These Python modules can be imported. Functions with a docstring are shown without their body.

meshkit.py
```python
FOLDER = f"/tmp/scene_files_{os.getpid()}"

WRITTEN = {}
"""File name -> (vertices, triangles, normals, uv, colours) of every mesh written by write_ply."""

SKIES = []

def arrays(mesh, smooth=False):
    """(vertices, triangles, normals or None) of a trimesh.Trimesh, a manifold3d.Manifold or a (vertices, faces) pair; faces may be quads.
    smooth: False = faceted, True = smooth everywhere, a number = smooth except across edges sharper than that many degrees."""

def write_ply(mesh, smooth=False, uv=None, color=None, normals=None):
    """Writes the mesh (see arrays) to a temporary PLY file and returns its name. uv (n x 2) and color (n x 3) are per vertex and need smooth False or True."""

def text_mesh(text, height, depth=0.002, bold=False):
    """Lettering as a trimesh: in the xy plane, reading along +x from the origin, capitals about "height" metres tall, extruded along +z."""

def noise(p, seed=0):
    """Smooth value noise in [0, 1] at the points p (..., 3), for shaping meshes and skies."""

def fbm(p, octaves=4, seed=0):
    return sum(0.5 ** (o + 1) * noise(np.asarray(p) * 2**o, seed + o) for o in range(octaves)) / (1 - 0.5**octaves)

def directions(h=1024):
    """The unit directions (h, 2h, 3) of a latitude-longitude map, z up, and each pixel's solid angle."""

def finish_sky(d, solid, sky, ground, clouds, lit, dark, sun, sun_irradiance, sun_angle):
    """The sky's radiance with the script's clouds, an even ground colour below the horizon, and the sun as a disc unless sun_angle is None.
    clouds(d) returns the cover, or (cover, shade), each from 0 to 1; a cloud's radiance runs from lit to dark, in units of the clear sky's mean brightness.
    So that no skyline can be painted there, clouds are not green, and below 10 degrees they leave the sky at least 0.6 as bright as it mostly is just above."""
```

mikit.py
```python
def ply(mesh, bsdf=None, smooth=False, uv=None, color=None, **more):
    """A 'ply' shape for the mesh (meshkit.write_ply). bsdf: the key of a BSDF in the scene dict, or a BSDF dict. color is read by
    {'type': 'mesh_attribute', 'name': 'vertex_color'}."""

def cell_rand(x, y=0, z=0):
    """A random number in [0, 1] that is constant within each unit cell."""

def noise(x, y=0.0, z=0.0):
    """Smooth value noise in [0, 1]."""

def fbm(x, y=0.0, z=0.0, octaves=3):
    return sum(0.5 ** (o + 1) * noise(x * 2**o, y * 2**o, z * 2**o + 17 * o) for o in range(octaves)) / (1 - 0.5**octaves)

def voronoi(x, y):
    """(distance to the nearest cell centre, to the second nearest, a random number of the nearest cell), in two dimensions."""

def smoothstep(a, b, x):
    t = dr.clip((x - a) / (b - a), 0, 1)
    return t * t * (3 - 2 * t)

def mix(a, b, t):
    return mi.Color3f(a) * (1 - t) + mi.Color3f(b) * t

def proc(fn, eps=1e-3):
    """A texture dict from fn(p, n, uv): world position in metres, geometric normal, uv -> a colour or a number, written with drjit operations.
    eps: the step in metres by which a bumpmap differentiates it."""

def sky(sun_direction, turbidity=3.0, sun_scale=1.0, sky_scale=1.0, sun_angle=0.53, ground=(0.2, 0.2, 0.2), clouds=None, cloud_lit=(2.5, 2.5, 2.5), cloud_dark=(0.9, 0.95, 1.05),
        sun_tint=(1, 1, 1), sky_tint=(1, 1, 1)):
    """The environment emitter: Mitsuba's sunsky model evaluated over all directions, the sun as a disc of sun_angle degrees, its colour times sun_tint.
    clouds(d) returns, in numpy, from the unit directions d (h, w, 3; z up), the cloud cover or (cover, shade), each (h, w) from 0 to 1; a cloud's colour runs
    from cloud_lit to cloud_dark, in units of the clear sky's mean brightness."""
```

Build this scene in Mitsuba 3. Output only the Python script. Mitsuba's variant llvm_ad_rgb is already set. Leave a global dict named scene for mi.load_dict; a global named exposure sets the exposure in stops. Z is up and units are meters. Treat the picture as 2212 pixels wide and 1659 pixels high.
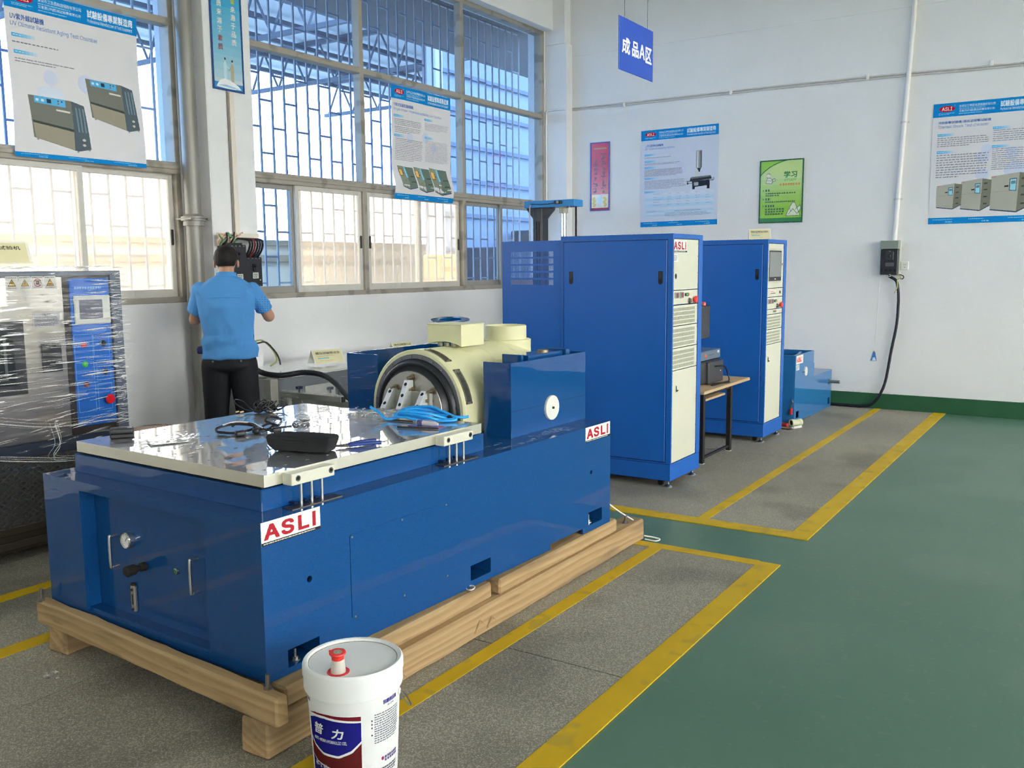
import glob, math, random
import numpy as np
import trimesh, shapely
import shapely.geometry as sg
from shapely import affinity
import manifold3d as m3
import drjit as dr
import mitsuba as mi
import mikit, meshkit
from mikit import proc, noise, voronoi, smoothstep, mix
def fbm(x, y=0.0, z=0.0, octaves=3): return mikit.fbm(x, y, z, min(octaves, 2))

T = mi.ScalarTransform4f
scene, labels = {}, {}
rng = random.Random(7)
NR = np.random.default_rng(7)

# ------------------------------------------------------------------ camera
EYE = np.array([0.0, 0.0, 1.55])
PITCH, YAW, ROLL = 0.12737, 0.57731, 0.00868
_f = np.array([-math.sin(YAW) * math.cos(PITCH), math.cos(YAW) * math.cos(PITCH), -math.sin(PITCH)])
_r = np.array([math.cos(YAW), math.sin(YAW), 0.0])
_d = np.cross(_f, _r)
_d2 = -math.sin(ROLL) * _r + math.cos(ROLL) * _d
scene['camera'] = {'type': 'perspective', 'fov': math.degrees(2 * math.atan(1106 / 1976.79)), 'fov_axis': 'x', 'near_clip': 0.05, 'far_clip': 500.0,
                   'to_world': T().look_at(origin=EYE.tolist(), target=(EYE + _f).tolist(), up=(-_d2).tolist())}
# ------------------------------------------------------------------ sky: an even bright overcast
scene['sky'] = mikit.sky((0.5, -0.45, 0.75), turbidity=5.0, sun_scale=0.0, sky_scale=1.0, ground=(0.32, 0.32, 0.30),
                         clouds=lambda d: (0.92 + 0.08 * meshkit.fbm(d * 4.0, 3), 0.25 + 0.35 * meshkit.fbm(d * 3.0 + 7.0, 3)),
                         cloud_lit=(1.75, 1.72, 1.66), cloud_dark=(1.05, 1.07, 1.1))
exposure = 5.9

# ------------------------------------------------------------------ helpers
def lin(c):
    c = np.asarray(c, float) / 255.0
    return np.where(c < 0.04045, c / 12.92, ((c + 0.055) / 1.055) ** 2.4)

def key_of(name, parent=None):
    base = f'{parent}__{name}' if parent else name
    if base not in USED:
        USED.add(base)
        return base
    n = COUNT.get(base, 0) + 1
    while f'{base}_{n:03d}' in USED:
        n += 1
    COUNT[base] = n
    k = f'{base}_{n:03d}'
    USED.add(k)
    return k
USED, COUNT = set(), {}

def tag(k, label=None, cat=None, group=None, kind=None):
    d = labels.setdefault(k, {})
    if label: d['label'] = label
    if cat: d['category'] = cat
    if group: d['group'] = group
    if kind: d['kind'] = kind
    return k

def thing(name, label, cat, group=None):
    return tag(key_of(name), label, cat, group)

def cat_mesh(ms):
    ms = [m for m in ms if m is not None]
    return ms[0] if len(ms) == 1 else trimesh.util.concatenate(ms)

def put(name, mesh, mat, parent=None, color=None, smooth=None, label=None):
    """one entry of the scene; color is sRGB 0-255 and goes into the vertices"""
    if isinstance(mesh, list):
        mesh = cat_mesh(mesh)
    if isinstance(mesh, m3.Manifold):
        q = mesh.to_mesh(); mesh = trimesh.Trimesh(np.array(q.vert_properties[:, :3]), np.array(q.tri_verts), process=False)
    k = key_of(name, parent)
    if smooth and smooth is not True:
        mesh = trimesh.graph.smooth_shade(mesh, angle=math.radians(smooth), facet_minarea=None)
    col = None
    if color is not None:
        col = np.asarray(color, float)
        col = lin(col if col.ndim == 2 else np.tile(col, (len(mesh.vertices), 1)))
    scene[k] = mikit.ply(mesh, mat, smooth=True if smooth else False, color=col)
    if label: tag(k, label)
    return k

def struct(name, mesh, mat, parent=None, color=None, smooth=None):
    k = put(name, mesh, mat, parent, color, smooth)
    if not parent: labels[k] = {'kind': 'structure'}
    return k

def xf(mesh, M):
    m = mesh.copy(); m.apply_transform(M); return m

def frame(o, ex, ey, ez=None):
    ex, ey = np.asarray(ex, float), np.asarray(ey, float)
    ez = np.cross(ex, ey) if ez is None else np.asarray(ez, float)
    M = np.eye(4); M[:3, 0], M[:3, 1], M[:3, 2], M[:3, 3] = ex, ey, ez, o
    return M

_BOXF = None
def box(x0, x1, y0, y1, z0, z1, b=0.0, M=None):
    lo, hi = np.minimum([x0, y0, z0], [x1, y1, z1]), np.maximum([x0, y0, z0], [x1, y1, z1])
    if b <= 0:
        m = trimesh.creation.box(bounds=[lo, hi])
    else:
        b = min(b, 0.45 * (hi - lo).min())
        pts = []
        for i in range(8):
            c = [(i >> k) & 1 for k in range(3)]
            for ax in range(3):
                p = [hi[k] - b if c[k] else lo[k] + b for k in range(3)]
                p[ax] = hi[ax] if c[ax] else lo[ax]
                pts.append(p)
        m = trimesh.convex.convex_hull(np.array(pts))
    return m if M is None else xf(m, M)

def rbox(x0, x1, y0, y1, z0, z1, r=0.01, M=None, n=8):
    """box with rounded edges: the hull of eight spheres"""
    s = m3.Manifold.sphere(r, n)
    parts = [s.translate([x, y, z]) for x in (x0 + r, x1 - r) for y in (y0 + r, y1 - r) for z in (z0 + r, z1 - r)]
    q = m3.Manifold.batch_hull(parts).to_mesh()
    m = trimesh.Trimesh(np.array(q.vert_properties[:, :3]), np.array(q.tri_verts), process=False)
    return m if M is None else xf(m, M)

def axes_of(d):
    d = np.asarray(d, float); d = d / np.linalg.norm(d)
    a = np.cross(d, [0, 0, 1.0] if abs(d[2]) < 0.9 else [1.0, 0, 0]); a /= np.linalg.norm(a)
    return a, np.cross(d, a), d

def lathe(profile, p0=(0, 0, 0), d=(0, 0, 1), n=32):
    """profile: (radius, height) pairs along the axis d from p0"""
    pr = np.asarray(profile, float)
    a, b, d = axes_of(d)
    ang = np.arange(n) * 2 * np.pi / n
    v = (np.asarray(p0, float) + pr[:, None, 1:2] * d + pr[:, None, 0:1] * (np.cos(ang)[None, :, None] * a + np.sin(ang)[None, :, None] * b)).reshape(-1, 3)
    i, j = np.meshgrid(np.arange(len(pr) - 1), np.arange(n), indexing='ij')
    q = np.stack([i * n + j, i * n + (j + 1) % n, (i + 1) * n + (j + 1) % n, (i + 1) * n + j], -1).reshape(-1, 4)
    f = np.vstack([q[:, [0, 1, 2]], q[:, [0, 2, 3]]])
    m = trimesh.Trimesh(v, f, process=False)
    m.merge_vertices(); m.update_faces(m.nondegenerate_faces())
    return m

def cyl(p0, p1, r, n=20, r1=None, b=0.0):
    p0, p1 = np.asarray(p0, float), np.asarray(p1, float)
    h = np.linalg.norm(p1 - p0); r1 = r if r1 is None else r1
    if b > 0:
        pr = [(0, 0), (r - b, 0), (r, b), (r1, h - b), (r1 - b, h), (0, h)]
    else:
        pr = [(0, 0), (r, 0), (r1, h), (0, h)]
    return lathe(pr, p0, p1 - p0, n)

def spline(pts, n=8):
    p = np.asarray(pts, float)
    if len(p) < 3: return p
    q = np.vstack([2 * p[0] - p[1], p, 2 * p[-1] - p[-2]])
    out = []
    for i in range(len(p) - 1):
        a, b, c, d = q[i:i + 4]
        for t in np.arange(n) / n:
            out.append(0.5 * ((2 * b) + (-a + c) * t + (2 * a - 5 * b + 4 * c - d) * t * t + (-a + 3 * b - 3 * c + d) * t ** 3))
    out.append(p[-1])
    return np.array(out)

def tube(pts, r, n=8, sm=6, flat=None):
    p = spline(pts, sm) if sm else np.asarray(pts, float)
    t = np.gradient(p, axis=0); t /= np.linalg.norm(t, axis=1, keepdims=True) + 1e-12
    a = np.cross(t[0], [0, 0, 1.0] if abs(t[0][2]) < 0.9 else [1.0, 0, 0]); a /= np.linalg.norm(a)
    A = []
    for k in range(len(p)):
        a = a - t[k] * (a @ t[k]); a /= np.linalg.norm(a) + 1e-12; A.append(a)
    A = np.array(A); B = np.cross(t, A); ang = np.arange(n) * 2 * np.pi / n
    rr = np.broadcast_to(r, (len(p),))[:, None, None]
    v = p[:, None] + rr * (np.cos(ang)[None, :, None] * A[:, None] + np.sin(ang)[None, :, None] * B[:, None])
    v = np.vstack([v.reshape(-1, 3), p[:1], p[-1:]])
    i, j = np.meshgrid(np.arange(len(p) - 1), np.arange(n), indexing='ij')
    q = np.stack([i * n + j, i * n + (j + 1) % n, (i + 1) * n + (j + 1) % n, (i + 1) * n + j], -1).reshape(-1, 4)
    L = len(p) * n; k = np.arange(n)
    f = np.vstack([q[:, [0, 1, 2]], q[:, [0, 2, 3]], np.stack([k * 0 + L, (k + 1) % n, k], 1), np.stack([k * 0 + L + 1, L - n + k, L - n + (k + 1) % n], 1)])
    return trimesh.Trimesh(v, f, process=False)

def extrude(poly, h, M=None):
    gs = [g for g in getattr(poly, 'geoms', [poly]) if g.geom_type == 'Polygon' and g.area > 1e-9]
    ms = [trimesh.creation.extrude_polygon(g, h, engine='earcut') for g in gs]
    if not ms: return None
    m = cat_mesh(ms)
    return m if M is None else xf(m, M)

def R(x0, y0, x1, y1): return sg.box(min(x0, x1), min(y0, y1), max(x0, x1), max(y0, y1))
def ell(x, y, a, b, n=24): return affinity.scale(sg.Point(x, y).buffer(1.0, n // 4), a, b)

def hull(pts, r, n=8):
    s = m3.Manifold.sphere(1.0, n)
    rr = np.broadcast_to(r, (len(pts),))
    return m3.Manifold.batch_hull([s.scale([float(q)] * 3).translate([float(c) for c in p]) for p, q in zip(pts, rr)])

def to_tri(man):
    q = man.to_mesh(); return trimesh.Trimesh(np.array(q.vert_properties[:, :3]), np.array(q.tri_verts), process=False)

# --- lettering
_FD = glob.glob('/opt/blender-*/*/datafiles/fonts')[0]
_FONT, _TXT = {}, {}
def text_poly(s, bold=0, font='cjk', size=72):
    from PIL import Image, ImageDraw, ImageFont
    k = (s, bold, font, size)
    if k in _TXT: return _TXT[k]
    fk = (font, size)
    if fk not in _FONT:
        _FONT[fk] = ImageFont.truetype(_FD + ('/Noto Sans CJK Regular.woff2' if font == 'cjk' else '/Inter.woff2'), size)
    ft = _FONT[fk]
    x0, y0, x1, y1 = ft.getbbox(s, anchor='ls', stroke_width=bold)
    im = Image.new('L', (x1 - x0 + 8, y1 - y0 + 8))
    ImageDraw.Draw(im).text((4 - x0, 4 - y0), s, 255, ft, anchor='ls', stroke_width=bold)
    on = np.pad(np.asarray(im) > 127, ((0, 0), (1, 1))).astype(np.int8)
    rows, starts = np.nonzero(np.diff(on, axis=1) == 1)
    ends = np.nonzero(np.diff(on, axis=1) == -1)[1]
    g = shapely.union_all(shapely.box(starts, -rows - 1, ends, -rows)).buffer(0.6).buffer(-0.6).simplify(0.8 if size >= 60 else 0.45)
    _TXT[k] = g
    return g

def fit(s, x0, y0, x1, y1, bold=0, font='cjk', size=72, slant=0.0):
    """the lettering scaled to fill a rectangle"""
    g = text_poly(s, bold, font, size)
    if slant: g = affinity.skew(g, xs=slant)
    a, b, c, d = g.bounds
    g = affinity.translate(g, -a, -b)
    return affinity.translate(affinity.scale(g, (x1 - x0) / (c - a), (y1 - y0) / (d - b), origin=(0, 0)), x0, y0)

def micro(x0, y0, x1, y1, rows, seed, fill=0.55, last=0.6, word=3.0):
    """rows of print too small to read: short dashes"""
    r = random.Random(seed); out = []
    ph = (y1 - y0) / rows
    for i in range(rows):
        y = y1 - (i + 0.5) * ph; x = x0; xe = x0 + (x1 - x0) * (r.uniform(last, 1.0) if i == rows - 1 else r.uniform(0.93, 1.0))
        while x < xe:
            w = ph * r.uniform(0.7, word)
            out.append(R(x, y - ph * fill / 2, min(x + w, xe), y + ph * fill / 2)); x += w + ph * r.uniform(0.2, 0.5)
    return sg.MultiPolygon(out)

class Plane:
    """a flat or gently curved sheet that prints lie on: o + s*ex + t*ey, plus bend(s, t) along the normal"""
    def __init__(self, o, ex, ey, bend=None):
        self.M = frame(o, ex, ey); self.bend = bend
    def mesh(self, poly, layer, h=0.0006, sub=None):
        m = extrude(poly, h)
        if m is None: return None
        if self.bend is not None:
            if sub: 
                v, f = trimesh.remesh.subdivide_to_size(m.vertices, m.faces, sub); m = trimesh.Trimesh(v, f, process=False)
            v = np.array(m.vertices); v[:, 2] += layer + self.bend(v[:, 0], v[:, 1]); m.vertices = v
        else:
            m.apply_translation([0, 0, layer])
        return xf(m, self.M)
    def put(self, name, poly, color, parent, layer=0.0012, mat='paper', h=0.0005, sub=0.05, label=None):
        m = self.mesh(poly, layer, h, sub)
        return put(name, m, mat, parent, color, label=label) if m is not None else None

# ------------------------------------------------------------------ materials
def bsdf(k, **d): scene[k] = d
VC = {'type': 'mesh_attribute', 'name': 'vertex_color'}
def two(**d): return {'type': 'twosided', 'bsdf': d}
scene['paper'] = two(type='diffuse', reflectance=VC)
scene['matte'] = two(type='principled', base_color=VC, roughness=0.7, specular=0.3)
scene['satin'] = two(type='principled', base_color=VC, roughness=0.38, specular=0.45)
scene['gloss'] = two(type='principled', base_color=VC, roughness=0.16, specular=0.5)
scene['steel'] = two(type='blendbsdf', weight=0.35, a={'type': 'conductor', 'material': 'none', 'specular_reflectance': VC}, b={'type': 'principled', 'base_color': VC, 'roughness': 0.45, 'metallic': 1.0})
scene['brushed'] = two(type='principled', base_color=VC, roughness=0.42, metallic=1.0)
scene['tinted_glass'] = {'type': 'thindielectric', 'int_ior': 1.5, 'specular_transmittance': {'type': 'rgb', 'value': [0.32, 0.56, 0.97]}}
scene['clear_glass'] = {'type': 'thindielectric', 'int_ior': 1.5, 'specular_transmittance': {'type': 'rgb', 'value': [0.93, 0.91, 0.87]}}
scene['film'] = {'type': 'thindielectric', 'int_ior': 1.5, 'specular_transmittance': {'type': 'rgb', 'value': [0.97, 0.97, 0.98]}}
def _wall(p, n, uv):
    a = fbm(p.x * 1.3, p.y * 1.3, p.z * 1.3, 3); b = noise(p.x * 60, p.y * 60, p.z * 60)
    return mix((0.74, 0.735, 0.72), (0.82, 0.815, 0.80), a * 0.8 + b * 0.2)
scene['wall_paint'] = two(type='diffuse', reflectance=proc(_wall))
def _green(p, n, uv):
    a = fbm(p.x * 1.7, p.y * 1.7, 0.3, 3); s = smoothstep(0.60, 0.75, fbm(p.x * 1.6 + 9, p.y * 1.6, 1.7, 4)); d = smoothstep(0.86, 0.90, noise(p.x * 38, p.y * 38, 3.0))
    q = p.x * 0.8 + p.y * 0.6; w = p.y * 0.8 - p.x * 0.6
    sc = smoothstep(0.965, 0.985, noise(q * 2.2 + 4, w * 60, 5.0)) * smoothstep(0.55, 0.7, noise(q * 1.3, w * 1.3, 9.0))
    return mix(mix((0.068, 0.150, 0.102), (0.092, 0.182, 0.128), a), (0.15, 0.21, 0.165), s * 0.25 + d * 0.22 + sc * 0.4)
def _green_r(p, n, uv): return 0.30 + 0.25 * fbm(p.x * 3, p.y * 3, 5.0, 3)
scene['floor_green'] = two(type='principled', base_color=proc(_green), roughness=0.42, specular=0.4)
def _terr(p, n, uv):
    d, d2, c = voronoi(p.x * 215, p.y * 215)
    e = smoothstep(0.02, 0.3, d2 - d)
    a = fbm(p.x * 1.1, p.y * 1.1, 0.0, 3); s = smoothstep(0.55, 0.8, fbm(p.x * 2.6, p.y * 2.6, 4.0, 3))
    st = mix((0.115, 0.106, 0.082), (0.43, 0.395, 0.315), c * c * 0.85 + 0.08)
    base = mix((0.165, 0.152, 0.120), st, e * 0.8)
    return base * (1.15 + 0.55 * a) * (1.0 - 0.25 * s)
scene['terrazzo'] = two(type='principled', base_color=proc(_terr), roughness=0.6, specular=0.22)
def _yel(p, n, uv):
    a = fbm(p.x * 6, p.y * 6, 0.0, 3); s = smoothstep(0.66, 0.80, fbm(p.x * 14, p.y * 14, 2.0, 3))
    return mix(mix((0.52, 0.325, 0.008), (0.62, 0.40, 0.012), a), (0.30, 0.25, 0.06), s * 0.35)
scene['line_yellow'] = two(type='principled', base_color=proc(_yel), roughness=0.55, specular=0.22)
def _pine(x, y, z):
    """grain along y"""
    q = x * 13 + z * 26 + 2.6 * fbm(x * 3.0, y * 0.9, z * 6, 3) + y * 0.5
    f = q - dr.floor(q); g = smoothstep(0.0, 0.75, f) * (1 - smoothstep(0.85, 1.0, f))
    k = fbm(x * 95, y * 5, z * 95, 3); dk = smoothstep(0.52, 0.74, fbm(x * 5, y * 2.6, z * 10 + 3, 4)); sp = smoothstep(0.80, 0.90, noise(x * 42, y * 7, z * 42))
    c = mix((0.46, 0.33, 0.175), (0.30, 0.185, 0.083), g * 0.45 + k * 0.5)
    return mix(mix(c, (0.14, 0.10, 0.060), dk * 0.5), (0.12, 0.08, 0.045), sp * 0.22)
def _wood(p, n, uv): return _pine(p.x, p.y, p.z)
def _wood2(p, n, uv): return _pine(p.y, p.x, p.z)
def _wh(p, n, uv): return 0.0006 * fbm(p.x * 120, p.y * 8, p.z * 120, 3) + 0.0012 * fbm(p.x * 25, p.y * 6, p.z * 25, 2)
def _wh2(p, n, uv): return 0.0006 * fbm(p.y * 120, p.x * 8, p.z * 120, 3) + 0.0012 * fbm(p.y * 25, p.x * 6, p.z * 25, 2)
for k_, c_, h_ in (('pine_wood', _wood, _wh), ('pine_beam', _wood2, _wh2)):
    scene[k_] = two(type='principled', base_color=proc(c_), roughness=0.8, specular=0.2)
def _bm(p, n, uv):
    a = noise(p.x * 230, p.y * 230, p.z * 230)
    c = mix((0.005, 0.059, 0.196), (0.008, 0.072, 0.230), a)
    dx, dy = p.x - MOX, p.y - MOY                      # chalky scuffs left on the top edge beside the right tower
    u, v = dx * MUX + dy * MUY, dy * MUX - dx * MUY
    on = dr.select((p.z > 0.738) & (p.z < 0.748), 1.0, 0.0) * smoothstep(1.34, 1.44, u) * (1 - smoothstep(1.95, 2.06, u)) * smoothstep(0.02, 0.05, v) * (1 - smoothstep(0.12, 0.15, v))
    k = smoothstep(0.50, 0.62, fbm(u * 9, v * 22, 3.0, 3)) * smoothstep(0.3, 0.75, fbm(u * 90, v * 90, 1.0, 3))
    return mix(c, (0.50, 0.54, 0.60), on * k * 0.6)
MOX, MOY, MUX, MUY = -2.2332, 1.9437, math.sin(0.03306), math.cos(0.03306)
def _peel(p, n, uv): return 0.0004 * noise(p.x * 11, p.y * 11, p.z * 11)
scene['machine_blue'] = two(type='bumpmap', height=proc(_peel), scale=1.0, bsdf={'type': 'plastic', 'diffuse_reflectance': proc(_bm), 'int_ior': 1.5})
def _bc(p, n, uv):
    a = noise(p.x * 260, p.y * 260, p.z * 260)
    return mix((0.006, 0.098, 0.40), (0.009, 0.116, 0.46), a)
scene['cabinet_blue'] = two(type='principled', base_color=proc(_bc), roughness=0.36, specular=0.5)
def _al(p, n, uv):
    q = p.x * 9.2 + 0.02 * p.y; b = cell_band(q); k = fbm(p.x * 160, p.y * 4, 0.0, 2)
    return 0.10 + 0.07 * b + 0.05 * k
def _alh(p, n, uv):
    q = p.x * 9.2 + 0.25 * (p.y - 2.0); f = q - dr.floor(q)
    return (0.0034 * (cell_band(q) - 0.5) * f + 0.00022 * fbm(p.x * 16, p.y * 2.4, 1.0, 3)) * 1.0
def cell_band(q): return mikit.cell_rand(q, 3.0, 7.0)
_bump = lambda d: {'type': 'bumpmap', 'height': proc(_alh, eps=0.002), 'scale': 1.0, 'bsdf': d}
scene['plate_aluminium'] = two(type='blendbsdf', weight=0.30, a=_bump({'type': 'conductor', 'material': 'none', 'specular_reflectance': {'type': 'rgb', 'value': [0.90, 0.90, 0.90]}}),
                               b={'type': 'principled', 'base_color': {'type': 'rgb', 'value': [0.86, 0.86, 0.86]}, 'metallic': 1.0, 'roughness': 0.42})

# ================================================================== the hall
YB, XW, CEIL = 10.30, -6.15, 5.6
struct('floor', box(-6.3, 9.2, -8.2, 10.5, -0.2, 0.0), 'floor_green')
struct('ceiling', box(-6.3, 9.2, -8.2, 10.5, CEIL, CEIL + 0.15), 'wall_paint')
struct('wall_left', [box(-6.32, -6.08, -8.2, YB, 0, 1.295), box(-6.32, -6.08, -8.2, 1.4, 1.295, CEIL), box(-6.32, -6.08, 4.675, 5.29, 1.295, CEIL),
                     box(-6.32, -6.08, 10.135, YB, 1.295, CEIL), box(-6.32, -6.08, 1.4, 4.675, 4.44, CEIL), box(-6.32, -6.08, 5.29, 10.135, 4.44, CEIL)], 'wall_paint')
put('pilaster', box(-6.10, -5.9, 4.80, 5.255, 0, CEIL, 0.006), 'wall_paint', 'wall_left')
put('beam', [box(-6.08, -5.965, 5.255, 10.16, 4.44, CEIL, 0.006), box(-6.08, -5.965, -8, 4.585, 4.44, CEIL, 0.006)], 'wall_paint', 'wall_left')
struct('wall_back', [box(-6.32, 9.2, YB, YB + 0.2, 0, CEIL)], 'wall_paint')
put('pilaster', [box(-6.08, -5.775, 10.16, YB + 0.01, 0, 4.27, 0.006), box(-6.08, -5.80, 10.16, YB + 0.01, 4.27, CEIL, 0.004)], 'wall_paint', 'wall_back')
put('beam', box(-5.775, 9.0, 10.2965, YB + 0.01, 4.12, CEIL, 0.004), 'wall_paint', 'wall_back')
# unseen right wall with windows, front wall with one high opening, sized for light
def holed(x0, x1, z0, z1, holes):
    return sg.box(x0, z0, x1, z1).difference(shapely.union_all([sg.box(*h) for h in holes]))
wr = holed(-8.2, 10.5, 0, CEIL, [(-6.0, 2.6, -2.4, 4.9), (-1.4, 0.9, 2.0, 5.0), (2.6, 0.9, 6.0, 5.0), (6.6, 0.9, 9.9, 5.0)])
struct('wall_right', extrude(wr, 0.2, frame((9.0, 0, 0), (0, 1, 0), (0, 0, 1))), 'wall_paint')
wf = holed(-6.3, 9.2, 0, CEIL, [(2.5, 3.6, 8.0, 5.0)])
struct('wall_front', extrude(wf, 0.2, frame((0, -8.0, 0), (1, 0, 0), (0, 0, 1))), 'wall_paint')
def _bb(p, n, uv):
    return mix((0.018, 0.085, 0.035), (0.030, 0.120, 0.055), fbm(p.x * 4, p.z * 4, 0.0, 3))
scene['baseboard_green'] = two(type='principled', base_color=proc(_bb), roughness=0.5, specular=0.3)
struct('baseboard_back', box(-5.77, 9.0, YB - 0.014, YB + 0.005, 0, 0.168, 0.003), 'baseboard_green')

# floor: terrazzo bays of slabs with thin joints, ringed by painted lines
def bay(xs, ys):
    for i in range(len(xs) - 1):
        for j in range(len(ys) - 1):
            put('terrazzo_slab', box(xs[i] + 0.003, xs[i + 1] - 0.003, ys[j] + 0.003, ys[j + 1] - 0.003, -0.004, 0.0035), 'terrazzo', 'floor')
put('joint_bed', [box(-6.08, -1.45, -6.0, 4.535, -0.004, 0.0012), box(-6.08, -1.455, 5.225, YB, -0.004, 0.0012)], 'matte', 'floor', (48, 46, 42))
bay([-6.08, -4.85, -3.176, -1.452], [-6.0, -3.1, -0.1, 2.985, 4.535])
bay([-6.08, -4.85, -3.176, -1.458], [5.225, 7.3, 10.285])
LN = 0.0055
for q in ((-1.456, -1.343, -6.0, 4.600), (-6.05, -1.456, 4.532, 4.612), (-2.052, -1.979, -6.0, 4.534), (-3.745, -3.650, -6.0, 4.534), (-4.375, -4.285, -6.0, 4.534),
          (-1.462, -1.345, 5.108, YB - 0.014), (-6.05, -1.462, 5.112, 5.232), (-2.048, -1.978, 5.23, YB - 0.014)):
    put('painted_line', box(q[0], q[1], q[2], q[3], 0.0005, LN), 'line_yellow', 'floor')

# ------------------------------------------------------------------ windows
ALU, ALU_D, ALU_L = (178, 168, 148), (120, 112, 98), (205, 204, 200)
def _alu(p, n, uv):
    d = fbm(p.x * 9, p.y * 9, p.z * 9, 3); s = smoothstep(0.56, 0.72, d)
    return mix((0.36, 0.325, 0.265), (0.17, 0.15, 0.115), s * 0.55)
scene['frame_aluminium'] = two(type='principled', base_color=proc(_alu), roughness=0.5, metallic=0.15)
def _dust(p, n, uv):
    return 0.22 + 0.20 * fbm(p.y * 2.5, p.z * 1.6, 0.0, 3) 
scene['window_dust'] = {'type': 'mask', 'opacity': proc(_dust), 'bsdf': {'type': 'principledthin', 'base_color': {'type': 'rgb', 'value': [0.86, 0.82, 0.74]}, 'diff_trans': 1.6, 'roughness': 0.8, 'spec_trans': 0.0, 'eta': 1.5}}
WZ = (1.295, 2.335, 3.41, 4.44)
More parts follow.
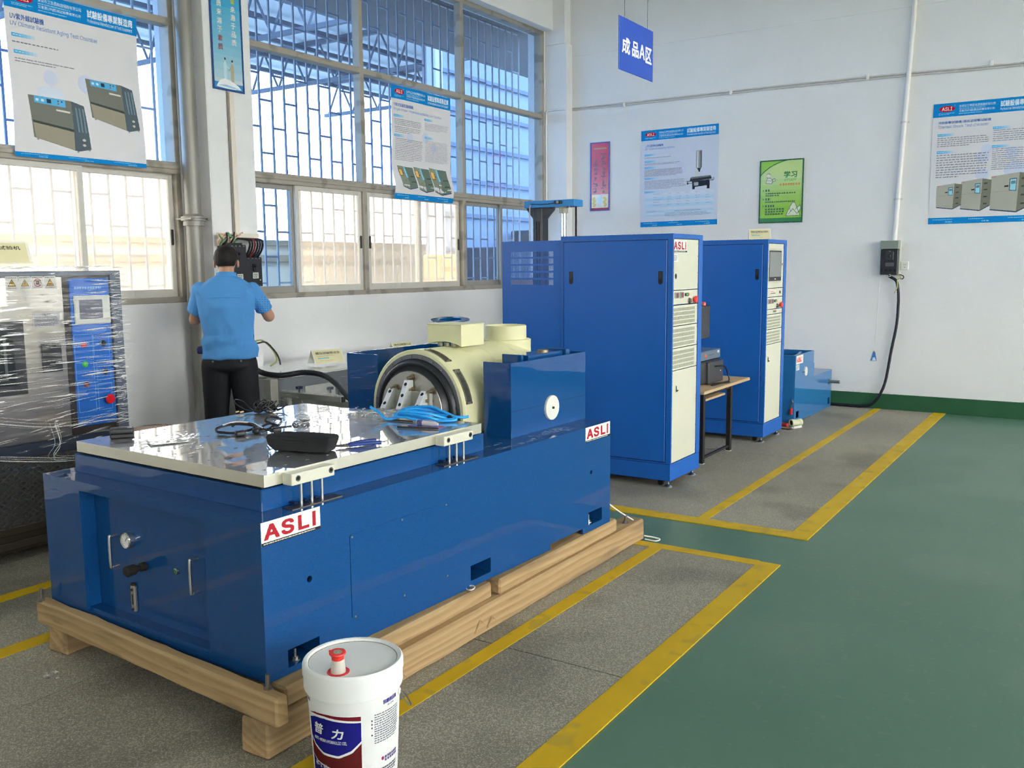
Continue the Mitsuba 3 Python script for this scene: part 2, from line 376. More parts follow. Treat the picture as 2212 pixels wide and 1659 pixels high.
def window(k, y0, y1, mull, lower):
    w = f'window_{k}'
    struct(w, [box(-6.205, -6.09, y0, y0 + 0.05, WZ[0], WZ[3], 0.004), box(-6.205, -6.09, y1 - 0.045, y1, WZ[0], WZ[3], 0.004),
               box(-6.205, -6.09, y0, y1, WZ[0], WZ[0] + 0.045, 0.004), box(-6.205, -6.09, y0, y1, WZ[3] - 0.045, WZ[3], 0.004)], 'frame_aluminium')
    put('transom', [box(-6.20, -6.085, y0 + 0.01, y1 - 0.01, WZ[1] - 0.055, WZ[1] + 0.035, 0.006), box(-6.20, -6.075, y0 + 0.01, y1 - 0.01, WZ[1] - 0.02, WZ[1] + 0.01, 0.004)], 'frame_aluminium', w)
    put('transom', box(-6.185, -6.086, y0 + 0.01, y1 - 0.01, WZ[2] - 0.028, WZ[2] + 0.028, 0.006), 'frame_aluminium', w)
    edges = [y0 + 0.03] + list(mull) + [y1 - 0.03]
    for m in mull:
        put('mullion', box(-6.175, -6.084, m - 0.028, m + 0.028, WZ[0] + 0.02, WZ[3] - 0.03, 0.005), 'frame_aluminium', w)
    for a, b in zip(edges[:-1], edges[1:]):
        for za, zb in ((WZ[1], WZ[2]), (WZ[2], WZ[3])):
            put('pane', box(-6.152, -6.1515, a + 0.01, b - 0.01, za + 0.02, zb - 0.02).slice_plane([-6.15175, 0, 0], [1, 0, 0]) if False else
                trimesh.Trimesh([[-6.15, a, za], [-6.15, b, za], [-6.15, b, zb], [-6.15, a, zb]], [[0, 1, 2], [0, 2, 3]], process=False), 'tinted_glass', w)
    for a, b, glass, x, colr, latch in lower:
        z0, z1, s = WZ[0] + 0.03, WZ[1] - 0.045, 0.042
        sk = put('sash', [box(x - 0.016, x + 0.016, a, a + s, z0, z1, 0.003), box(x - 0.016, x + 0.016, b - s, b, z0, z1, 0.003),
                          box(x - 0.0155, x + 0.0155, a + s * .9, b - s * .9, z0, z0 + 0.075, 0.003), box(x - 0.0155, x + 0.0155, a + s * .9, b - s * .9, z1 - 0.05, z1, 0.003)], 'satin', w, colr)
        put('pane', trimesh.Trimesh([[x, a + .02, z0 + .02], [x, b - .02, z0 + .02], [x, b - .02, z1 - .02], [x, a + .02, z1 - .02]], [[0, 1, 2], [0, 2, 3]], process=False), glass, sk)
        if glass == 'clear_glass':
            put('dust_layer', trimesh.Trimesh([[x - .004, a + .03, z0 + .03], [x - .004, b - .03, z0 + .03], [x - .004, b - .03, z1 - .03], [x - .004, a + .03, z1 - .03]], [[0, 1, 2], [0, 2, 3]], process=False), 'window_dust', sk)
        if latch is not None:
            put('latch', box(x + 0.016, x + 0.028, latch - 0.012, latch + 0.012, 1.74, 1.86, 0.004), 'satin', sk, (40, 38, 36))
W0, B0 = (198, 194, 184), (150, 146, 138)
window(1, 1.4, 4.675, (2.85,), ((1.45, 2.84, 'clear_glass', -6.155, W0, None), (2.80, 3.865, 'clear_glass', -6.118, W0, None), (3.815, 4.63, 'clear_glass', -6.155, W0, 4.60)))
window(2, 5.29, 10.135, (6.775, 8.405), ((5.34, 5.895, 'tinted_glass', -6.155, B0, None), (5.88, 6.735, 'clear_glass', -6.118, W0, 6.71),
       (6.815, 7.655, 'clear_glass', -6.118, W0, 6.84), (7.615, 8.37, 'clear_glass', -6.155, W0, 8.345), (8.445, 9.19, 'tinted_glass', -6.155, B0, None), (9.15, 10.09, 'tinted_glass', -6.118, B0, None)))
# security bars outside each window
for nm, y0, y1, lb in (('window_grille', 1.3, 4.8, 'pale steel security grille of upright bars outside the window beside the drain pipe'),
                       ('window_grille', 5.15, 10.25, 'pale steel security grille of upright bars outside the long window behind the worker')):
    g = thing(nm, lb, 'window grille')
    put('rail', [box(-6.56, -6.53, y0, y1, z, z + 0.03, 0.002) for z in (1.24, 2.36, 4.48)], 'satin', g, (150, 150, 152))
    n = int(round((y1 - y0) / 0.152))
    for i in range(n + 1):
        y = y0 + (y1 - y0) * i / n
        put('bar', box(-6.545, -6.529, y - 0.009, y + 0.009, 1.1, 4.58, 0.002), 'satin', g, (140, 142, 146))
        if i < n:
            for z in np.arange(1.42 + (0.24 if i % 2 else 0.0), 4.4, 0.47):
                put('tie', box(-6.543, -6.531, y + 0.009, y + (y1 - y0) / n - 0.009, z - 0.008, z + 0.008), 'satin', g, (140, 142, 146))

# ------------------------------------------------------------------ outside: yard, open shed with trusses, tan workshop wall
struct('ground', trimesh.Trimesh([[-60, -60, -0.21], [60, -60, -0.21], [60, 80, -0.21], [-60, 80, -0.21]], [[0, 1, 2], [0, 2, 3]], process=False), 'matte', None, (150, 148, 142))
put('eave', box(-7.9, -6.32, -2, 16, 4.50, 4.66), 'matte', 'wall_left', (96, 98, 104))
sh = thing('canopy_shed', 'open steel shed with a truss roof across the yard outside the long window', 'shed')
put('roof', [box(-16.5, -9.6, 1, 34, 6.1, 6.16)], 'matte', sh, (205, 210, 215))
put('end_wall', [box(-10.2, -10.05, 12.9, 34, -0.2, 6.1)], 'matte', sh, (112, 122, 140))
for z in np.arange(0.6, 6.0, 0.62):
    put('sheeting_rail', box(-10.06, -10.0, 12.9, 34, z, z + 0.07), 'matte', sh, (84, 94, 112))
for y in np.arange(1.5, 33, 3.1):
    ms = [box(-16.5, -9.6, y - 0.04, y + 0.04, 6.0, 6.1), box(-16.5, -9.6, y - 0.04, y + 0.04, 5.25, 5.32)]
    for x in np.arange(-16.4, -9.8, 0.8):
        ms.append(tube([[x, y, 5.28], [x + 0.4, y, 6.04]], 0.022, 5, 0)); ms.append(tube([[x + 0.4, y, 6.04], [x + 0.8, y, 5.28]], 0.022, 5, 0))
    put('truss', ms, 'matte', sh, (96, 104, 120))
for x in np.arange(-16.2, -9.6, 1.1):
    put('purlin', box(x - 0.04, x + 0.04, 1, 34, 5.94, 6.02), 'matte', sh, (96, 104, 120))
for y in (2.0, 12.6):
    put('post', box(-9.8, -9.6, y - 0.1, y + 0.1, -0.2, 6.1, 0.01), 'matte', sh, (150, 156, 165))
tw = thing('workshop_wall', 'low tan workshop building across the yard, seen through the lower sashes', 'building')
put('wall', box(-13.2, -13.0, -6, 24, -0.2, 2.05), 'matte', tw, (196, 178, 150))
put('ledge', [box(-13.0, -12.9, -6, 24, 1.68, 1.80), box(-13.0, -12.9, -6, 24, 0.9, 1.0), box(-13.0, -12.9, -6, 24, 1.98, 2.07)], 'matte', tw, (150, 128, 100))
cr = thing('orange_crate_stack', 'orange slatted crate standing in the yard behind a clear sash', 'crate')
put('crate', [box(-9.0, -8.6, 11.3, 11.75, -0.21, 1.75, 0.02)], 'matte', cr, (190, 140, 80))
put('slat', [box(-8.61, -8.58, 11.3, 11.75, z, z + 0.06) for z in np.arange(0.0, 1.7, 0.25)], 'matte', cr, (160, 105, 50))

ds = thing('dark_goods_stack', 'dark stacked goods in the yard behind the blue lower sashes', 'goods')
put('pallet_load', [box(-9.9, -9.0, 13.6, 15.0, -0.21, 1.9, 0.02), box(-9.9, -9.1, 15.2, 17.2, -0.21, 2.25, 0.02)], 'matte', ds, (46, 52, 62))

# ================================================================== the large vibration tester on its pallet
MO, MYAW = np.array([-2.2332, 1.9437, 0.0]), -0.03306
MU, MV, MZ = np.array([-math.sin(MYAW), math.cos(MYAW), 0.0]), np.array([-math.cos(MYAW), -math.sin(MYAW), 0.0]), np.array([0, 0, 1.0])
MM = frame(MO, MU, MV, MZ)
def mw(u, v, z): return MO + u * MU + v * MV + np.array([0, 0, z])
def plane_right(v=0.0): return Plane(mw(0, v, 0), MU, MZ)                 # looked at from the right: s = u, t = height
def plane_front(u=0.0): return Plane(mw(u, 0, 0), -MV, MZ)                # looked at from the front: s = -v, t = height
L, W, Z0, Z1 = 2.312, 1.314, 0.20, 0.7435
mach = thing('vibration_tester', 'large blue vibration tester with slip plate and cream drum, on a wooden pallet', 'test machine')
# hull: four walls of sheet steel; openings are cut through the sheets
right = sg.Polygon([(0, Z0), (1.724, Z0), (1.724, Z0 + 0.028), (2.03, Z0 + 0.028), (2.03, Z0), (L, Z0), (L, Z1), (0, Z1)])
pockets = [(0.093, 0.222, 0.235, 0.284), (1.097, 0.229, 1.240, 0.294), (2.087, 0.232, 2.225, 0.299)]
holes_c = [(0.2, 0.5, 0.0115), (2.113, 0.506, 0.0105)]
right = right.difference(shapely.union_all([R(*p) for p in pockets] + [ell(a, b, r, r, 20) for a, b, r in holes_c]))
front = sg.box(-W, Z0, 0, Z1).difference(sg.box(-1.055, Z0 + 0.03, -0.292, 0.708))
body = [extrude(right, 0.012, frame(mw(0, 0.012, 0), MU, MZ)),
        extrude(R(0, Z0, L, Z1), 0.012, frame(mw(0, W, 0), MU, MZ)),
        extrude(front, 0.012, frame(mw(0.012, 0, 0), -MV, MZ)),
        extrude(sg.box(-W, Z0, 0, Z1), 0.012, frame(mw(L, 0, 0), -MV, MZ)),
        box(0.002, L - 0.002, 0.002, W - 0.002, Z1 - 0.012, Z1, 0.003, MM),
        box(0.012, L - 0.012, 0.3, W - 0.012, Z0 + 0.03, Z0 + 0.04, 0, MM),
        # the front recess: its cheeks, top and back sheet
        box(0.012, 0.07, 0.285, 0.293, Z0 + 0.03, 0.712, 0, MM), box(0.012, 0.07, 1.054, 1.062, Z0 + 0.03, 0.712, 0, MM), box(0.012, 0.07, 0.285, 1.062, 0.707, 0.714, 0, MM)]
put('body', body, 'machine_blue', mach)
put('front_panel', box(0.06, 0.075, 0.295, 1.053, Z0 + 0.03, 0.706, 0.002, MM), 'machine_blue', mach)
for a, b, c, d in pockets:
    pk = put('fork_pocket', [box(a - 0.004, c + 0.004, 0.012, 0.16, b - 0.006, b, 0, MM), box(a - 0.004, c + 0.004, 0.012, 0.16, d, d + 0.006, 0, MM), box(a - 0.006, a, 0.012, 0.16, b, d, 0, MM), box(c, c + 0.006, 0.012, 0.16, b, d, 0, MM), box(a, c, 0.155, 0.162, b, d, 0, MM)], 'machine_blue', mach)
    if a != 1.097:
        q = mw((a + c) / 2 - 0.012, 0.035, b)
        put('anchor_bolt', [cyl(q, q + [0, 0, 0.04], 0.0055, 10), cyl(q, q + [0, 0, 0.003], 0.018, 16), cyl(q + [0, 0, 0.003], q + [0, 0, 0.013], 0.0105, 6)], 'steel', pk, (200, 200, 195))
for a, b, r in holes_c:
    put('hole_lining', lathe([(r + 0.001, 0), (r + 0.001, 0.05), (0, 0.05)], mw(a, 0.004, b), MV, 18), 'satin', mach, (30, 34, 40))
pr = plane_right()
# the access cover on the right side: a shallow sheet with six screws
cov = put('access_cover', extrude(R(0.394, 0.294, 0.94, 0.606).buffer(-0.012).buffer(0.012, 4), 0.0025, frame(mw(0, 0, 0), MU, MZ)), 'machine_blue', mach)
for s, t in ((0.403, 0.596), (0.670, 0.597), (0.936, 0.597), (0.409, 0.298), (0.673, 0.297), (0.937, 0.299)):
    q = mw(s, -0.0025, t)
    put('screw', cyl(q, q - 0.003 * MV, 0.0048, 12, b=0.001), 'steel', cov, (190, 190, 188))
# maker's plates
def maker_plate(pl, parent, s0, t0, s1, t1, layer=0.0, strip=True):
    k = pl.put('name_plate', R(s0, t0, s1, t1), (226, 226, 214), parent, layer, 'satin', 0.0012)
    w, h = s1 - s0, t1 - t0
    y0 = t0 + (0.22 if strip else 0.12) * h
    for i, ch in enumerate('ASLI'):
        a = (0.045, 0.33, 0.61, 0.85)[i]; b = (0.295, 0.54, 0.80, 0.925)[i]
        gl = fit(ch, s0 + a * w, y0, s0 + b * w, t1 - 0.13 * h, 3, 'inter') if ch != 'I' else R(s0 + 0.860 * w, y0, s0 + 0.918 * w, t1 - 0.13 * h)
        pl.put('letter', gl, (168, 22, 42), k, layer + 0.0012, 'satin', 0.0006)
    if strip:
        pl.put('black_strip', R(s0, t0, s1, t0 + 0.13 * h), (24, 24, 24), k, layer + 0.0012, 'satin', 0.0004)
        pl.put('strip_print', micro(s0 + 0.03 * w, t0 + 0.035 * h, s1 - 0.03 * w, t0 + 0.10 * h, 1, 3, 0.8, 0.9, 2.5), (190, 190, 185), k, layer + 0.0017, 'paper', 0.0002)
    return k
maker_plate(pr, mach, 0.002, 0.664, 0.257, 0.742)
maker_plate(pr, mach, 2.055, 0.667, 2.306, 0.743)
# fittings on the front panel
for v in (0.913, 0.418):
    z0, z1 = (0.421, 0.540) if v > 0.9 else (0.415, 0.535)
    put('pull_handle', tube([mw(0.06, v, z0), mw(0.035, v, z0), mw(0.027, v, z0 + 0.006), mw(0.027, v, z1 - 0.006), mw(0.035, v, z1), mw(0.06, v, z1)], 0.0055, 10, 5), 'brushed', mach, (205, 205, 205), smooth=40)
ga = put('pressure_gauge', lathe([(0, 0), (0.031, 0), (0.032, 0.004), (0.032, 0.022), (0.029, 0.026), (0.0265, 0.024), (0.0265, 0.020), (0, 0.020)], mw(0.06, 0.823, 0.538), -MU, 36), 'steel', mach, (205, 205, 205), smooth=30)
gp = Plane(mw(0.0395, 0.823, 0.538), -MV, MZ)
dl = gp.put('dial', ell(0, 0, 0.0262, 0.0262, 32), (232, 232, 226), ga, 0)
gp.put('dial_mark', shapely.union_all([affinity.rotate(R(-0.0007, 0.0185, 0.0007, 0.0235), a, origin=(0, 0)) for a in range(-135, 136, 27)]), (30, 30, 30), ga, 0.0006)
gp.put('needle', affinity.rotate(R(-0.0008, -0.006, 0.0008, 0.020), -40, origin=(0, 0)), (30, 30, 30), ga, 0.0012)
kb = mw(0.06, 0.737, 0.449)
put('regulator_knob', lathe([(0.010, 0), (0.0165, 0.002), (0.0165, 0.02), (0.012, 0.024), (0.012, 0.042), (0.0195, 0.046), (0.0205, 0.078), (0.018, 0.082), (0, 0.082)], kb, -MU, 24), 'matte', mach, (36, 34, 32), smooth=40)
put('push_button', [lathe([(0.0125, 0), (0.0135, 0.003), (0.0125, 0.010), (0.0098, 0.011)], mw(0.06, 0.541, 0.467), -MU, 24)], 'steel', mach, (190, 190, 188), smooth=40)
put('button_cap', lathe([(0.0098, 0.004), (0.0095, 0.0105), (0, 0.0115)], mw(0.06, 0.541, 0.467), -MU, 20), 'satin', mach, (34, 110, 74), smooth=40)
sgk = put('sight_glass', [box(0.046, 0.06, 0.799, 0.827, 0.258, 0.362, 0.004, MM)], 'brushed', mach, (190, 188, 180))
put('slot', box(0.0445, 0.05, 0.809, 0.817, 0.287, 0.328, 0.001, MM), 'satin', sgk, (40, 42, 44))
for z in (0.268, 0.345):
    put('screw', cyl(mw(0.046, 0.813, z), mw(0.043, 0.813, z), 0.0055, 12), 'satin', sgk, (34, 34, 36))
put('cap', cyl(mw(0.052, 0.813, 0.362), mw(0.052, 0.813, 0.370), 0.009, 12), 'matte', sgk, (40, 38, 36))
# plinth under the slip plate
put('plinth', box(0.093, 1.335, 0.100, 1.236, Z1 - 0.002, 0.8185, 0.003, MM), 'machine_blue', mach)
put('seal', box(0.105, 1.30, 0.112, 1.215, 0.818, 0.8295, 0, MM), 'matte', mach, (18, 18, 20))
# slip plate: an aluminium plate with a grid of insert holes
PZ = 0.8725
px0, px1, py0, py1 = 0.088, 1.288, 0.078, 1.204
hol = [(0.088 + 0.055 + 0.099 * i, 0.078 + 0.065 + 0.0995 * j) for i in range(12) for j in range(11)]
top = R(px0, py0, px1, py1).difference(shapely.union_all([ell(u, v, 0.0078, 0.0078, 12) for u, v in hol]))
plate = put('slip_plate', [extrude(top, 0.006, MM @ frame((0, 0, PZ - 0.006), (1, 0, 0), (0, 1, 0))), box(px0, px1, py0, py1, PZ - 0.043, PZ - 0.0062, 0.001, MM)], 'plate_aluminium', mach)
put('side_face', [box(px0 - 0.0006, px1, py0 - 0.0006, py0, PZ - 0.042, PZ - 0.001, 0, MM), box(px0 - 0.0006, px0, py0, py1, PZ - 0.042, PZ - 0.001, 0, MM)], 'brushed', plate, (226, 222, 206))
for u, v in hol:
    put('threaded_insert', lathe([(0.0076, 0), (0.0055, 0.0008), (0.0055, -0.0004), (0, -0.0006)], mw(u, v, PZ - 0.0052), MZ, 10), 'matte', plate, (52, 46, 42))
# guide blocks on the right edge, each with three rods through a slotted cover strip
for u0, u1 in ((0.165, 0.362), (0.972, 1.165)):
    cb = put('guide_block', box(u0, u1, 0.030, 0.078, PZ - 0.046, PZ - 0.006, 0.002, MM), 'satin', mach, (206, 204, 186))
    for u in (u0 + 0.028, u1 - 0.018):
        q = mw(u, 0.030, PZ - 0.024)
        put('cap_screw', lathe([(0.0105, -0.001), (0.0105, 0.0012), (0.0085, 0.0015), (0.0065, 0.0012), (0.0065, -0.001)], q, -MV, 20), 'steel', cb, (120, 120, 118))
        put('cap_screw', lathe([(0.0062, 0), (0.0055, 0.0018), (0.003, 0.0018), (0.003, 0.0004), (0, 0.0004)], q, -MV, 12), 'steel', cb, (70, 70, 70))
    for k in range(3):
        u = u0 + 0.058 + 0.048 * k
        put('guide_rod', cyl(mw(u, 0.052, Z1 - 0.001), mw(u, 0.052, PZ - 0.045), 0.0058, 14), 'steel', cb, (215, 215, 215), smooth=40)
    put('cover_strip', box(u0 - 0.004, u1 + 0.034, 0.028, 0.078, Z1 - 0.001, Z1 + 0.004, 0.001, MM), 'brushed', cb, (112, 104, 96))
    for k in range(3):
        u = u0 + 0.050 + 0.048 * k
        put('bracket', box(u - 0.006, u + 0.010, 0.070, 0.0995, Z1 + 0.004, Z1 + 0.012, 0.001, MM), 'satin', cb, (20, 40, 80))
# side towers holding the drum
def tower(v0, v1, outer, parent):
    """a sheet-steel trough of three walls, open to the drum; outer is the side that faces outwards"""
    t = 0.008; zt = 1.10; u0, u1 = 1.631, 2.322
    a, b = (v0, v0 + t) if outer == 'right' else (v1 - t, v1)
    return [box(u0, u1, a, b, Z1 - 0.002, zt, 0.0015, MM), box(u0, u0 + t, v0, v1, Z1 - 0.002, zt, 0.0015, MM), box(u1 - t, u1, v0, v1, Z1 - 0.002, zt, 0.0015, MM)]
tr_ = put('tower', tower(0.157, 0.320, 'right', mach), 'machine_blue', mach)
tl_ = put('tower', tower(1.010, 1.232, 'left', mach), 'machine_blue', mach)
put('seam', box(1.632, 2.3225, 0.1562, 0.158, 0.868, 0.8695, 0, MM), 'satin', tr_, (8, 40, 88))
put('suspension_arm', [box(1.84, 2.20, 0.20, 0.31, 1.075, 1.118, 0.003, MM), box(1.78, 1.80, 0.20, 0.315, 1.06, 1.125, 0.002, MM), box(2.16, 2.20, 0.18, 0.315, 1.08, 1.125, 0.002, MM)], 'machine_blue', tr_)
put('suspension_arm', [cyl(mw(2.05, 0.25, 1.115), mw(2.05, 0.25, 1.128), 0.030, 24)], 'brushed', tr_, (150, 138, 112))
dk = lathe([(0.0, 0), (0.062, 0), (0.062, 0.011), (0.061, 0.012), (0, 0.012)], mw(1.978, 0.157, 0.846), -MV, 40)
dkk = put('trunnion_cap', dk, 'satin', tr_, (212, 212, 200), smooth=30)
put('set_screw', cyl(mw(1.978, 0.145, 0.846), mw(1.978, 0.138, 0.846), 0.006, 10), 'steel', tr_, (90, 88, 84))
# ------------------------------------------------------------------ the shaker drum, lying along the machine
DC = (0.657, 0.853); CREAM = (212, 209, 166)
def dax(u): return mw(u, *DC)
drum = put('shaker_drum', lathe([(0.275, 0.0), (0.290, 0.0), (0.298, 0.008), (0.298, 0.075), (0.2955, 0.078), (0.2955, 0.245), (0.294, 0.247), (0.2955, 0.249), (0.2955, 0.40), (0.294, 0.402), (0.2955, 0.404),
                                    (0.2955, 0.62), (0.294, 0.622), (0.2955, 0.624), (0.2955, 0.70), (0.275, 0.80), (0.22, 0.86), (0.0, 0.86)], dax(1.53), MU, 72), 'satin', mach, CREAM, smooth=25)
rg = put('clamp_ring', lathe([(0.252, 0.012), (0.252, -0.002), (0.254, -0.004), (0.2735, -0.004), (0.2755, -0.002), (0.2755, 0.012)], dax(1.532), MU, 72), 'brushed', drum, (120, 122, 128), smooth=25)
for i in range(24):
    a = (i + 0.4) * 2 * math.pi / 24
    q = mw(1.528, DC[0] + 0.264 * math.sin(a), DC[1] + 0.264 * math.cos(a))
    put('bolt', cyl(q, q - 0.004 * MU, 0.0045, 8, b=0.001), 'steel', rg, (150, 148, 146))
put('rubber_seal', lathe([(0.253, 0.005), (0.247, -0.012), (0.240, -0.020), (0.230, -0.022), (0.222, -0.016), (0.216, -0.013), (0.207, -0.024), (0.199, -0.040), (0.193, -0.040), (0.190, 0.0)], dax(1.530), MU, 72), 'satin', drum, (34, 36, 40), smooth=60)
arm = put('armature_disc', lathe([(0.196, 0.02), (0.196, 0.0), (0.194, -0.003), (0.0, -0.003)], dax(1.490), MU, 64), 'brushed', drum, (182, 180, 174), smooth=25)
for v, z in ((0.640, 1.020), (0.748, 0.962), (0.640, 0.962), (0.510, 0.962), (0.530, 0.915), (0.515, 0.80)):
    q = mw(1.487, v, z)
    put('stud', [cyl(q, q - 0.006 * MU, 0.017, 18), cyl(q - 0.006 * MU, q - 0.020 * MU, 0.013, 6), cyl(q - 0.020 * MU, q - 0.040 * MU, 0.008, 12)], 'brushed', arm, (150, 138, 118))
# the driver bar between drum and plate: foot, back plate and three ribs
bar = put('driver_bar', [box(1.32, 1.478, 0.50, 0.80, 0.838, 0.866, 0.003, MM), box(1.462, 1.487, 0.515, 0.80, 0.838, 0.955, 0.003, MM)], 'satin', mach, (150, 150, 142))
for v, zt in ((0.752, 0.962), (0.650, 1.008), (0.545, 0.962)):
    pf = sg.Polygon([(1.385, 0.86), (1.385, 0.872), (1.452, zt), (1.482, zt), (1.482, 0.86)])
    rb = put('rib', extrude(pf, 0.030, frame(mw(0, v - 0.015, 0), MU, MZ, MV)), 'satin', bar, (172, 174, 168))
    n = np.array([-(zt - 0.872), 0, 0.067]); n = n / np.linalg.norm(n); nn = n[0] * MU + n[2] * MZ
    ed = (0.067 * MU + (zt - 0.872) * MZ); ln = np.linalg.norm(ed); ed = ed / ln
    put('face', box(0, ln, -0.0152, 0.0152, -0.001, 0.001, 0, frame(mw(1.385, v, 0.872), ed, MV)), 'satin', rb, (214, 216, 220))
    for f in ((0.86, 0.48, 0.17) if zt > 1 else (0.84, 0.25)):
        q = mw(1.385, v, 0.872) + ed * ln * f + nn * 0.0012
        put('bolt_hole', cyl(q - nn * 0.001, q + nn * 0.0004, 0.0088, 16), 'matte', rb, (22, 22, 24))
put('bolt_hole', cyl(mw(1.462, 0.695, 0.905), mw(1.4605, 0.695, 0.905), 0.009, 16), 'matte', bar, (22, 22, 24))
# louvred vents on the drum's rim
def arc_patch(a0, a1, u0, u1, r0, r1, n=18):
    A = np.linspace(a0, a1, n); v, f = [], []
    for a in A:
        for r, u in ((r0, u0), (r1, u0), (r1, u1), (r0, u1)):
            v.append(mw(u, DC[0] - r * math.sin(a), DC[1] + r * math.cos(a)))
    for i in range(n - 1):
        for k in range(4):
            p, q = i * 4 + k, i * 4 + (k + 1) % 4
            f += [[p, q, q + 4], [p, q + 4, p + 4]]
    e = (n - 1) * 4
    f += [[0, 1, 2], [0, 2, 3], [e, e + 2, e + 1], [e, e + 3, e + 2]]
    return trimesh.Trimesh(v, f, process=False)
for a0, a1 in ((0.12, 0.62), (0.80, 1.42)):
    vt = put('vent_cover', arc_patch(a0, a1, 1.548, 1.598, 0.297, 0.3000), 'brushed', drum, (176, 170, 152))
    n = 26
    for i in range(n):
        a = a0 + 0.07 + (a1 - a0 - 0.11) * (i + 0.5) / n
        h = (a1 - a0 - 0.11) / n * 0.28
        put('slot', arc_patch(a - h, a + h, 1.557, 1.589, 0.2995, 0.3004, 2), 'matte', vt, (34, 32, 30))
    for a in (a0 + 0.02, a1 - 0.02):
        for u in (1.553, 1.593):
            q = mw(u, DC[0] - 0.3 * math.sin(a), DC[1] + 0.3 * math.cos(a)); nd = q - dax(u)
            put('screw', cyl(q, q + nd * 0.01, 0.003, 8), 'steel', vt, (90, 88, 86))
# terminal box with arched foot on the drum, duct and flange behind it
arch = R(0.548, 1.142, 0.768, 1.262).difference(sg.Point(0.668, 0.853).buffer(0.322, 64))
tb = put('terminal_box', extrude(arch, 0.19, frame(mw(1.755, 0, 0), MV, MZ, MU)), 'satin', mach, CREAM)
put('lid', box(1.750, 1.950, 0.544, 0.772, 1.259, 1.2635, 0.002, MM), 'satin', tb, CREAM)
put('cable_clips', [cyl(mw(1.765 + 0.012 * (i % 2), 0.60 + 0.022 * i, 1.150), mw(1.765 + 0.012 * (i % 2), 0.60 + 0.022 * i, 1.168), 0.009, 10) for i in range(6)], 'satin', tb, (150, 146, 120))
put('cooling_outlet', [lathe([(0.140, -0.20), (0.140, 0.0), (0.128, 0.004), (0.116, 0.004), (0.116, 0.075), (0.113, 0.078), (0.108, 0.078), (0.108, 0.0), (0.0, 0.0)], mw(2.30, 0.66, 1.150), MZ, 48)], 'satin', drum, CREAM, smooth=30)
put('outlet_latch', [box(2.20, 2.215, 0.80, 0.815, 1.165, 1.18, 0.002, MM), tube([mw(2.21, 0.79, 1.172), mw(2.20, 0.81, 1.174), mw(2.19, 0.80, 1.168)], 0.004, 6)], 'steel', drum, (190, 190, 180))
bl = lathe([(0.066, -0.16), (0.066, 0.0), (0.106, 0.002), (0.107, 0.004), (0.106, 0.006), (0.060, 0.006), (0.060, -0.10), (0, -0.10)], mw(2.02, 0.83, 1.264), MZ - 0.07 * MU - 0.05 * MV, 40)
put('duct_flange', bl, 'machine_blue', mach, smooth=30)

# ------------------------------------------------------------------ the pallet
pal = thing('shipping_pallet', 'rough pine pallet of heavy beams and planks under the large blue tester', 'pallet')
def rough(x0, x1, y0, y1, z0, z1, seed, amp=0.006, M=None):
    m = box(x0, x1, y0, y1, z0, z1, 0.008)
    v, f = trimesh.remesh.subdivide_to_size(m.vertices, m.faces, 0.09, max_iter=12)
    m = trimesh.Trimesh(v, f, process=False); m.merge_vertices()
    v = np.array(m.vertices); c = v.mean(0)
    n = (meshkit.fbm(v * 9.0, 3, seed) - 0.5)[:, None] * 2; d = np.sign(v - c) * [1, 1, 1]
    near = np.abs(v - np.where(v > c, [x1, y1, z1], [x0, y0, z0])) < 0.012
    m.vertices = v + d * near * n * amp * [1, 1, (v[:, 2] > z0 + 0.02).mean() * 0.6]
    v2 = np.array(m.vertices); v2[:, 2] = np.clip(v2[:, 2], z0, None); m.vertices = v2
    return m if M is None else xf(m, M)
put('runner', rough(-2.262, -2.135, 1.850, 4.640, 0.0055, 0.127, 1), 'pine_wood', pal)
put('runner', rough(-3.560, -3.440, 1.970, 4.600, 0.0055, 0.127, 2), 'pine_wood', pal)
put('plank', rough(-2.55, -2.165, 1.960, 3.150, 0.1285, 0.198, 3, 0.003), 'pine_wood', pal)
put('plank', rough(-2.55, -2.150, 3.190, 4.330, 0.1285, 0.1985, 4, 0.003), 'pine_wood', pal)
put('plank', rough(-3.60, -3.15, 2.05, 4.33, 0.1285, 0.198, 5, 0.003), 'pine_wood', pal)
bm = frame((-2.085, 1.868, 0), (-0.9982, 0.060, 0), (-0.060, -0.9982, 0))
put('cross_beam', rough(0.0, 1.495, -0.030, 0.020, 0.128, 0.226, 6, 0.005, bm), 'pine_beam', pal)
for x, y in ((-2.165, 1.885), (-3.550, 1.945), (-2.185, 4.50)):
    z = 0.222 if y < 3 else 0.124
    q = np.array([x, y, z])
    put('bolt', [cyl(q, q + [0.004, 0, 0.055], 0.0075, 10), cyl(q, q + [0, 0, 0.004], 0.019, 16), cyl(q + [0, 0, 0.004], q + [0, 0, 0.016], 0.013, 6)], 'brushed', pal, (150, 146, 140))
for i in range(3):
    y = rng.uniform(2.3, 4.4)
    put('splinter', tube([[-2.134, y, rng.uniform(0.02, 0.11)], [-2.128, y + 0.03, rng.uniform(0.02, 0.11)], [-2.122, y + rng.uniform(0.05, 0.09), rng.uniform(0.01, 0.09)]], [0.004, 0.003, 0.0008], 4, 0), 'pine_wood', pal)
strap = thing('plastic_strap', 'white plastic strap end hanging from the rear of the pallet', 'strap')
put('strap', tube([[-2.235, 4.262, 0.335], [-2.20, 4.42, 0.22], [-2.165, 4.56, 0.133]], 0.004, 6), 'satin', strap, (222, 220, 214))
put('loop', tube([[-2.13, 4.63, 0.03], [-2.09, 4.66, 0.02], [-2.05, 4.67, 0.012], [-2.06, 4.63, 0.010], [-2.12, 4.62, 0.014]], 0.004, 6), 'satin', strap, (222, 220, 214))

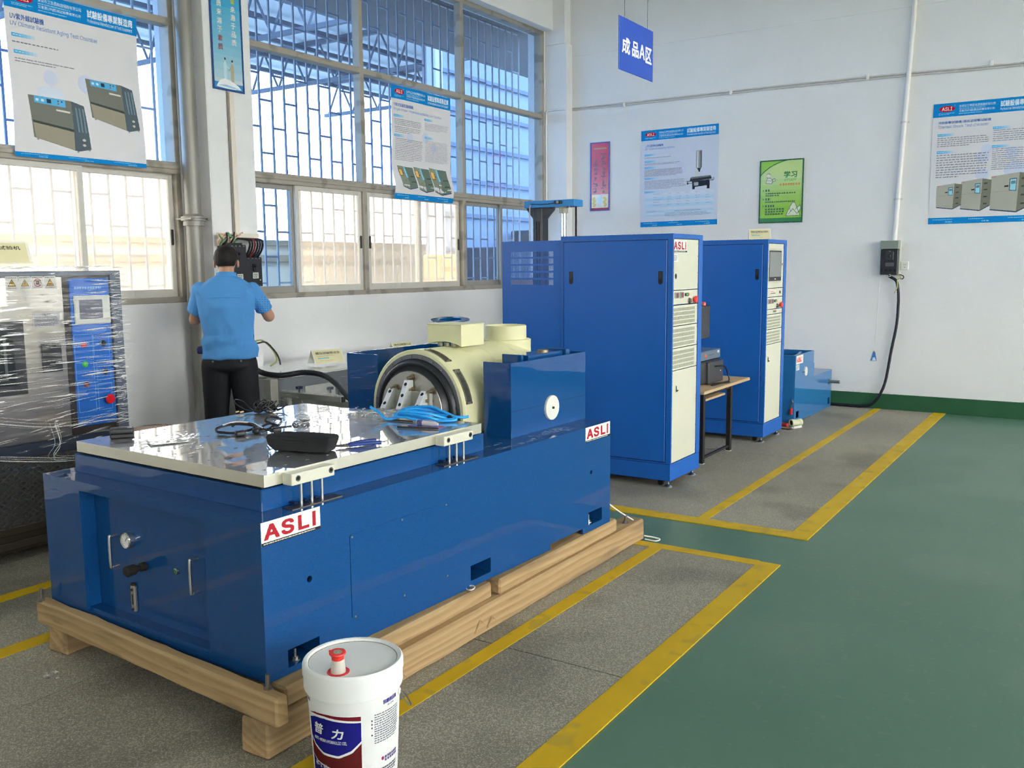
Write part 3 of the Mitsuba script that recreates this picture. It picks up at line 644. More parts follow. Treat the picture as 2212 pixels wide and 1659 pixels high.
# ================================================================== the two tall cabinets
CRM = (200, 200, 180)
def cabinet(name, label, y0, xf, rows, depth=0.88, width=0.536, handle_x=(0.09, 0.79)):
    """rows: (z0, z1, kind) of the cream panels seen in the open front"""
    c = thing(name, label, 'cabinet'); y1 = y0 + width; xb = xf - depth; zb, zt = 0.050, 1.765
    yi0, yi1 = y0 + 0.014, y1 - 0.062
    put('plinth', box(xb, xf, y0, y1, zb, 0.168, 0.004), 'cabinet_blue', c)
    put('frame', [box(xb, xf, y0, yi0, 0.17, zt, 0.002), box(xb, xf, yi1, y1, 0.17, zt, 0.003), box(xb, xf, y0, y1, 1.732, zt, 0.003), box(xb, xb + 0.02, y0, y1, 0.17, zt, 0.002),
                  box(xf - 0.10, xf - 0.09, y0, y1, 0.17, 1.74)], 'cabinet_blue', c)
    sx0, sx1, sz0, sz1 = xf - 0.852, xf - 0.045, 0.185, 1.722
    put('door_gap', box(sx0 - 0.005, sx1 + 0.005, y0 - 0.0008, y0 + 0.002, sz0 - 0.005, sz1 + 0.005), 'satin', c, (10, 34, 84))
    dr_ = put('side_door', box(sx0, sx1, y0 - 0.005, y0 + 0.002, sz0, sz1, 0.003), 'cabinet_blue', c)
    hp = Plane((0, y0 - 0.005, 0), (1, 0, 0), (0, 0, 1))
    for hx in handle_x:
        x = xf - hx
        g = R(x - 0.016, 1.437, x + 0.016, 1.512).union(ell(x, 1.437, 0.016, 0.016))
        hk = hp.put('finger_pull', g, (18, 20, 26), dr_, 0.0, 'satin', 0.001)
        hp.put('catch', R(x - 0.011, 1.46, x + 0.011, 1.506), (40, 44, 52), hk, 0.001, 'satin', 0.002)
    RC = 0.010
    fp = Plane((xf - RC, 0, 0), (0, 1, 0), (0, 0, 1))
    for z0, z1, kind in rows:
        pk = put(kind + '_panel', box(xf - RC - 0.006, xf - RC, yi0 + 0.002, yi1 - 0.001, z0 + 0.0025, z1 - 0.0025, 0.0015), 'satin', c, CRM)
        for z in ((z0 + 0.02, z1 - 0.02) if z1 - z0 < 0.3 else (z0 + 0.03, z0 + (z1 - z0) / 3, z0 + (z1 - z0) * 2 / 3, z1 - 0.03)):
            put('screw', cyl((xf - 0.010, yi1 - 0.010, z), (xf - 0.0065, yi1 - 0.010, z), 0.0055, 10, b=0.001), 'steel', pk, (220, 220, 215))
        w = yi1 - yi0
        if kind == 'grille':
            h = (z1 - z0)
            a, b = yi0 + 0.006, yi1 - 0.048
            n = 4; zz = np.linspace(z0 + 0.010, z1 - 0.016, n + 1)
            for i in range(n):
                lo, hi = zz[i] + 0.004, zz[i + 1] - 0.004
                sk = fp.put('perforated_strip', R(a, lo, b, hi), (166, 167, 148), pk, 0.0, 'matte', 0.0008)
                fp.put('perforation', shapely.union_all([R(y, z, y + 0.0035, z + 0.003) for y in np.arange(a + 0.004, b - 0.004, 0.0105) for z in np.arange(lo + 0.003, hi - 0.003, 0.0075)]), (104, 104, 92), sk, 0.0008, 'matte', 0.0003)
                pass
        if kind == 'control':
            zc = z0 + (z1 - z0) * 0.66; s = 0.03
            for y in (yi0 + 0.072, yi0 + 0.158):
                m = put('meter', box(xf - 0.012, xf - 0.002, y - s, y + s, zc - 0.021, zc + 0.021, 0.003), 'satin', pk, (150, 150, 146))
                put('display', box(xf - 0.003, xf - 0.0012, y - 0.024, y + 0.024, zc - 0.016, zc + 0.016, 0.001), 'gloss', m, (112, 64, 66))
            y = yi0 + 0.252
            rk = put('rocker_switch', box(xf - 0.012, xf - 0.002, y - 0.034, y + 0.030, zc - 0.010, zc + 0.012, 0.003), 'satin', pk, (30, 36, 32))
            put('green_lamp', box(xf - 0.0025, xf + 0.001, y - 0.020, y + 0.002, zc - 0.007, zc + 0.009, 0.002), 'gloss', rk, (40, 190, 84))
            put('red_lamp', box(xf - 0.0025, xf + 0.001, y + 0.010, y + 0.028, zc - 0.007, zc + 0.009, 0.002), 'gloss', rk, (210, 64, 52))
            zc2 = zc - 0.044; q = np.array([xf - 0.010, yi0 + 0.30, zc2])
            put('key_switch', [lathe([(0.020, 0), (0.021, 0.004), (0.019, 0.008), (0.015, 0.010), (0.015, 0.016), (0, 0.016)], q, (1, 0, 0), 20), box(xf + 0.005, xf + 0.012, q[1] - 0.02, q[1] - 0.002, zc2 - 0.012, zc2 + 0.012, 0.002)], 'brushed', pk, (128, 124, 118), smooth=40)
            q = np.array([xf - 0.010, yi0 + 0.385, zc2 + 0.006])
            put('emergency_stop', lathe([(0.014, 0), (0.014, 0.010), (0.024, 0.012), (0.026, 0.018), (0.023, 0.024), (0, 0.026)], q, (1, 0, 0), 24), 'gloss', pk, (222, 48, 40), smooth=40)
        if kind == 'lower':
            fp.put('latch_slot', R(yi0 + 0.072, z1 - 0.155, yi0 + 0.098, z1 - 0.105), (188, 188, 170), pk, 0.0, 'satin', 0.0015)
            put('latch', [box(xf - 0.010, xf - 0.004, yi0 + 0.080, yi0 + 0.088, z1 - 0.148, z1 - 0.11, 0.002), box(xf - 0.010, xf - 0.002, yi0 + 0.084, yi0 + 0.112, z1 - 0.15, z1 - 0.139, 0.002)], 'satin', pk, (44, 44, 44))
        if kind == 'door':
            fp.put('lock', ell(yi0 + 0.055, z0 + 0.097, 0.015, 0.018), (20, 22, 24), pk, 0.0, 'satin', 0.002)
            maker_plate(fp, pk, yi0 + 0.004, z1 - 0.092, yi0 + 0.245, z1 - 0.010, 0.0, True)
            lb = fp.put('rating_label', R(yi0 + 0.004, z1 - 0.158, yi0 + 0.088, z1 - 0.106), (226, 226, 222), pk, 0.0)
            fp.put('print', micro(yi0 + 0.012, z1 - 0.152, yi0 + 0.080, z1 - 0.112, 5, 5), (140, 140, 140), lb, 0.0006)
        if kind == 'monitor':
            fp.put('bezel', R(yi0 + 0.025, z0 + 0.045, yi1 - 0.055, z1 - 0.045), (186, 186, 168), pk, 0.0, 'satin', 0.002)
            a, b, lo, hi = yi0 + 0.045, yi1 - 0.075, z0 + 0.062, z1 - 0.062
            mk = put('monitor', box(xf - 0.010, xf - 0.004, a, b, lo, hi, 0.003), 'satin', pk, (42, 44, 50))
            put('screen', box(xf - 0.0045, xf - 0.003, a + 0.010, b - 0.012, lo + 0.036, hi - 0.012, 0.0005), 'gloss', mk, (126, 130, 128))
            put('badge', box(xf - 0.0045, xf - 0.003, (a + b) / 2 - 0.02, (a + b) / 2 + 0.012, lo + 0.012, lo + 0.024, 0.0005), 'paper', mk, (224, 190, 186))
            put('door_catch', [box(xf - 0.010, xf + 0.004, b + 0.02, b + 0.05, (lo + hi) / 2 + 0.005, (lo + hi) / 2 + 0.022, 0.003), box(xf - 0.006, xf + 0.002, b - 0.02, b, (lo + hi) / 2 + 0.005, (lo + hi) / 2 + 0.022, 0.002)], 'brushed', pk, (150, 146, 138))
        if kind == 'badge':
            q = fp.put('name_plate', R(yi0 + 0.10, z0 + 0.030, yi0 + 0.26, z1 - 0.018), (222, 220, 210), pk, 0.0)
            for i, ch in enumerate('ASLI'):
                a = yi0 + 0.112 + 0.036 * i
                fp.put('letter', fit(ch, a, z0 + 0.044, a + (0.028 if i < 3 else 0.008), z1 - 0.026, 4, 'inter'), (214, 60, 70), q, 0.0006)
            fp.put('underline', R(yi0 + 0.105, z0 + 0.030, yi0 + 0.255, z0 + 0.035), (70, 74, 90), q, 0.0006)
            put('lamp', box(xf - 0.010, xf - 0.004, yi1 - 0.10, yi1 - 0.072, (z0 + z1) / 2 - 0.012, (z0 + z1) / 2 + 0.012, 0.002), 'satin', pk, (104, 44, 50))
        if kind == 'switch':
            put('toggle', box(xf - 0.010, xf - 0.003, yi0 + 0.20, yi0 + 0.27, (z0 + z1) / 2 - 0.008, (z0 + z1) / 2 + 0.010, 0.003), 'satin', pk, (120, 120, 112))
    for y in (y0 + 0.035, y1 - 0.06):
        q = np.array([xf - 0.03, y, 0.0035])
        put('levelling_foot', [lathe([(0, 0), (0.030, 0), (0.030, 0.005), (0.022, 0.012), (0.010, 0.020), (0.010, 0.026), (0, 0.026)], q, (0, 0, 1), 24), cyl(q + [0, 0, 0.02], q + [0, 0, 0.055], 0.006, 10)], 'steel', c, (196, 198, 200), smooth=40)
    for x, y in ((xf - 0.10, y0 + 0.07), (xf - 0.10, y1 - 0.09), (xb + 0.08, y0 + 0.07), (xb + 0.08, y1 - 0.09)):
        put('caster', [cyl((x, y - 0.012, 0.0255), (x, y + 0.012, 0.0255), 0.022, 20, b=0.003), box(x - 0.02, x + 0.02, y - 0.02, y + 0.02, 0.044, 0.052)], 'matte', c, (26, 24, 24), smooth=30)
    return c, xb
cab1, xb1 = cabinet('amplifier_cabinet', 'tall blue cabinet with three grilles and open louvred rear door, beside the large tester', 5.842, -2.492,
                    [(1.379, 1.732, 'door'), (1.279, 1.379, 'control'), (1.132, 1.277, 'grille'), (0.978, 1.132, 'grille'), (0.823, 0.978, 'grille'), (0.170, 0.823, 'lower')])
cab2, xb2 = cabinet('control_cabinet', 'tall blue cabinet with a monitor behind its glass front, beyond the work table', 7.785, -2.457,
                    [(1.345, 1.732, 'monitor'), (1.268, 1.345, 'badge'), (1.163, 1.268, 'control'), (1.118, 1.163, 'switch'), (0.988, 1.118, 'grille'), (0.858, 0.988, 'grille'), (0.170, 0.858, 'lower')])
# rear door of the first cabinet, swung open: a louvred sheet
xd0, xd1, yd = -3.893, xb1 - 0.004, 5.856
slots = [R(x, z, x + 0.0055, z + 0.038) for x in np.arange(-3.812, -3.44, 0.0104) for z in 1.622 - 0.0518 * np.arange(5)]
rd = sg.box(xd0, 0.18, xd1, 1.738).difference(shapely.union_all(slots))
put('rear_door', [extrude(rd, 0.0025, frame((0, yd, 0), (1, 0, 0), (0, 0, 1))), box(xd0, xd0 + 0.003, yd, yd + 0.022, 0.18, 1.738), box(xd0, xd1, yd, yd + 0.022, 1.735, 1.738), box(xd0, xd1, yd, yd + 0.022, 0.18, 0.183)], 'cabinet_blue', cab1)
for z in (0.4, 1.0, 1.55):
    put('hinge', cyl((xb1 - 0.002, yd - 0.004, z), (xb1 - 0.002, yd - 0.004, z + 0.06), 0.005, 10), 'cabinet_blue', cab1)

# ------------------------------------------------------------------ work table between the cabinets, with what stands on it
tbl = thing('work_table', 'plywood work table on a black steel frame between the two cabinets', 'table')
def _ply(p, n, uv):
    g = fbm(p.x * 22, p.y * 3, p.z * 30, 3)
    return mix((0.42, 0.29, 0.155), (0.58, 0.42, 0.25), g)
scene['plywood'] = two(type='principled', base_color=proc(_ply), roughness=0.6, specular=0.25)
put('tabletop', box(-3.12, -2.548, 6.60, 7.665, 0.566, 0.590, 0.002), 'plywood', tbl)
put('shelf', box(-3.05, -2.63, 6.70, 7.29, 0.478, 0.496, 0.002), 'plywood', tbl)
for x in (-2.60, -3.08):
    for y in (6.70, 7.31):
        put('leg', box(x - 0.019, x + 0.019, y - 0.019, y + 0.019, 0.010, 0.566, 0.002), 'satin', tbl, (34, 33, 32))
        put('leg_foot', box(x - 0.021, x + 0.021, y - 0.021, y + 0.021, 0.0035, 0.010, 0.002), 'satin', tbl, (196, 194, 186))
put('rail', [box(-2.612, -2.588, 6.71, 7.30, 0.535, 0.565, 0.002), box(-3.092, -3.068, 6.71, 7.30, 0.535, 0.565, 0.002)], 'satin', tbl, (34, 33, 32))
put('rail', [box(-2.612, -2.588, 6.71, 7.30, 0.040, 0.058, 0.002), box(-3.07, -2.61, 7.30, 7.325, 0.52, 0.55, 0.002), box(-3.07, -2.61, 6.69, 6.715, 0.52, 0.55, 0.002)], 'satin', tbl, (34, 33, 32))
ups = thing('power_unit', 'dark grey power unit with a white lamp and cable, on the work table', 'power unit')
put('case', rbox(-3.00, -2.685, 6.86, 7.33, 0.592, 0.782, 0.025), 'satin', ups, (52, 52, 54), smooth=35)
put('front', rbox(-2.70, -2.662, 6.99, 7.325, 0.594, 0.772, 0.012), 'satin', ups, (62, 62, 64), smooth=35)
put('lamp', cyl((-2.662, 7.25, 0.685), (-2.659, 7.25, 0.685), 0.005, 10), 'gloss', ups, (236, 240, 244))
put('cable', tube([[-2.665, 7.12, 0.73], [-2.63, 7.15, 0.735], [-2.62, 7.24, 0.72], [-2.615, 7.29, 0.66], [-2.60, 7.29, 0.605], [-2.60, 7.20, 0.597], [-2.64, 7.05, 0.596], [-2.62, 6.95, 0.596], [-2.60, 7.1, 0.597], [-2.57, 7.22, 0.597]], 0.0055, 8), 'satin', ups, (26, 26, 26), smooth=40)
rk = thing('controller_unit', 'flat blue-grey controller with a red lamp, stacked on the dark power unit', 'instrument')
put('case', box(-3.05, -2.700, 6.72, 7.335, 0.785, 0.862, 0.004), 'satin', rk, (84, 104, 128))
put('front', box(-2.701, -2.695, 6.725, 7.33, 0.789, 0.858, 0.002), 'satin', rk, (96, 108, 122))
put('lamp', lathe([(0.016, 0), (0.016, 0.002), (0.009, 0.003), (0, 0.006)], (-2.695, 7.00, 0.822), (1, 0, 0), 16), 'gloss', rk, (230, 90, 80))
for i in range(4):
    put('indicator', cyl((-2.695, 7.07 + 0.035 * i, 0.825), (-2.693, 7.07 + 0.035 * i, 0.825), 0.004, 8), 'satin', rk, (50, 54, 62))
put('badge', box(-2.696, -2.6935, 7.26, 7.30, 0.83, 0.85, 0.001), 'paper', rk, (190, 196, 204))
for x in (-2.97, -2.74):
    for y in (6.92, 7.26):
        put('rubber_foot', cyl((x, y, 0.7825), (x, y, 0.7855), 0.012, 12), 'matte', rk, (24, 24, 24))
mon = thing('computer_monitor', 'thin black monitor seen edge-on above the work table', 'monitor')
put('screen', rbox(-2.728, -2.700, 6.55, 7.09, 0.965, 1.230, 0.006), 'gloss', mon, (26, 27, 30), smooth=35)
put('stand', [cyl((-2.76, 6.82, 0.87), (-2.76, 6.82, 1.12), 0.016, 14), box(-2.775, -2.727, 6.78, 6.86, 1.06, 1.16, 0.004)], 'satin', mon, (30, 30, 32))
put('base', cyl((-2.82, 6.84, 0.8625), (-2.82, 6.84, 0.874), 0.10, 28, b=0.003), 'satin', mon, (30, 30, 32), smooth=30)
bl_ = thing('red_beacon', 'small red signal lamp on the thin monitor', 'lamp')
put('lens', lathe([(0.018, 0), (0.018, 0.018), (0.012, 0.028), (0, 0.03)], (-2.714, 6.985, 1.2305), (0, 0, 1), 16), 'gloss', bl_, (226, 84, 70), smooth=40)

# ------------------------------------------------------------------ the small stepped tester by the back wall
sm = thing('small_vibration_tester', 'small stepped blue vibration tester against the green baseboard, beyond the monitor cabinet', 'test machine')
x1 = -2.50; x0 = -3.25; y0, y1, yt = 8.855, 10.262, 9.51
side = sg.Polygon([(y0, 0.004), (9.10, 0.004), (9.10, 0.012), (9.45, 0.012), (9.45, 0.004), (y1, 0.004), (y1, 0.408), (yt, 0.408), (yt, 0.675), (y0, 0.675)])
sp = [(8.925, 0.052, 9.030, 0.118), (10.135, 0.035, 10.215, 0.105)]
side = side.difference(shapely.union_all([R(*p) for p in sp]))
SB = 'small_blue'
def _sb(p, n, uv): return mix((0.022, 0.155, 0.38), (0.028, 0.180, 0.43), noise(p.x * 200, p.y * 200, p.z * 200))
scene[SB] = two(type='plastic', diffuse_reflectance=proc(_sb), int_ior=1.5)
fy = frame((x1 - 0.01, 0, 0), (0, 1, 0), (0, 0, 1))
put('body', [extrude(side, 0.01, fy), box(x0, x1 - 0.01, y0, y0 + 0.01, 0.004, 0.675, 0.001), box(x0, x0 + 0.01, y0, y1, 0.004, 0.40, 0.001), box(x0, x1 - 0.01, y1 - 0.01, y1, 0.004, 0.408, 0.001),
             box(x0, x1 - 0.002, yt - 0.0, y1, 0.398, 0.408, 0.002), box(x0, x1 - 0.01, y0, yt, 0.42, 0.43), box(x0, x0 + 0.008, y0, yt, 0.4, 0.675, 0.001), box(x0, x1 - 0.01, yt - 0.008, yt, 0.40, 0.675, 0.001)], SB, sm)
put('step_bracket', box(x1 - 0.06, x1 - 0.002, yt, yt + 0.04, 0.409, 0.545, 0.002), SB, sm)
for a, b, c, d in sp:
    put('fork_pocket', [box(x1 - 0.12, x1 - 0.011, a - 0.004, c + 0.004, b - 0.006, b), box(x1 - 0.12, x1 - 0.011, a - 0.004, c + 0.004, d, d + 0.006), box(x1 - 0.125, x1 - 0.118, a, c, b, d)], 'matte', sm, (16, 34, 60))
q = Plane((x1, 0, 0), (0, 1, 0), (0, 0, 1))
k = q.put('name_plate', R(8.882, 0.585, 9.115, 0.668), (226, 222, 214), sm, 0.0005)
for i, ch in enumerate('ASLI'):
    a = 8.895 + 0.055 * i
    q.put('letter', fit(ch, a, 0.602, a + (0.042 if i < 3 else 0.012), 0.652, 4, 'inter'), (206, 44, 60), k, 0.0012)
lb = q.put('rating_label', R(8.884, 0.525, 8.99, 0.578), (214, 218, 220), sm, 0.0005)
q.put('print', micro(8.892, 0.530, 8.98, 0.573, 4, 9), (140, 146, 150), lb, 0.0012)
put('trunnion_cap', lathe([(0, 0), (0.046, 0), (0.046, 0.012), (0.043, 0.014), (0, 0.014)], (x1, 9.20, 0.492), (1, 0, 0), 32), 'satin', sm, (206, 208, 204), smooth=30)
put('pin', cyl((x1, 9.12, 0.492), (x1 + 0.02, 9.12, 0.492), 0.008, 10), 'steel', sm, (210, 210, 205))
put('tie_bar', [cyl((x1 - 0.02, 10.15, 0.285), (x1 + 0.115, 10.15, 0.285), 0.018, 18, b=0.003), cyl((x1 - 0.002, 10.15, 0.285), (x1 + 0.012, 10.15, 0.285), 0.03, 20)], 'steel', sm, (176, 172, 160), smooth=35)
put('shaker_drum', [lathe([(0, 0), (0.17, 0), (0.185, 0.015), (0.185, 0.30), (0.17, 0.31), (0.17, 0.33), (0, 0.33)], (-2.93, 9.02, 0.46), (0, 0.55, 0.83), 40)], SB, sm, smooth=30)
put('table_ring', lathe([(0.0, 0), (0.12, 0), (0.125, 0.006), (0.12, 0.012), (0, 0.012)], np.array([-2.93, 9.02, 0.46]) + 0.331 * np.array([0, 0.55, 0.83]), (0, 0.55, 0.83), 32), 'brushed', sm, (190, 192, 190), smooth=30)
put('cross_bar', tube([[-2.62, 8.90, 0.64], [-2.60, 9.2, 0.63], [-2.62, 9.45, 0.645]], 0.02, 10), SB, sm)
# pipe fittings left on the floor by the second cabinet
fit_ = thing('pipe_fitting', 'cream pipe fitting with a dark mouth, lying by the small stepped tester', 'pipe fitting')
put('fitting', [lathe([(0.024, 0), (0.034, 0), (0.034, 0.03), (0.030, 0.034), (0.030, 0.09), (0.034, 0.094), (0.034, 0.12), (0.024, 0.12), (0.024, 0.0)], (-2.492, 8.735, 0.038), (0.55, 0.83, 0.0), 24)], 'satin', fit_, (212, 214, 178), smooth=40)
put('mouth', cyl((-2.488, 8.741, 0.038), (-2.485, 8.745, 0.038), 0.025, 20), 'matte', fit_, (18, 18, 18))
vl = thing('red_hose_end', 'red rubber hose end beside the cream pipe fitting', 'hose')
put('hose', tube([[-2.60, 8.72, 0.025], [-2.55, 8.71, 0.022], [-2.51, 8.69, 0.022]], 0.018, 12), 'satin', vl, (196, 46, 40))
va = thing('red_valve', 'small red-handled valve hanging on the dark side of the small tester', 'valve')
put('handle', box(-2.535, -2.512, 8.825, 8.853, 0.10, 0.165, 0.004), 'satin', va, (206, 50, 52))
put('stem', tube([[-2.523, 8.84, 0.165], [-2.520, 8.838, 0.20], [-2.51, 8.835, 0.225], [-2.522, 8.84, 0.25]], 0.006, 8), 'steel', va, (150, 150, 150))
wp = thing('white_plug', 'white plug on a black lead, on the floor before the small tester', 'plug')
put('plug', [cyl((-2.428, 8.585, 0.018), (-2.385, 8.70, 0.018), 0.013, 14, b=0.003), cyl((-2.43, 8.58, 0.018), (-2.44, 8.555, 0.018), 0.006, 8)], 'satin', wp, (218, 216, 208), smooth=40)
put('lead', tube([[-2.57, 8.56, 0.008], [-2.50, 8.545, 0.008], [-2.45, 8.54, 0.010], [-2.432, 8.565, 0.016]], 0.005, 8), 'satin', wp, (24, 24, 24))

# ================================================================== things on the walls
# ------------------------------------------------------------------ product posters
BAND, TAGC, LOGO = (30, 136, 206), (120, 190, 232), (190, 30, 52)
def smoothcol(a, b, t): return tuple(np.array(a) * (1 - t) + np.array(b) * t)
class Poster:
    """prints in poster units: x to the right and y down, both from 0 to 1"""
    def __init__(self, name, label, o, ex, W, H, bend=None, sheet=(222, 220, 222)):
        self.k = thing(name, label, 'poster'); self.W, self.H = W, H
        self.pl = Plane(o, ex, (0, 0, 1), bend)
        m = extrude(R(0, 0, W, H), 0.0012)
        v, f = trimesh.remesh.subdivide_to_size(m.vertices, m.faces, 0.06, max_iter=12)
        m = trimesh.Trimesh(v, f, process=False)
        if bend is not None:
            v = np.array(m.vertices); v[:, 2] += bend(v[:, 0], v[:, 1]); m.vertices = v
        put('sheet', xf(m, self.pl.M), 'paper', self.k, sheet)
    def g(self, poly): return affinity.affine_transform(poly, [self.W, 0, 0, -self.H, 0, self.H])
    def pr(self, name, poly, col, layer=1, parent=None, sub=0.08):
        return self.pl.put(name, self.g(poly), col, parent or self.k, 0.0014 + 0.0006 * layer, 'paper', 0.0004, sub)
    def txt(self, name, s, x0, y0, x1, y1, col, layer=1, bold=1, font='cjk', parent=None, size=72, slant=0.0):
        # lettering is laid out upright, then turned into poster units
        g = fit(s, x0 * self.W, (1 - y1) * self.H, x1 * self.W, (1 - y0) * self.H, bold, font, size, slant)
        return self.pl.put(name, g, col, parent or self.k, 0.0014 + 0.0006 * layer, 'paper', 0.0004, None)
    def small(self, x0, y0, x1, y1, rows, seed, col=(110, 110, 116), **kw):
        col = smoothcol(col, (200, 202, 208), 0.30); kw.setdefault('fill', 0.32)
        g = micro(x0 * self.W, (1 - y1) * self.H, x1 * self.W, (1 - y0) * self.H, rows, seed, **kw)
        return self.pl.put('fine_print', g, col, self.k, 0.0034, 'paper', 0.0003, None)
    def tagbar(self, x, y, w=0.15, h=0.022):
        for i in range(6):
            t = i / 6
            self.pr('heading_bar', R(x + w * t, y, x + w * (t + 1 / 6), y + h), smoothcol((86, 176, 226), (222, 226, 232), t ** 1.2), 1)
        self.small(x + 0.008, y + 0.004, x + 0.07, y + h - 0.004, 1, int(x * 991 + y * 577), (232, 240, 246), word=1.2)
    def header(self, hb, logo=True, tx=0.235):
        b = self.pr('header', R(0, 0, 1, hb), BAND, 1)
        if logo:
            lg = self.pr('logo', ell(0.125, hb * 0.42, 0.072, hb * 0.22), LOGO, 2, b)
            self.txt('letters', 'ASLI', 0.078, hb * 0.29, 0.172, hb * 0.55, (240, 236, 236), 3, 1, 'inter', lg)
            self.pr('registered_mark', ell(0.195, hb * 0.20, 0.006, 0.005).difference(ell(0.195, hb * 0.20, 0.0045, 0.0036)), (200, 220, 236), 2, b)
        for s_, y0, y1, xe in (('東莞市艾思荔檢測儀器有限公司', 0.20, 0.40, 0.555), ('艾思荔(中國)測試設備有限公司', 0.56, 0.74, 0.55)):
            self.txt('letters', s_, tx, hb * y0, xe, hb * y1, (216, 234, 246), 2, 0, 'cjk', b, 40)
        for y in (0.44, 0.79):
            g = micro(tx * self.W, (1 - hb * (y + 0.09)) * self.H, 0.55 * self.W, (1 - hb * y) * self.H, 1, int(y * 100), word=3)
            self.pl.put('fine_print', g, (150, 204, 236), b, 0.0026, 'paper', 0.0003, None)
        g = micro(0.05 * self.W, (1 - hb * 0.86) * self.H, 0.20 * self.W, (1 - hb * 0.70) * self.H, 2, 5, word=3)
        if logo: self.pl.put('fine_print', g, (130, 196, 234), b, 0.0026, 'paper', 0.0003, None)
        self.txt('letters', '試驗設備專業製造商', 0.60, hb * 0.16, 0.965, hb * 0.60, (236, 244, 250), 2, 1, 'cjk', b, 60)
        self.txt('letters', 'Professional Manufacturer of Test Equipment', 0.60, hb * 0.66, 0.962, hb * 0.90, (226, 240, 250), 2, 0, 'inter', b, 48)
    def footer(self, y=0.945):
        b = self.pr('footer', R(0, y, 1, 1), BAND, 1)
        h = 1 - y
        for x in (0.04, 0.37, 0.72):
            for (a, c, d, e) in ((0, 0.22, 0.20, 0.42), (0.12, 0.55, 0.08, 0.85)):
                gm = micro((x + a) * self.W, (1 - (y + h * e)) * self.H, (x + a + d) * self.W, (1 - (y + h * c)) * self.H, 1, int(x * 100 + c * 10), word=1.4)
                self.pl.put('fine_print', gm, (150, 204, 238), b, 0.0026, 'paper', 0.0003, None)
    def bubble(self, *cs):
        for x, y, r in cs: self.pr('watermark', ell(x, y, r, r * self.W / self.H), (206, 212, 230), 0)
    def poly(self, name, pts, col, layer, parent=None): return self.pr(name, sg.Polygon(pts), col, layer, parent)

# UV poster on the left window
bend1 = lambda s, t: 0.012 * np.sin(3.1 * s + 1.7 * t) + 0.014 * np.sin(5.2 * t + 1.0 * s) + 0.02
P = Poster('uv_chamber_poster', 'large poster of two grey steel UV chambers, hung on the window at far left', (-6.075, 3.368, 2.298), (0, 1, 0), 0.972, 1.065, bend1)
P.header(0.115)
P.txt('title', 'UV紫外線試驗機', 0.035, 0.145, 0.27, 0.182, (60, 96, 170), 1, 1)
P.txt('title', 'UV Climate Resistant Aging Test Chamber', 0.035, 0.192, 0.675, 0.226, (96, 132, 190), 1, 0, 'inter')
P.tagbar(0.035, 0.262, 0.16); P.small(0.035, 0.305, 0.50, 0.325, 1, 3, (90, 84, 100), word=1.2)
P.tagbar(0.04, 0.362, 0.16); P.small(0.04, 0.405, 0.49, 0.437, 2, 4, (110, 104, 118), word=3)
P.bubble((0.28, 0.50, 0.052), (0.55, 0.50, 0.066), (0.70, 0.56, 0.03))
P.pr('watermark', ell(0.27, 0.60, 0.10, 0.05), (214, 222, 236), 0)
def uvbox(x, y, w, h):
    """a cabinet drawn on the poster: x, y its top left corner"""
    f = lambda a, b: (x + a * w, y + b * h)
    k = P.poly('chamber_picture', [f(0, 0.02), f(0.70, 0.03), f(0.72, 0.98), f(0.06, 0.80)], (124, 126, 118), 1)
    P.poly('lower_door', [f(0.055, 0.52), f(0.71, 0.62), f(0.72, 0.98), f(0.09, 0.80)], (160, 154, 136), 2, k)
    P.poly('gap', [f(0.05, 0.48), f(0.71, 0.575), f(0.71, 0.625), f(0.055, 0.525)], (72, 80, 78), 2, k)
    P.poly('side', [f(0.70, 0.03), f(0.92, 0.09), f(1.0, 0.93), f(0.79, 0.99), f(0.72, 0.98)], (92, 104, 112), 2, k)
    P.poly('control_strip', [f(0.09, 0.025), f(0.60, 0.035), f(0.60, 0.175), f(0.09, 0.15)], (96, 178, 222), 2, k)
    P.poly('screen', [f(0.29, 0.055), f(0.36, 0.057), f(0.365, 0.135), f(0.295, 0.13)], (52, 66, 88), 3, k)
    for a in (0.115, 0.20): P.poly('label', [f(a, 0.07), f(a + 0.045, 0.072), f(a + 0.045, 0.12), f(a, 0.115)], (214, 232, 240), 3, k)
    for a, b, c in ((0.48, 0.07, (60, 70, 86)), (0.54, 0.072, (60, 70, 86)), (0.48, 0.12, (196, 60, 72))): P.pr('button', ell(*f(a, b), 0.012 * w, 0.014 * h), c, 3, k)
    P.poly('model_label', [f(0.44, 0.225), f(0.67, 0.24), f(0.67, 0.275), f(0.44, 0.26)], (216, 214, 202), 2, k)
    for a in (0.76, 0.82, 0.88): P.poly('louvre', [f(a, 0.14), f(a + 0.025, 0.15), f(a + 0.055, 0.62), f(a + 0.03, 0.61)], (124, 146, 160), 3, k)
    for b in (0.76, 0.86): P.pr('valve', ell(*f(0.88, b), 0.03 * w, 0.025 * h), (196, 198, 184), 3, k)
    for a, b in ((0.12, 0.83), (0.77, 1.0), (0.97, 0.95)): P.pr('wheel', ell(*f(a, b), 0.018 * w, 0.018 * h), (160, 156, 150), 1, k)
uvbox(0.105, 0.615, 0.44, 0.325); uvbox(0.545, 0.455, 0.42, 0.315)
P.footer(0.972)
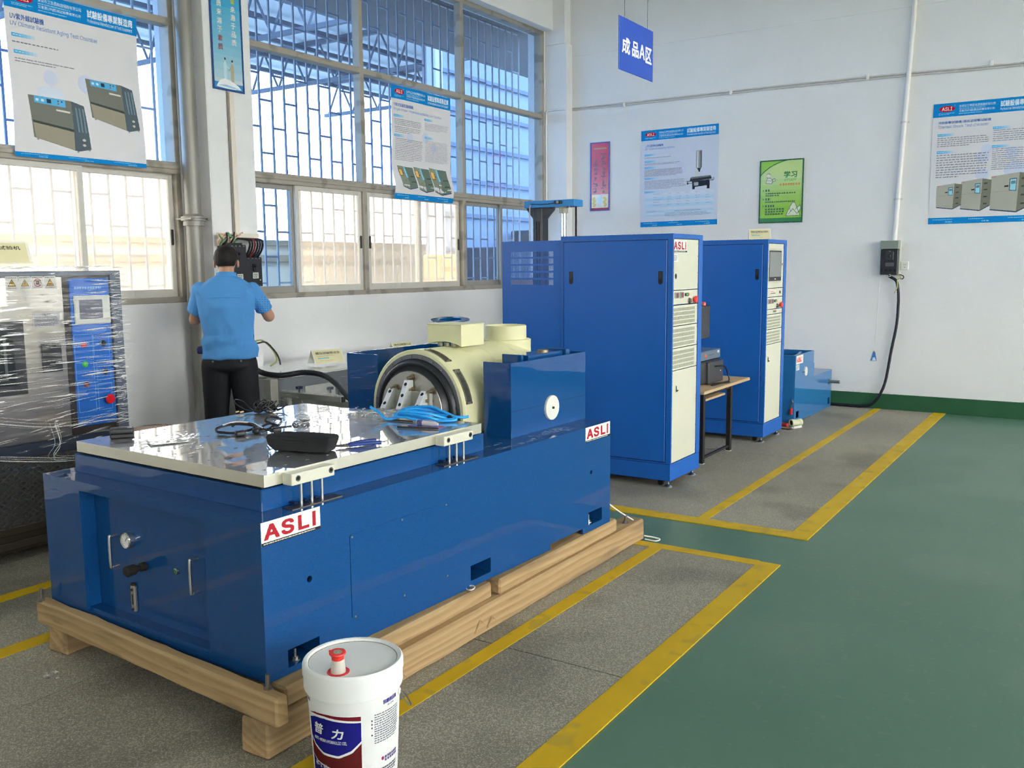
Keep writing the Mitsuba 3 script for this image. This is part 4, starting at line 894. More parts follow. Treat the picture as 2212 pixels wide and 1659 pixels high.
# humidity chamber poster hanging on the long window
def bend3(s, t): return 0.02 + 0.035 * np.exp(-((t - 0.13) / 0.12) ** 2) - 0.012 * np.exp(-((t - 0.35) / 0.15) ** 2) + 0.006 * np.sin(6 * s)
P = Poster('humidity_chamber_poster', 'poster of three grey-green test chambers, hung on the long window', (-6.075, 7.155, 2.238), (0, 1, 0), 0.975, 1.105, bend3)
P.header(0.115)
P.txt('title', '可程式恆溫恆濕試驗機', 0.035, 0.150, 0.345, 0.180, (86, 124, 190), 1, 1)
P.txt('title', 'Programmable Temperature & Humidity Test Chamber', 0.035, 0.192, 0.835, 0.222, (120, 154, 206), 1, 0, 'inter')
P.tagbar(0.035, 0.252); P.tagbar(0.535, 0.238); P.tagbar(0.035, 0.425); P.tagbar(0.535, 0.402)
P.small(0.045, 0.285, 0.50, 0.345, 4, 21, (104, 106, 116), word=1.3); P.small(0.045, 0.352, 0.46, 0.412, 4, 22, (120, 122, 130), last=0.3); P.small(0.54, 0.272, 0.955, 0.345, 6, 23, (150, 152, 160))
P.small(0.05, 0.455, 0.50, 0.655, 13, 24, (112, 114, 124), word=1.4); P.small(0.545, 0.435, 0.955, 0.635, 17, 25, (150, 152, 162), word=3)
P.bubble((0.28, 0.44, 0.05), (0.55, 0.42, 0.055), (0.70, 0.50, 0.05))
def hum(x, y, w, h):
    f = lambda a, b: (x + a * w, y + b * h)
    k = P.poly('chamber_picture', [f(0, 0), f(0.42, 0.03), f(0.55, 1.0), f(0.16, 0.90)], (140, 150, 134), 1)
    P.poly('side', [f(0.42, 0.03), f(0.88, 0.04), f(1.0, 0.90), f(0.55, 1.0)], (110, 126, 116), 2, k)
    P.poly('window', [f(0.04, 0.13), f(0.24, 0.14), f(0.28, 0.44), f(0.09, 0.43)], (70, 62, 48), 2, k)
    P.poly('window_glow', [f(0.06, 0.16), f(0.22, 0.17), f(0.26, 0.42), f(0.10, 0.41)], (240, 190, 108), 3, k)
    P.poly('control_strip', [f(0.33, 0.05), f(0.42, 0.055), f(0.52, 0.50), f(0.42, 0.50)], (136, 202, 226), 3, k)
    P.poly('screen', [f(0.35, 0.10), f(0.40, 0.10), f(0.415, 0.19), f(0.365, 0.19)], (70, 84, 92), 4, k)
    P.poly('hinge_line', [f(0.33, 0.62), f(0.35, 0.62), f(0.42, 0.94), f(0.40, 0.93)], (70, 80, 72), 2, k)
    P.poly('handle', [f(0.25, 0.30), f(0.32, 0.31), f(0.325, 0.34), f(0.255, 0.33)], (40, 44, 44), 3, k)
    for b in (0.18, 0.42, 0.66): P.poly('louvre', [f(0.62 + 0.06 * b, b), f(0.86 + 0.08 * b, b - 0.02), f(0.865 + 0.08 * b, b + 0.03), f(0.625 + 0.06 * b, b + 0.05)], (76, 94, 86), 3, k)
    P.poly('base_line', [f(0.16, 0.90), f(0.55, 1.0), f(1.0, 0.90), f(1.0, 0.925), f(0.55, 1.03), f(0.16, 0.92)], (44, 72, 112), 3, k)
hum(0.075, 0.70, 0.28, 0.205); hum(0.335, 0.695, 0.31, 0.225); hum(0.61, 0.685, 0.345, 0.245)
P.footer(0.952)
# two posters on the back wall
bend0 = lambda s, t: 0.002 + 0.003 * np.sin(4 * s + 2 * t)
P = Poster('measuring_system_poster', 'white poster of a silver optical measuring machine, between the red and the green wall signs', (-4.823, YB - 0.0015, 2.012), (0.9998, 0, 0.0065), 0.966, 1.135, bend0, (208, 214, 228))
P.header(0.105)
P.txt('title', '二次元影像式測量儀', 0.05, 0.148, 0.295, 0.172, (64, 112, 180), 1, 1)
P.txt('title', '2D Video Measuring System', 0.05, 0.180, 0.445, 0.206, (110, 152, 206), 1, 0, 'inter')
for y in (0.245, 0.312, 0.376, 0.488, 0.628): P.tagbar(0.05, y, 0.17, 0.019)
P.small(0.05, 0.276, 0.62, 0.290, 1, 31, (90, 92, 104), word=1.5); P.small(0.05, 0.338, 0.55, 0.362, 2, 32, (130, 136, 148), last=0.3)
P.small(0.05, 0.402, 0.56, 0.478, 6, 33, (84, 88, 100), word=1.5); P.small(0.05, 0.515, 0.60, 0.612, 7, 34, (130, 136, 148))
P.bubble((0.53, 0.41, 0.07), (0.50, 0.47, 0.06), (0.27, 0.46, 0.06), (0.68, 0.42, 0.03))
k = P.pr('machine_picture', R(0.722, 0.248, 0.795, 0.425), (150, 156, 160), 1)
P.pr('highlight', R(0.735, 0.255, 0.752, 0.42), (214, 218, 220), 2, k); P.pr('shade', R(0.778, 0.25, 0.794, 0.424), (98, 104, 112), 2, k); P.pr('badge', R(0.768, 0.262, 0.776, 0.285), (190, 60, 66), 3, k)
P.pr('lens', sg.Polygon([(0.735, 0.425), (0.785, 0.425), (0.775, 0.445), (0.745, 0.445)]), (60, 66, 74), 1, k); P.pr('lens', R(0.755, 0.445, 0.775, 0.462), (50, 54, 60), 1, k)
P.pr('arm', R(0.71, 0.44, 0.755, 0.54), (206, 208, 208), 0, k)
P.pr('stage', sg.Polygon([(0.655, 0.515), (0.91, 0.505), (0.925, 0.54), (0.645, 0.555)]), (58, 64, 70), 2, k); P.pr('stage_top', sg.Polygon([(0.665, 0.512), (0.90, 0.503), (0.905, 0.517), (0.66, 0.53)]), (120, 128, 130), 3, k)
P.pr('base', sg.Polygon([(0.675, 0.555), (0.895, 0.545), (0.90, 0.60), (0.68, 0.615)]), (48, 54, 66), 2, k); P.pr('base_label', R(0.70, 0.565, 0.755, 0.60), (176, 180, 184), 3, k)
P.pr('rod', R(0.60, 0.548, 0.95, 0.556), (96, 100, 108), 2, k); P.pr('rod', R(0.62, 0.57, 0.70, 0.576), (96, 100, 108), 3, k); P.pr('knob', ell(0.945, 0.535, 0.012, 0.012), (170, 172, 174), 3, k); P.pr('knob', ell(0.62, 0.573, 0.012, 0.012), (60, 64, 70), 3, k)
for x in (0.695, 0.88): P.pr('foot', R(x - 0.016, 0.60, x + 0.016, 0.635), (40, 44, 52), 1, k)
tb_ = P.pr('table', R(0.05, 0.648, 0.955, 0.905), (206, 218, 234), 1)
for i, (y0, y1) in enumerate(((0.650, 0.672), (0.700, 0.730), (0.765, 0.80), (0.83, 0.855), (0.875, 0.892))):
    P.pr('table_row', R(0.06 if i else 0.30, y0, 0.95, y1), (214, 222, 232) if i == 0 else (186, 214, 236), 2, tb_)
for j, y in enumerate((0.655, 0.69, 0.715, 0.742, 0.772)):
    for x in (0.17, 0.36, 0.48, 0.60, 0.72, 0.85):
        P.small(x, y, x + (0.14 if x < 0.2 else 0.06), y + 0.011, 1, int(x * 100 + y * 1000), (120, 130, 146), word=1.2)
P.small(0.09, 0.835, 0.22, 0.85, 2, 41, (120, 130, 146)); P.small(0.45, 0.838, 0.85, 0.85, 1, 42, (80, 84, 92), word=1.5); P.small(0.33, 0.858, 0.93, 0.90, 4, 43, (110, 116, 126), word=1.5)
P.footer(0.948)
P = Poster('shock_chamber_poster', 'white poster of three grey shock chambers, cut by the right edge of the photo', (-1.603, YB - 0.0015, 1.945), (1, 0, 0), 1.00, 1.19, bend0, (222, 220, 222))
P.header(0.112)
P.txt('title', '冷熱衝擊試驗機/高低溫衝擊試驗機', 0.05, 0.148, 0.525, 0.173, (54, 100, 172), 1, 1)
P.txt('title', 'Thermal Shock Test chamber', 0.05, 0.182, 0.505, 0.206, (86, 128, 188), 1, 0, 'inter')
P.tagbar(0.05, 0.25); P.tagbar(0.05, 0.392); P.tagbar(0.545, 0.222); P.tagbar(0.545, 0.372)
P.small(0.05, 0.278, 0.52, 0.362, 5, 51, (90, 92, 104), word=1.4); P.small(0.05, 0.418, 0.52, 0.62, 10, 52, (84, 88, 104), word=1.4, last=0.4)
P.small(0.55, 0.245, 0.96, 0.345, 6, 53, (110, 114, 126)); P.small(0.55, 0.395, 0.96, 0.575, 11, 54, (110, 116, 134))
P.bubble((0.50, 0.40, 0.05), (0.47, 0.46, 0.06), (0.72, 0.44, 0.06), (0.75, 0.58, 0.09), (0.47, 0.60, 0.06))
def shk(x, y, w, h):
    f = lambda a, b: (x + a * w, y + b * h)
    k = P.poly('chamber_picture', [f(0, 0.08), f(0.70, 0.0), f(0.66, 1.0), f(0, 0.92)], (176, 174, 162), 1)
    P.poly('side', [f(0.70, 0.0), f(1.0, 0.06), f(0.98, 0.84), f(0.66, 1.0)], (126, 126, 112), 2, k)
    P.poly('seam', [f(0, 0.48), f(0.68, 0.46), f(0.68, 0.465), f(0, 0.485)], (140, 138, 128), 2, k)
    P.poly('control_panel', [f(0.46, 0.16), f(0.64, 0.14), f(0.635, 0.48), f(0.46, 0.46)], (70, 92, 110), 2, k)
    P.poly('control_face', [f(0.48, 0.18), f(0.625, 0.165), f(0.62, 0.46), f(0.48, 0.445)], (156, 214, 230), 3, k)
    P.poly('screen', [f(0.50, 0.22), f(0.61, 0.21), f(0.61, 0.29), f(0.50, 0.295)], (110, 130, 140), 4, k)
    P.poly('handle', [f(0.34, 0.33), f(0.44, 0.32), f(0.44, 0.36), f(0.34, 0.37)], (50, 48, 46), 2, k)
    P.poly('badge', [f(0.02, 0.09), f(0.12, 0.08), f(0.12, 0.10), f(0.02, 0.11)], (206, 120, 120), 2, k)
    for b in (0.14, 0.34, 0.56, 0.78):
        P.poly('louvre', [f(0.76, b), f(0.88, b), f(0.87, b + 0.04), f(0.75, b + 0.045)], (80, 80, 72), 3, k)
    P.poly('base_line', [f(0, 0.92), f(0.66, 1.0), f(0.98, 0.84), f(0.98, 0.87), f(0.66, 1.03), f(0, 0.95)], (64, 82, 108), 3, k)
shk(0.065, 0.665, 0.235, 0.21); shk(0.29, 0.635, 0.27, 0.26); shk(0.555, 0.60, 0.35, 0.315)
P.footer(0.948)

# ------------------------------------------------------------------ glossy framed signs
def framed(name, label, o, ex, W, H, border, face, cat='sign', bw=0.012):
    k = thing(name, label, cat); pl = Plane(o, ex, (0, 0, 1))
    pl.put('frame', R(0, 0, W, H).difference(R(bw, bw, W - bw, H - bw)), border, k, 0.001, 'satin', 0.012)
    pl.put('face', R(bw * .8, bw * .8, W - bw * .8, H - bw * .8), face, k, 0.001, 'gloss', 0.006)
    return k, pl
# red vertical sign
k, q = framed('red_wall_sign', 'narrow red framed sign with dark brush writing, nearest the corner on the back wall', (-5.512, YB - 0.001, 2.232), (0.9996, 0, -0.003), 0.268, 0.832, (84, 92, 170), (196, 36, 70))
L1 = 0.0072
q.put('pale_panel', R(0.018, 0.03, 0.25, 0.20), (226, 216, 198), k, L1, 'gloss'); 
for i in range(7): q.put('fade', R(0.012, 0.20 + 0.05 * i, 0.256, 0.25 + 0.05 * i), smoothcol((214, 128, 126), (196, 36, 70), i / 7), k, L1, 'gloss')
q.put('flower', shapely.union_all([ell(0.055 + 0.012 * math.sin(i * 2.1), 0.06 + 0.016 * i, 0.018, 0.014) for i in range(7)] + [ell(0.205 + 0.012 * math.sin(i * 1.7), 0.06 + 0.016 * i, 0.018, 0.014) for i in range(7)]), (206, 190, 76), k, L1 + 0.0008, 'gloss')
q.put('pale_letter', R(0.09, 0.10, 0.175, 0.16).union(R(0.115, 0.05, 0.15, 0.20)), (196, 218, 220), k, L1 + 0.0008, 'gloss')
def brush(cx, y0, y1, seed, w=0.05):
    """illegible brush writing in a column"""
    r = random.Random(seed); out = []; y = y1
    while y > y0 + 0.02:
        h = w * r.uniform(0.8, 1.1)
        for _ in range(6):
            a = r.uniform(-0.5, 0.5) * w; b = r.uniform(0.1, 0.9) * h; l = r.uniform(0.3, 0.8) * w
            s_ = sg.LineString([(cx + a - l / 2, y - b), (cx + a + l / 2, y - b + r.uniform(-.3, .3) * w)]) if r.random() < 0.6 else sg.LineString([(cx + a * .6, y - b), (cx + a * .6 + r.uniform(-.2, .2) * w, y - b - l * .8)])
            out.append(s_.buffer(w * r.uniform(0.05, 0.10), 2))
        y -= h * 1.12
    return shapely.union_all(out)
q.put('writing', brush(0.075, 0.21, 0.63, 3), (84, 60, 66), k, L1 + 0.0008, 'gloss', 0.0003); q.put('writing', brush(0.18, 0.22, 0.70, 5), (84, 60, 66), k, L1 + 0.0008, 'gloss', 0.0003)
q.put('top_line', R(0.05, 0.745, 0.225, 0.765), (176, 130, 70), k, L1, 'gloss'); q.put('base_band', R(0.012, 0.012, 0.256, 0.035), (176, 26, 56), k, L1 + 0.001, 'gloss')
# green study sign
k, q = framed('study_sign', 'green framed study sign with two sketched children, on the back wall above the monitor cabinet', (-3.366, YB - 0.001, 2.010), (0.9998, 0, 0.0), 0.486, 0.688, (24, 88, 62), (146, 196, 62))
q.put('pale_swoosh', R(0.012, 0.012, 0.474, 0.676).intersection(ell(0.46, 0.40, 0.50, 0.30, 48)), (192, 216, 140), k, L1, 'gloss')
for i in range(8): q.put('fade', R(0.012, 0.06 + 0.06 * i, 0.474, 0.12 + 0.06 * i).intersection(ell(0.46, 0.39, 0.50, 0.285, 48)), smoothcol((128, 188, 48), (202, 220, 168), i / 8), k, L1 + 0.0008, 'gloss')
q.put('arc', ell(0.46, 0.40, 0.50, 0.302, 48).difference(ell(0.465, 0.392, 0.50, 0.300, 48)).intersection(R(0.012, 0.30, 0.474, 0.676)), (40, 128, 60), k, L1 + 0.0012, 'gloss')
q.put('base_band', R(0.012, 0.012, 0.474, 0.055), (36, 128, 70), k, L1 + 0.0014, 'gloss')
q.put('title', fit('学习', 0.270, 0.490, 0.415, 0.560, 2), (44, 128, 62), k, L1 + 0.0018, 'gloss', 0.0003)
q.put('title', fit('STUDY', 0.275, 0.450, 0.410, 0.478, 1, 'inter'), (110, 176, 84), k, L1 + 0.0018, 'gloss', 0.0003)
q.put('subtitle', micro(0.23, 0.405, 0.46, 0.432, 1, 61, 0.9, 1.0, 0.7), (206, 150, 60), k, L1 + 0.0018, 'gloss', 0.0003)
for y, w in ((0.345, 0.05), (0.250, 0.06), (0.175, 0.10)):
    q.put('bullet', ell(0.045, y + 0.012, 0.006, 0.009), (50, 130, 70), k, L1 + 0.0018, 'gloss', 0.0003)
    q.put('writing', micro(0.07, y, 0.07 + w, y + 0.026, 1, int(y * 100), 0.95, 1.0, 0.6), (28, 86, 62), k, L1 + 0.0018, 'gloss', 0.0003)
q.put('writing', micro(0.07, 0.290, 0.42, 0.335, 2, 63, 0.6, 0.3, 0.9), (46, 98, 58), k, L1 + 0.0018, 'gloss', 0.0003); q.put('writing', micro(0.07, 0.222, 0.40, 0.242, 1, 64, 0.7, 1.0, 0.9), (46, 98, 58), k, L1 + 0.0018, 'gloss', 0.0003)
q.put('writing', micro(0.07, 0.085, 0.295, 0.165, 3, 65, 0.65, 0.5, 0.9), (46, 98, 58), k, L1 + 0.0018, 'gloss', 0.0003)
def kid(ox, oy, s):
    f = lambda pts: sg.Polygon([(ox + a * s, oy + b * s) for a, b in pts])
    c = q.put('child_drawing', shapely.union_all([ell(ox + 0.45 * s, oy + 0.72 * s, 0.17 * s, 0.2 * s), f([(0.2, 0.1), (0.75, 0.05), (0.85, 0.35), (0.6, 0.55), (0.35, 0.55)]), f([(0.75, 0.2), (1.05, 0.3), (1.0, 0.5), (0.8, 0.4)])]), (222, 226, 206), k, L1 + 0.0020, 'gloss', 0.0003)
    q.put('outline', shapely.union_all([sg.LineString([(ox + a * s, oy + b * s) for a, b in l]).buffer(0.018 * s, 2) for l in ([(0.2, 0.1), (0.35, 0.55), (0.6, 0.55), (0.85, 0.35), (0.75, 0.05), (0.2, 0.1)], [(0.28, 0.8), (0.35, 0.92), (0.5, 0.94), (0.62, 0.8)], [(0.3, 0.62), (0.42, 0.54), (0.58, 0.6)], [(0.8, 0.4), (1.0, 0.5), (1.05, 0.3), (0.75, 0.2)], [(0.35, 0.35), (0.6, 0.3), (0.8, 0.35)])]), (70, 84, 72), c, L1 + 0.0024, 'gloss', 0.0003)
kid(0.045, 0.425, 0.125)
t_ = q.put('child_drawing', sg.Polygon([(0.30, 0.075), (0.37, 0.215), (0.40, 0.215), (0.46, 0.075)]).union(sg.Polygon([(0.405, 0.14), (0.455, 0.19), (0.47, 0.15), (0.43, 0.10)])), (214, 224, 196), k, L1 + 0.0020, 'gloss', 0.0003)
q.put('outline', shapely.union_all([sg.LineString(l).buffer(0.0025, 2) for l in ([(0.30, 0.075), (0.37, 0.215), (0.40, 0.215), (0.46, 0.075), (0.30, 0.075)], [(0.33, 0.09), (0.38, 0.15), (0.43, 0.09)], [(0.405, 0.14), (0.455, 0.19), (0.468, 0.15), (0.43, 0.10)], [(0.36, 0.12), (0.345, 0.15)])]), (60, 84, 66), t_, L1 + 0.0024, 'gloss', 0.0003)
# banner on the pilaster
k, q = framed('quality_banner', 'tall sky-blue framed banner with two columns of writing, on the pilaster beside the drain pipe', (-5.899, 4.862, 2.936), (0, 1, 0.0), 0.305, 1.06, (32, 70, 130), (64, 160, 200))
for i in range(10): q.put('sky', R(0.011, 0.03 + 0.06 * i, 0.294, 0.09 + 0.06 * i), smoothcol((190, 206, 212), (78, 168, 204), (i / 10) ** 0.7), k, L1, 'gloss')
q.put('sea', R(0.011, 0.011, 0.294, 0.06), (52, 128, 184), k, L1 + 0.0006, 'gloss')
q.put('bright_dune', sg.Polygon([(0.03, 0.022), (0.07, 0.075), (0.12, 0.092), (0.16, 0.082), (0.21, 0.066), (0.25, 0.048), (0.28, 0.022), (0.16, 0.016)]), (228, 232, 232), k, L1 + 0.0012, 'gloss')
q.put('wave', sg.Polygon([(0.05, 0.034), (0.12, 0.046), (0.2, 0.036), (0.26, 0.024), (0.15, 0.026)]), (150, 190, 216), k, L1 + 0.0018, 'gloss')
for x, c, hc, y0, h in ((0.125, (186, 216, 222), (62, 70, 78), 0.09, 0.16), (0.195, (176, 166, 136), (48, 44, 42), 0.075, 0.165)):
    fg = q.put('standing_figure', sg.Polygon([(x - 0.014, y0), (x - 0.018, y0 + h * .62), (x - 0.008, y0 + h * .82), (x + 0.008, y0 + h * .82), (x + 0.016, y0 + h * .6), (x + 0.012, y0)]).union(sg.LineString([(x, y0 + h * .66), (0.162, y0 + h * .52)]).buffer(0.005)), c, k, L1 + 0.001, 'gloss')
    q.put('head', ell(x, y0 + h * .91, 0.008, 0.012), (206, 190, 170), fg, L1 + 0.0012, 'gloss'); q.put('hair', ell(x, y0 + h * .95, 0.0085, 0.009), hc, fg, L1 + 0.0016, 'gloss')
def column(chars, x, ys, cols, sz=0.046):
    for ch, y, c in zip(chars, ys, cols):
        q.put('character', fit(ch, x - sz / 2, y - sz / 2, x + sz / 2, y + sz / 2, 1), c, k, L1 + 0.0014, 'gloss', 0.0004)
WH, RD, YG = (232, 226, 218), (150, 62, 70), (176, 186, 76)
column('品质来源于素质', 0.088, [0.715, 0.650, 0.585, 0.520, 0.455, 0.392, 0.328], [WH] * 5 + [RD] * 2)
column('信誉来源于品质', 0.222, [0.750, 0.690, 0.627, 0.565, 0.502, 0.440, 0.378], [YG] * 2 + [WH] * 5)
# hanging area sign
k = thing('area_sign', 'royal blue area sign with white characters, hung from two thin wires', 'sign')
q = Plane((-2.60, 5.215, 2.742), (0, 1, 0), (0, 0, 1))
put('board', box(-2.606, -2.600, 5.222, 5.715, 2.745, 3.062, 0.001), 'satin', k, (34, 78, 184))
q.put('edge', R(0.004, 0.0, 0.0075, 0.318), (120, 160, 226), k, 0.0004, 'satin', 0.0004)
for ch, x0, x1, y0, y1 in (('成', 0.045, 0.158, 0.108, 0.206), ('品', 0.186, 0.283, 0.110, 0.205), ('A', 0.292, 0.372, 0.116, 0.206), ('区', 0.384, 0.478, 0.105, 0.205)):
    q.put('character', fit(ch, x0, y0, x1, y1, 2), (236, 236, 236), k, 0.0004, 'satin', 0.0006)
for y in (5.30, 5.632):
    put('wire', cyl((-2.603, y, 3.060), (-2.603, y, CEIL), 0.0012, 6), 'satin', k, (60, 60, 62))

# ------------------------------------------------------------------ conduits, boxes and cables on the back wall
hc = thing('wall_conduit', 'pair of thin grey cables clipped along the back wall above the posters', 'cable')
for dz in (0.0, 0.024):
    put('cable', tube([[-5.76, YB - 0.012, 3.482 + dz], [-4.6, YB - 0.012, 3.470 + dz], [-3.4, YB - 0.012, 3.468 + dz], [-2.6, YB - 0.012, 3.458 + dz], [-1.8, YB - 0.012, 3.445 + dz], [-0.8, YB - 0.012, 3.424 + dz], [2.0, YB - 0.012, 3.42 + dz]], 0.0095, 8, 4), 'satin', hc, (198, 194, 188), smooth=40)
for x in (-5.05, -3.72, -2.25, -1.1):
    put('clip', box(x - 0.014, x + 0.014, YB - 0.026, YB - 0.001, 3.447, 3.505, 0.004), 'satin', hc, (226, 224, 220))
pc = thing('corner_conduit', 'white plastic conduit bending down the corner column beside the window', 'pipe')
put('pipe', tube([[-5.79, 10.145, 3.482], [-5.95, 10.145, 3.484], [-6.035, 10.145, 3.478], [-6.060, 10.145, 3.44], [-6.062, 10.145, 3.38], [-6.062, 10.145, 2.4], [-6.062, 10.145, 1.2]], 0.012, 10, 8), 'satin', pc, (226, 224, 220), smooth=40)
vc = thing('vertical_conduit', 'white plastic conduit running down the back wall into the breaker box', 'pipe')
put('pipe', tube([[-1.80, YB - 0.028, CEIL - 0.002], [-1.818, YB - 0.028, 4.2], [-1.872, YB - 0.026, 2.9], [-1.915, YB - 0.026, 1.77]], 0.022, 14, 6), 'satin', vc, (230, 226, 222), smooth=40)
for x, z in ((-1.868, 2.985), (-1.902, 2.212)):
    put('clip', [box(x - 0.040, x + 0.044, YB - 0.006, YB - 0.001, z - 0.010, z + 0.010, 0.002), lathe([(0.023, -0.008), (0.026, -0.008), (0.026, 0.008), (0.023, 0.008)], (x + 0.002, YB - 0.026, z), (0, 0, 1), 18)], 'satin', vc, (204, 200, 196))
bb = thing('breaker_box', 'grey breaker box with an open black breaker on the back wall under the white conduit', 'breaker box')
put('backplate', box(-2.045, -1.852, YB - 0.012, YB - 0.001, 1.425, 1.79, 0.003), 'satin', bb, (206, 208, 196))
put('hood', box(-2.036, -1.858, YB - 0.105, YB - 0.012, 1.700, 1.786, 0.004), 'satin', bb, (128, 138, 128))
br = put('breaker', box(-2.036, -1.866, YB - 0.085, YB - 0.012, 1.435, 1.698, 0.005), 'satin', bb, (40, 41, 44))
put('lever_housing', box(-1.985, -1.905, YB - 0.094, YB - 0.085, 1.585, 1.675, 0.004), 'satin', br, (54, 55, 58))
put('lever', box(-1.952, -1.932, YB - 0.112, YB - 0.094, 1.610, 1.645, 0.004), 'satin', br, (26, 26, 28))
put('window', box(-1.985, -1.90, YB - 0.0875, YB - 0.085, 1.520, 1.56, 0.001), 'satin', br, (82, 84, 90)); put('button', box(-1.952, -1.936, YB - 0.089, YB - 0.085, 1.668, 1.680, 0.002), 'satin', br, (214, 210, 204))
for x in (-2.015, -1.972, -1.930, -1.888):
    put('terminal', cyl((x, YB - 0.085, 1.482), (x, YB - 0.090, 1.482), 0.013, 12, b=0.002), 'satin', br, (20, 20, 22))
cabl = thing('black_power_cable', 'thick black cable hanging from the breaker box to the floor behind the small tester', 'cable')
put('cable', tube([[-1.950, YB - 0.06, 1.418], [-1.922, YB - 0.065, 1.405], [-1.872, YB - 0.06, 1.365], [-1.848, YB - 0.055, 1.24], [-1.846, YB - 0.05, 1.08], [-1.856, YB - 0.045, 0.90], [-1.898, YB - 0.045, 0.62], [-1.936, YB - 0.05, 0.33], [-1.985, YB - 0.06, 0.17], [-2.06, YB - 0.055, 0.06], [-2.16, YB - 0.045, 0.025], [-2.36, YB - 0.032, 0.022], [-2.54, YB - 0.020, 0.022]], 0.0145, 10, 8), 'satin', cabl, (26, 26, 34), smooth=40)
for i, (c, pts) in enumerate((((176, 170, 96), [[-1.90, YB - 0.06, 1.445], [-1.845, YB - 0.07, 1.43], [-1.83, YB - 0.07, 1.40], [-1.86, YB - 0.075, 1.38], [-1.86, YB - 0.075, 1.30], [-1.885, YB - 0.075, 1.24]]),
                              ((34, 36, 52), [[-1.87, YB - 0.05, 1.44], [-1.83, YB - 0.05, 1.43], [-1.805, YB - 0.05, 1.415], [-1.815, YB - 0.05, 1.39], [-1.84, YB - 0.05, 1.395]]),
                              ((176, 178, 174), [[-1.99, YB - 0.07, 1.436], [-1.96, YB - 0.085, 1.415], [-1.925, YB - 0.085, 1.42], [-1.94, YB - 0.08, 1.44]]))):
    put('loose_wire', tube(pts, 0.005, 6), 'satin', cabl, c)
so = thing('wall_socket', 'small white wall socket beside the breaker box', 'socket')
put('plate', box(-1.846, -1.770, YB - 0.012, YB - 0.001, 1.482, 1.570, 0.004), 'satin', so, (228, 228, 220))
for x in (-1.815, -1.800): put('slot', box(x - 0.002, x + 0.002, YB - 0.0128, YB - 0.0118, 1.535, 1.545), 'matte', so, (70, 70, 68))
put('slot', box(-1.814, -1.800, YB - 0.0128, YB - 0.0118, 1.508, 1.512), 'matte', so, (70, 70, 68))
hk = thing('blue_tape_tag', 'small blue and silver tag taped to the wall beside the hanging black cable', 'tag')
put('tag', extrude(sg.Polygon([(-0.034, -0.045), (0.03, -0.045), (0.012, 0.05), (-0.010, 0.05)]), 0.004, frame((-2.076, YB - 0.001, 0.562), (1, 0, 0), (0, 0, 1))), 'gloss', hk, (70, 130, 190))
put('tip', extrude(sg.Polygon([(-0.018, -0.043), (0.026, -0.043), (0.010, -0.005), (-0.008, -0.01)]), 0.002, frame((-2.076, YB - 0.005, 0.562), (1, 0, 0), (0, 0, 1))), 'gloss', hk, (206, 222, 232))
put('hook', cyl((-2.076, YB - 0.001, 0.615), (-2.076, YB - 0.012, 0.615), 0.008, 10), 'satin', hk, (170, 120, 90))
put('hanging_cord', tube([[-2.040, YB - 0.006, 1.43], [-2.055, YB - 0.004, 1.2], [-2.060, YB - 0.004, 0.84], [-2.068, YB - 0.006, 0.70]], 0.0022, 6), 'satin', bb, (232, 232, 230))
# sign cards folded from card
def tent(name, label, c, along, w, h, d, face, pale=(222, 214, 172), parentless=True, text=None, sub=True):
    k = thing(name, label, 'sign card')
    al = np.array([math.cos(along), math.sin(along), 0.0]); nn = np.array([math.sin(along), -math.cos(along), 0.0])   # nn faces the reader
    c = np.asarray(c, float); hh = math.hypot(h, d)
    upf = (np.array([0, 0, h]) - nn * d) / hh; upb = (np.array([0, 0, h]) + nn * d) / hh
    Pf = Plane(c - al * w / 2 + nn * d, al, upf); Pb = Plane(c + al * w / 2 - nn * d, -al, upb)
    put('card', [extrude(R(0, 0, w, hh), 0.0012, Pf.M), extrude(R(0, 0, w, hh), 0.0012, Pb.M)], 'paper', k, (232, 230, 218))
    Pf.put('face', R(w * .03, hh * .03, w * .97, hh * .93), pale, k, 0.0014)
    Pb.put('face', R(w * .03, hh * .03, w * .97, hh * .93), pale, k, 0.0014)
    if text: Pf.put('writing', fit(text, w * .10, hh * .62, w * .90, hh * .80, 1), (66, 70, 60), k, 0.002)
    Pf.put('fine_print', micro(w * .12, hh * .50, w * .9, hh * .55, 1, 3, word=2), (150, 150, 130), k, 0.002)
    if sub: Pf.put('writing', micro(w * .14, hh * .32, w * .5, hh * .42, 1, 8, 0.9, 1.0, 0.8), (120, 180, 196), k, 0.002)
    Pf.put('fine_print', micro(w * .2, hh * .18, w * .75, hh * .22, 1, 9, word=2), (160, 160, 140), k, 0.002)
    return k
tent('cabinet_card', 'cream folded sign card on top of the monitor cabinet', (-2.60, 7.98, 1.7655), math.radians(22), 0.185, 0.095, 0.055, None, text='电磁式变频振动试验机')

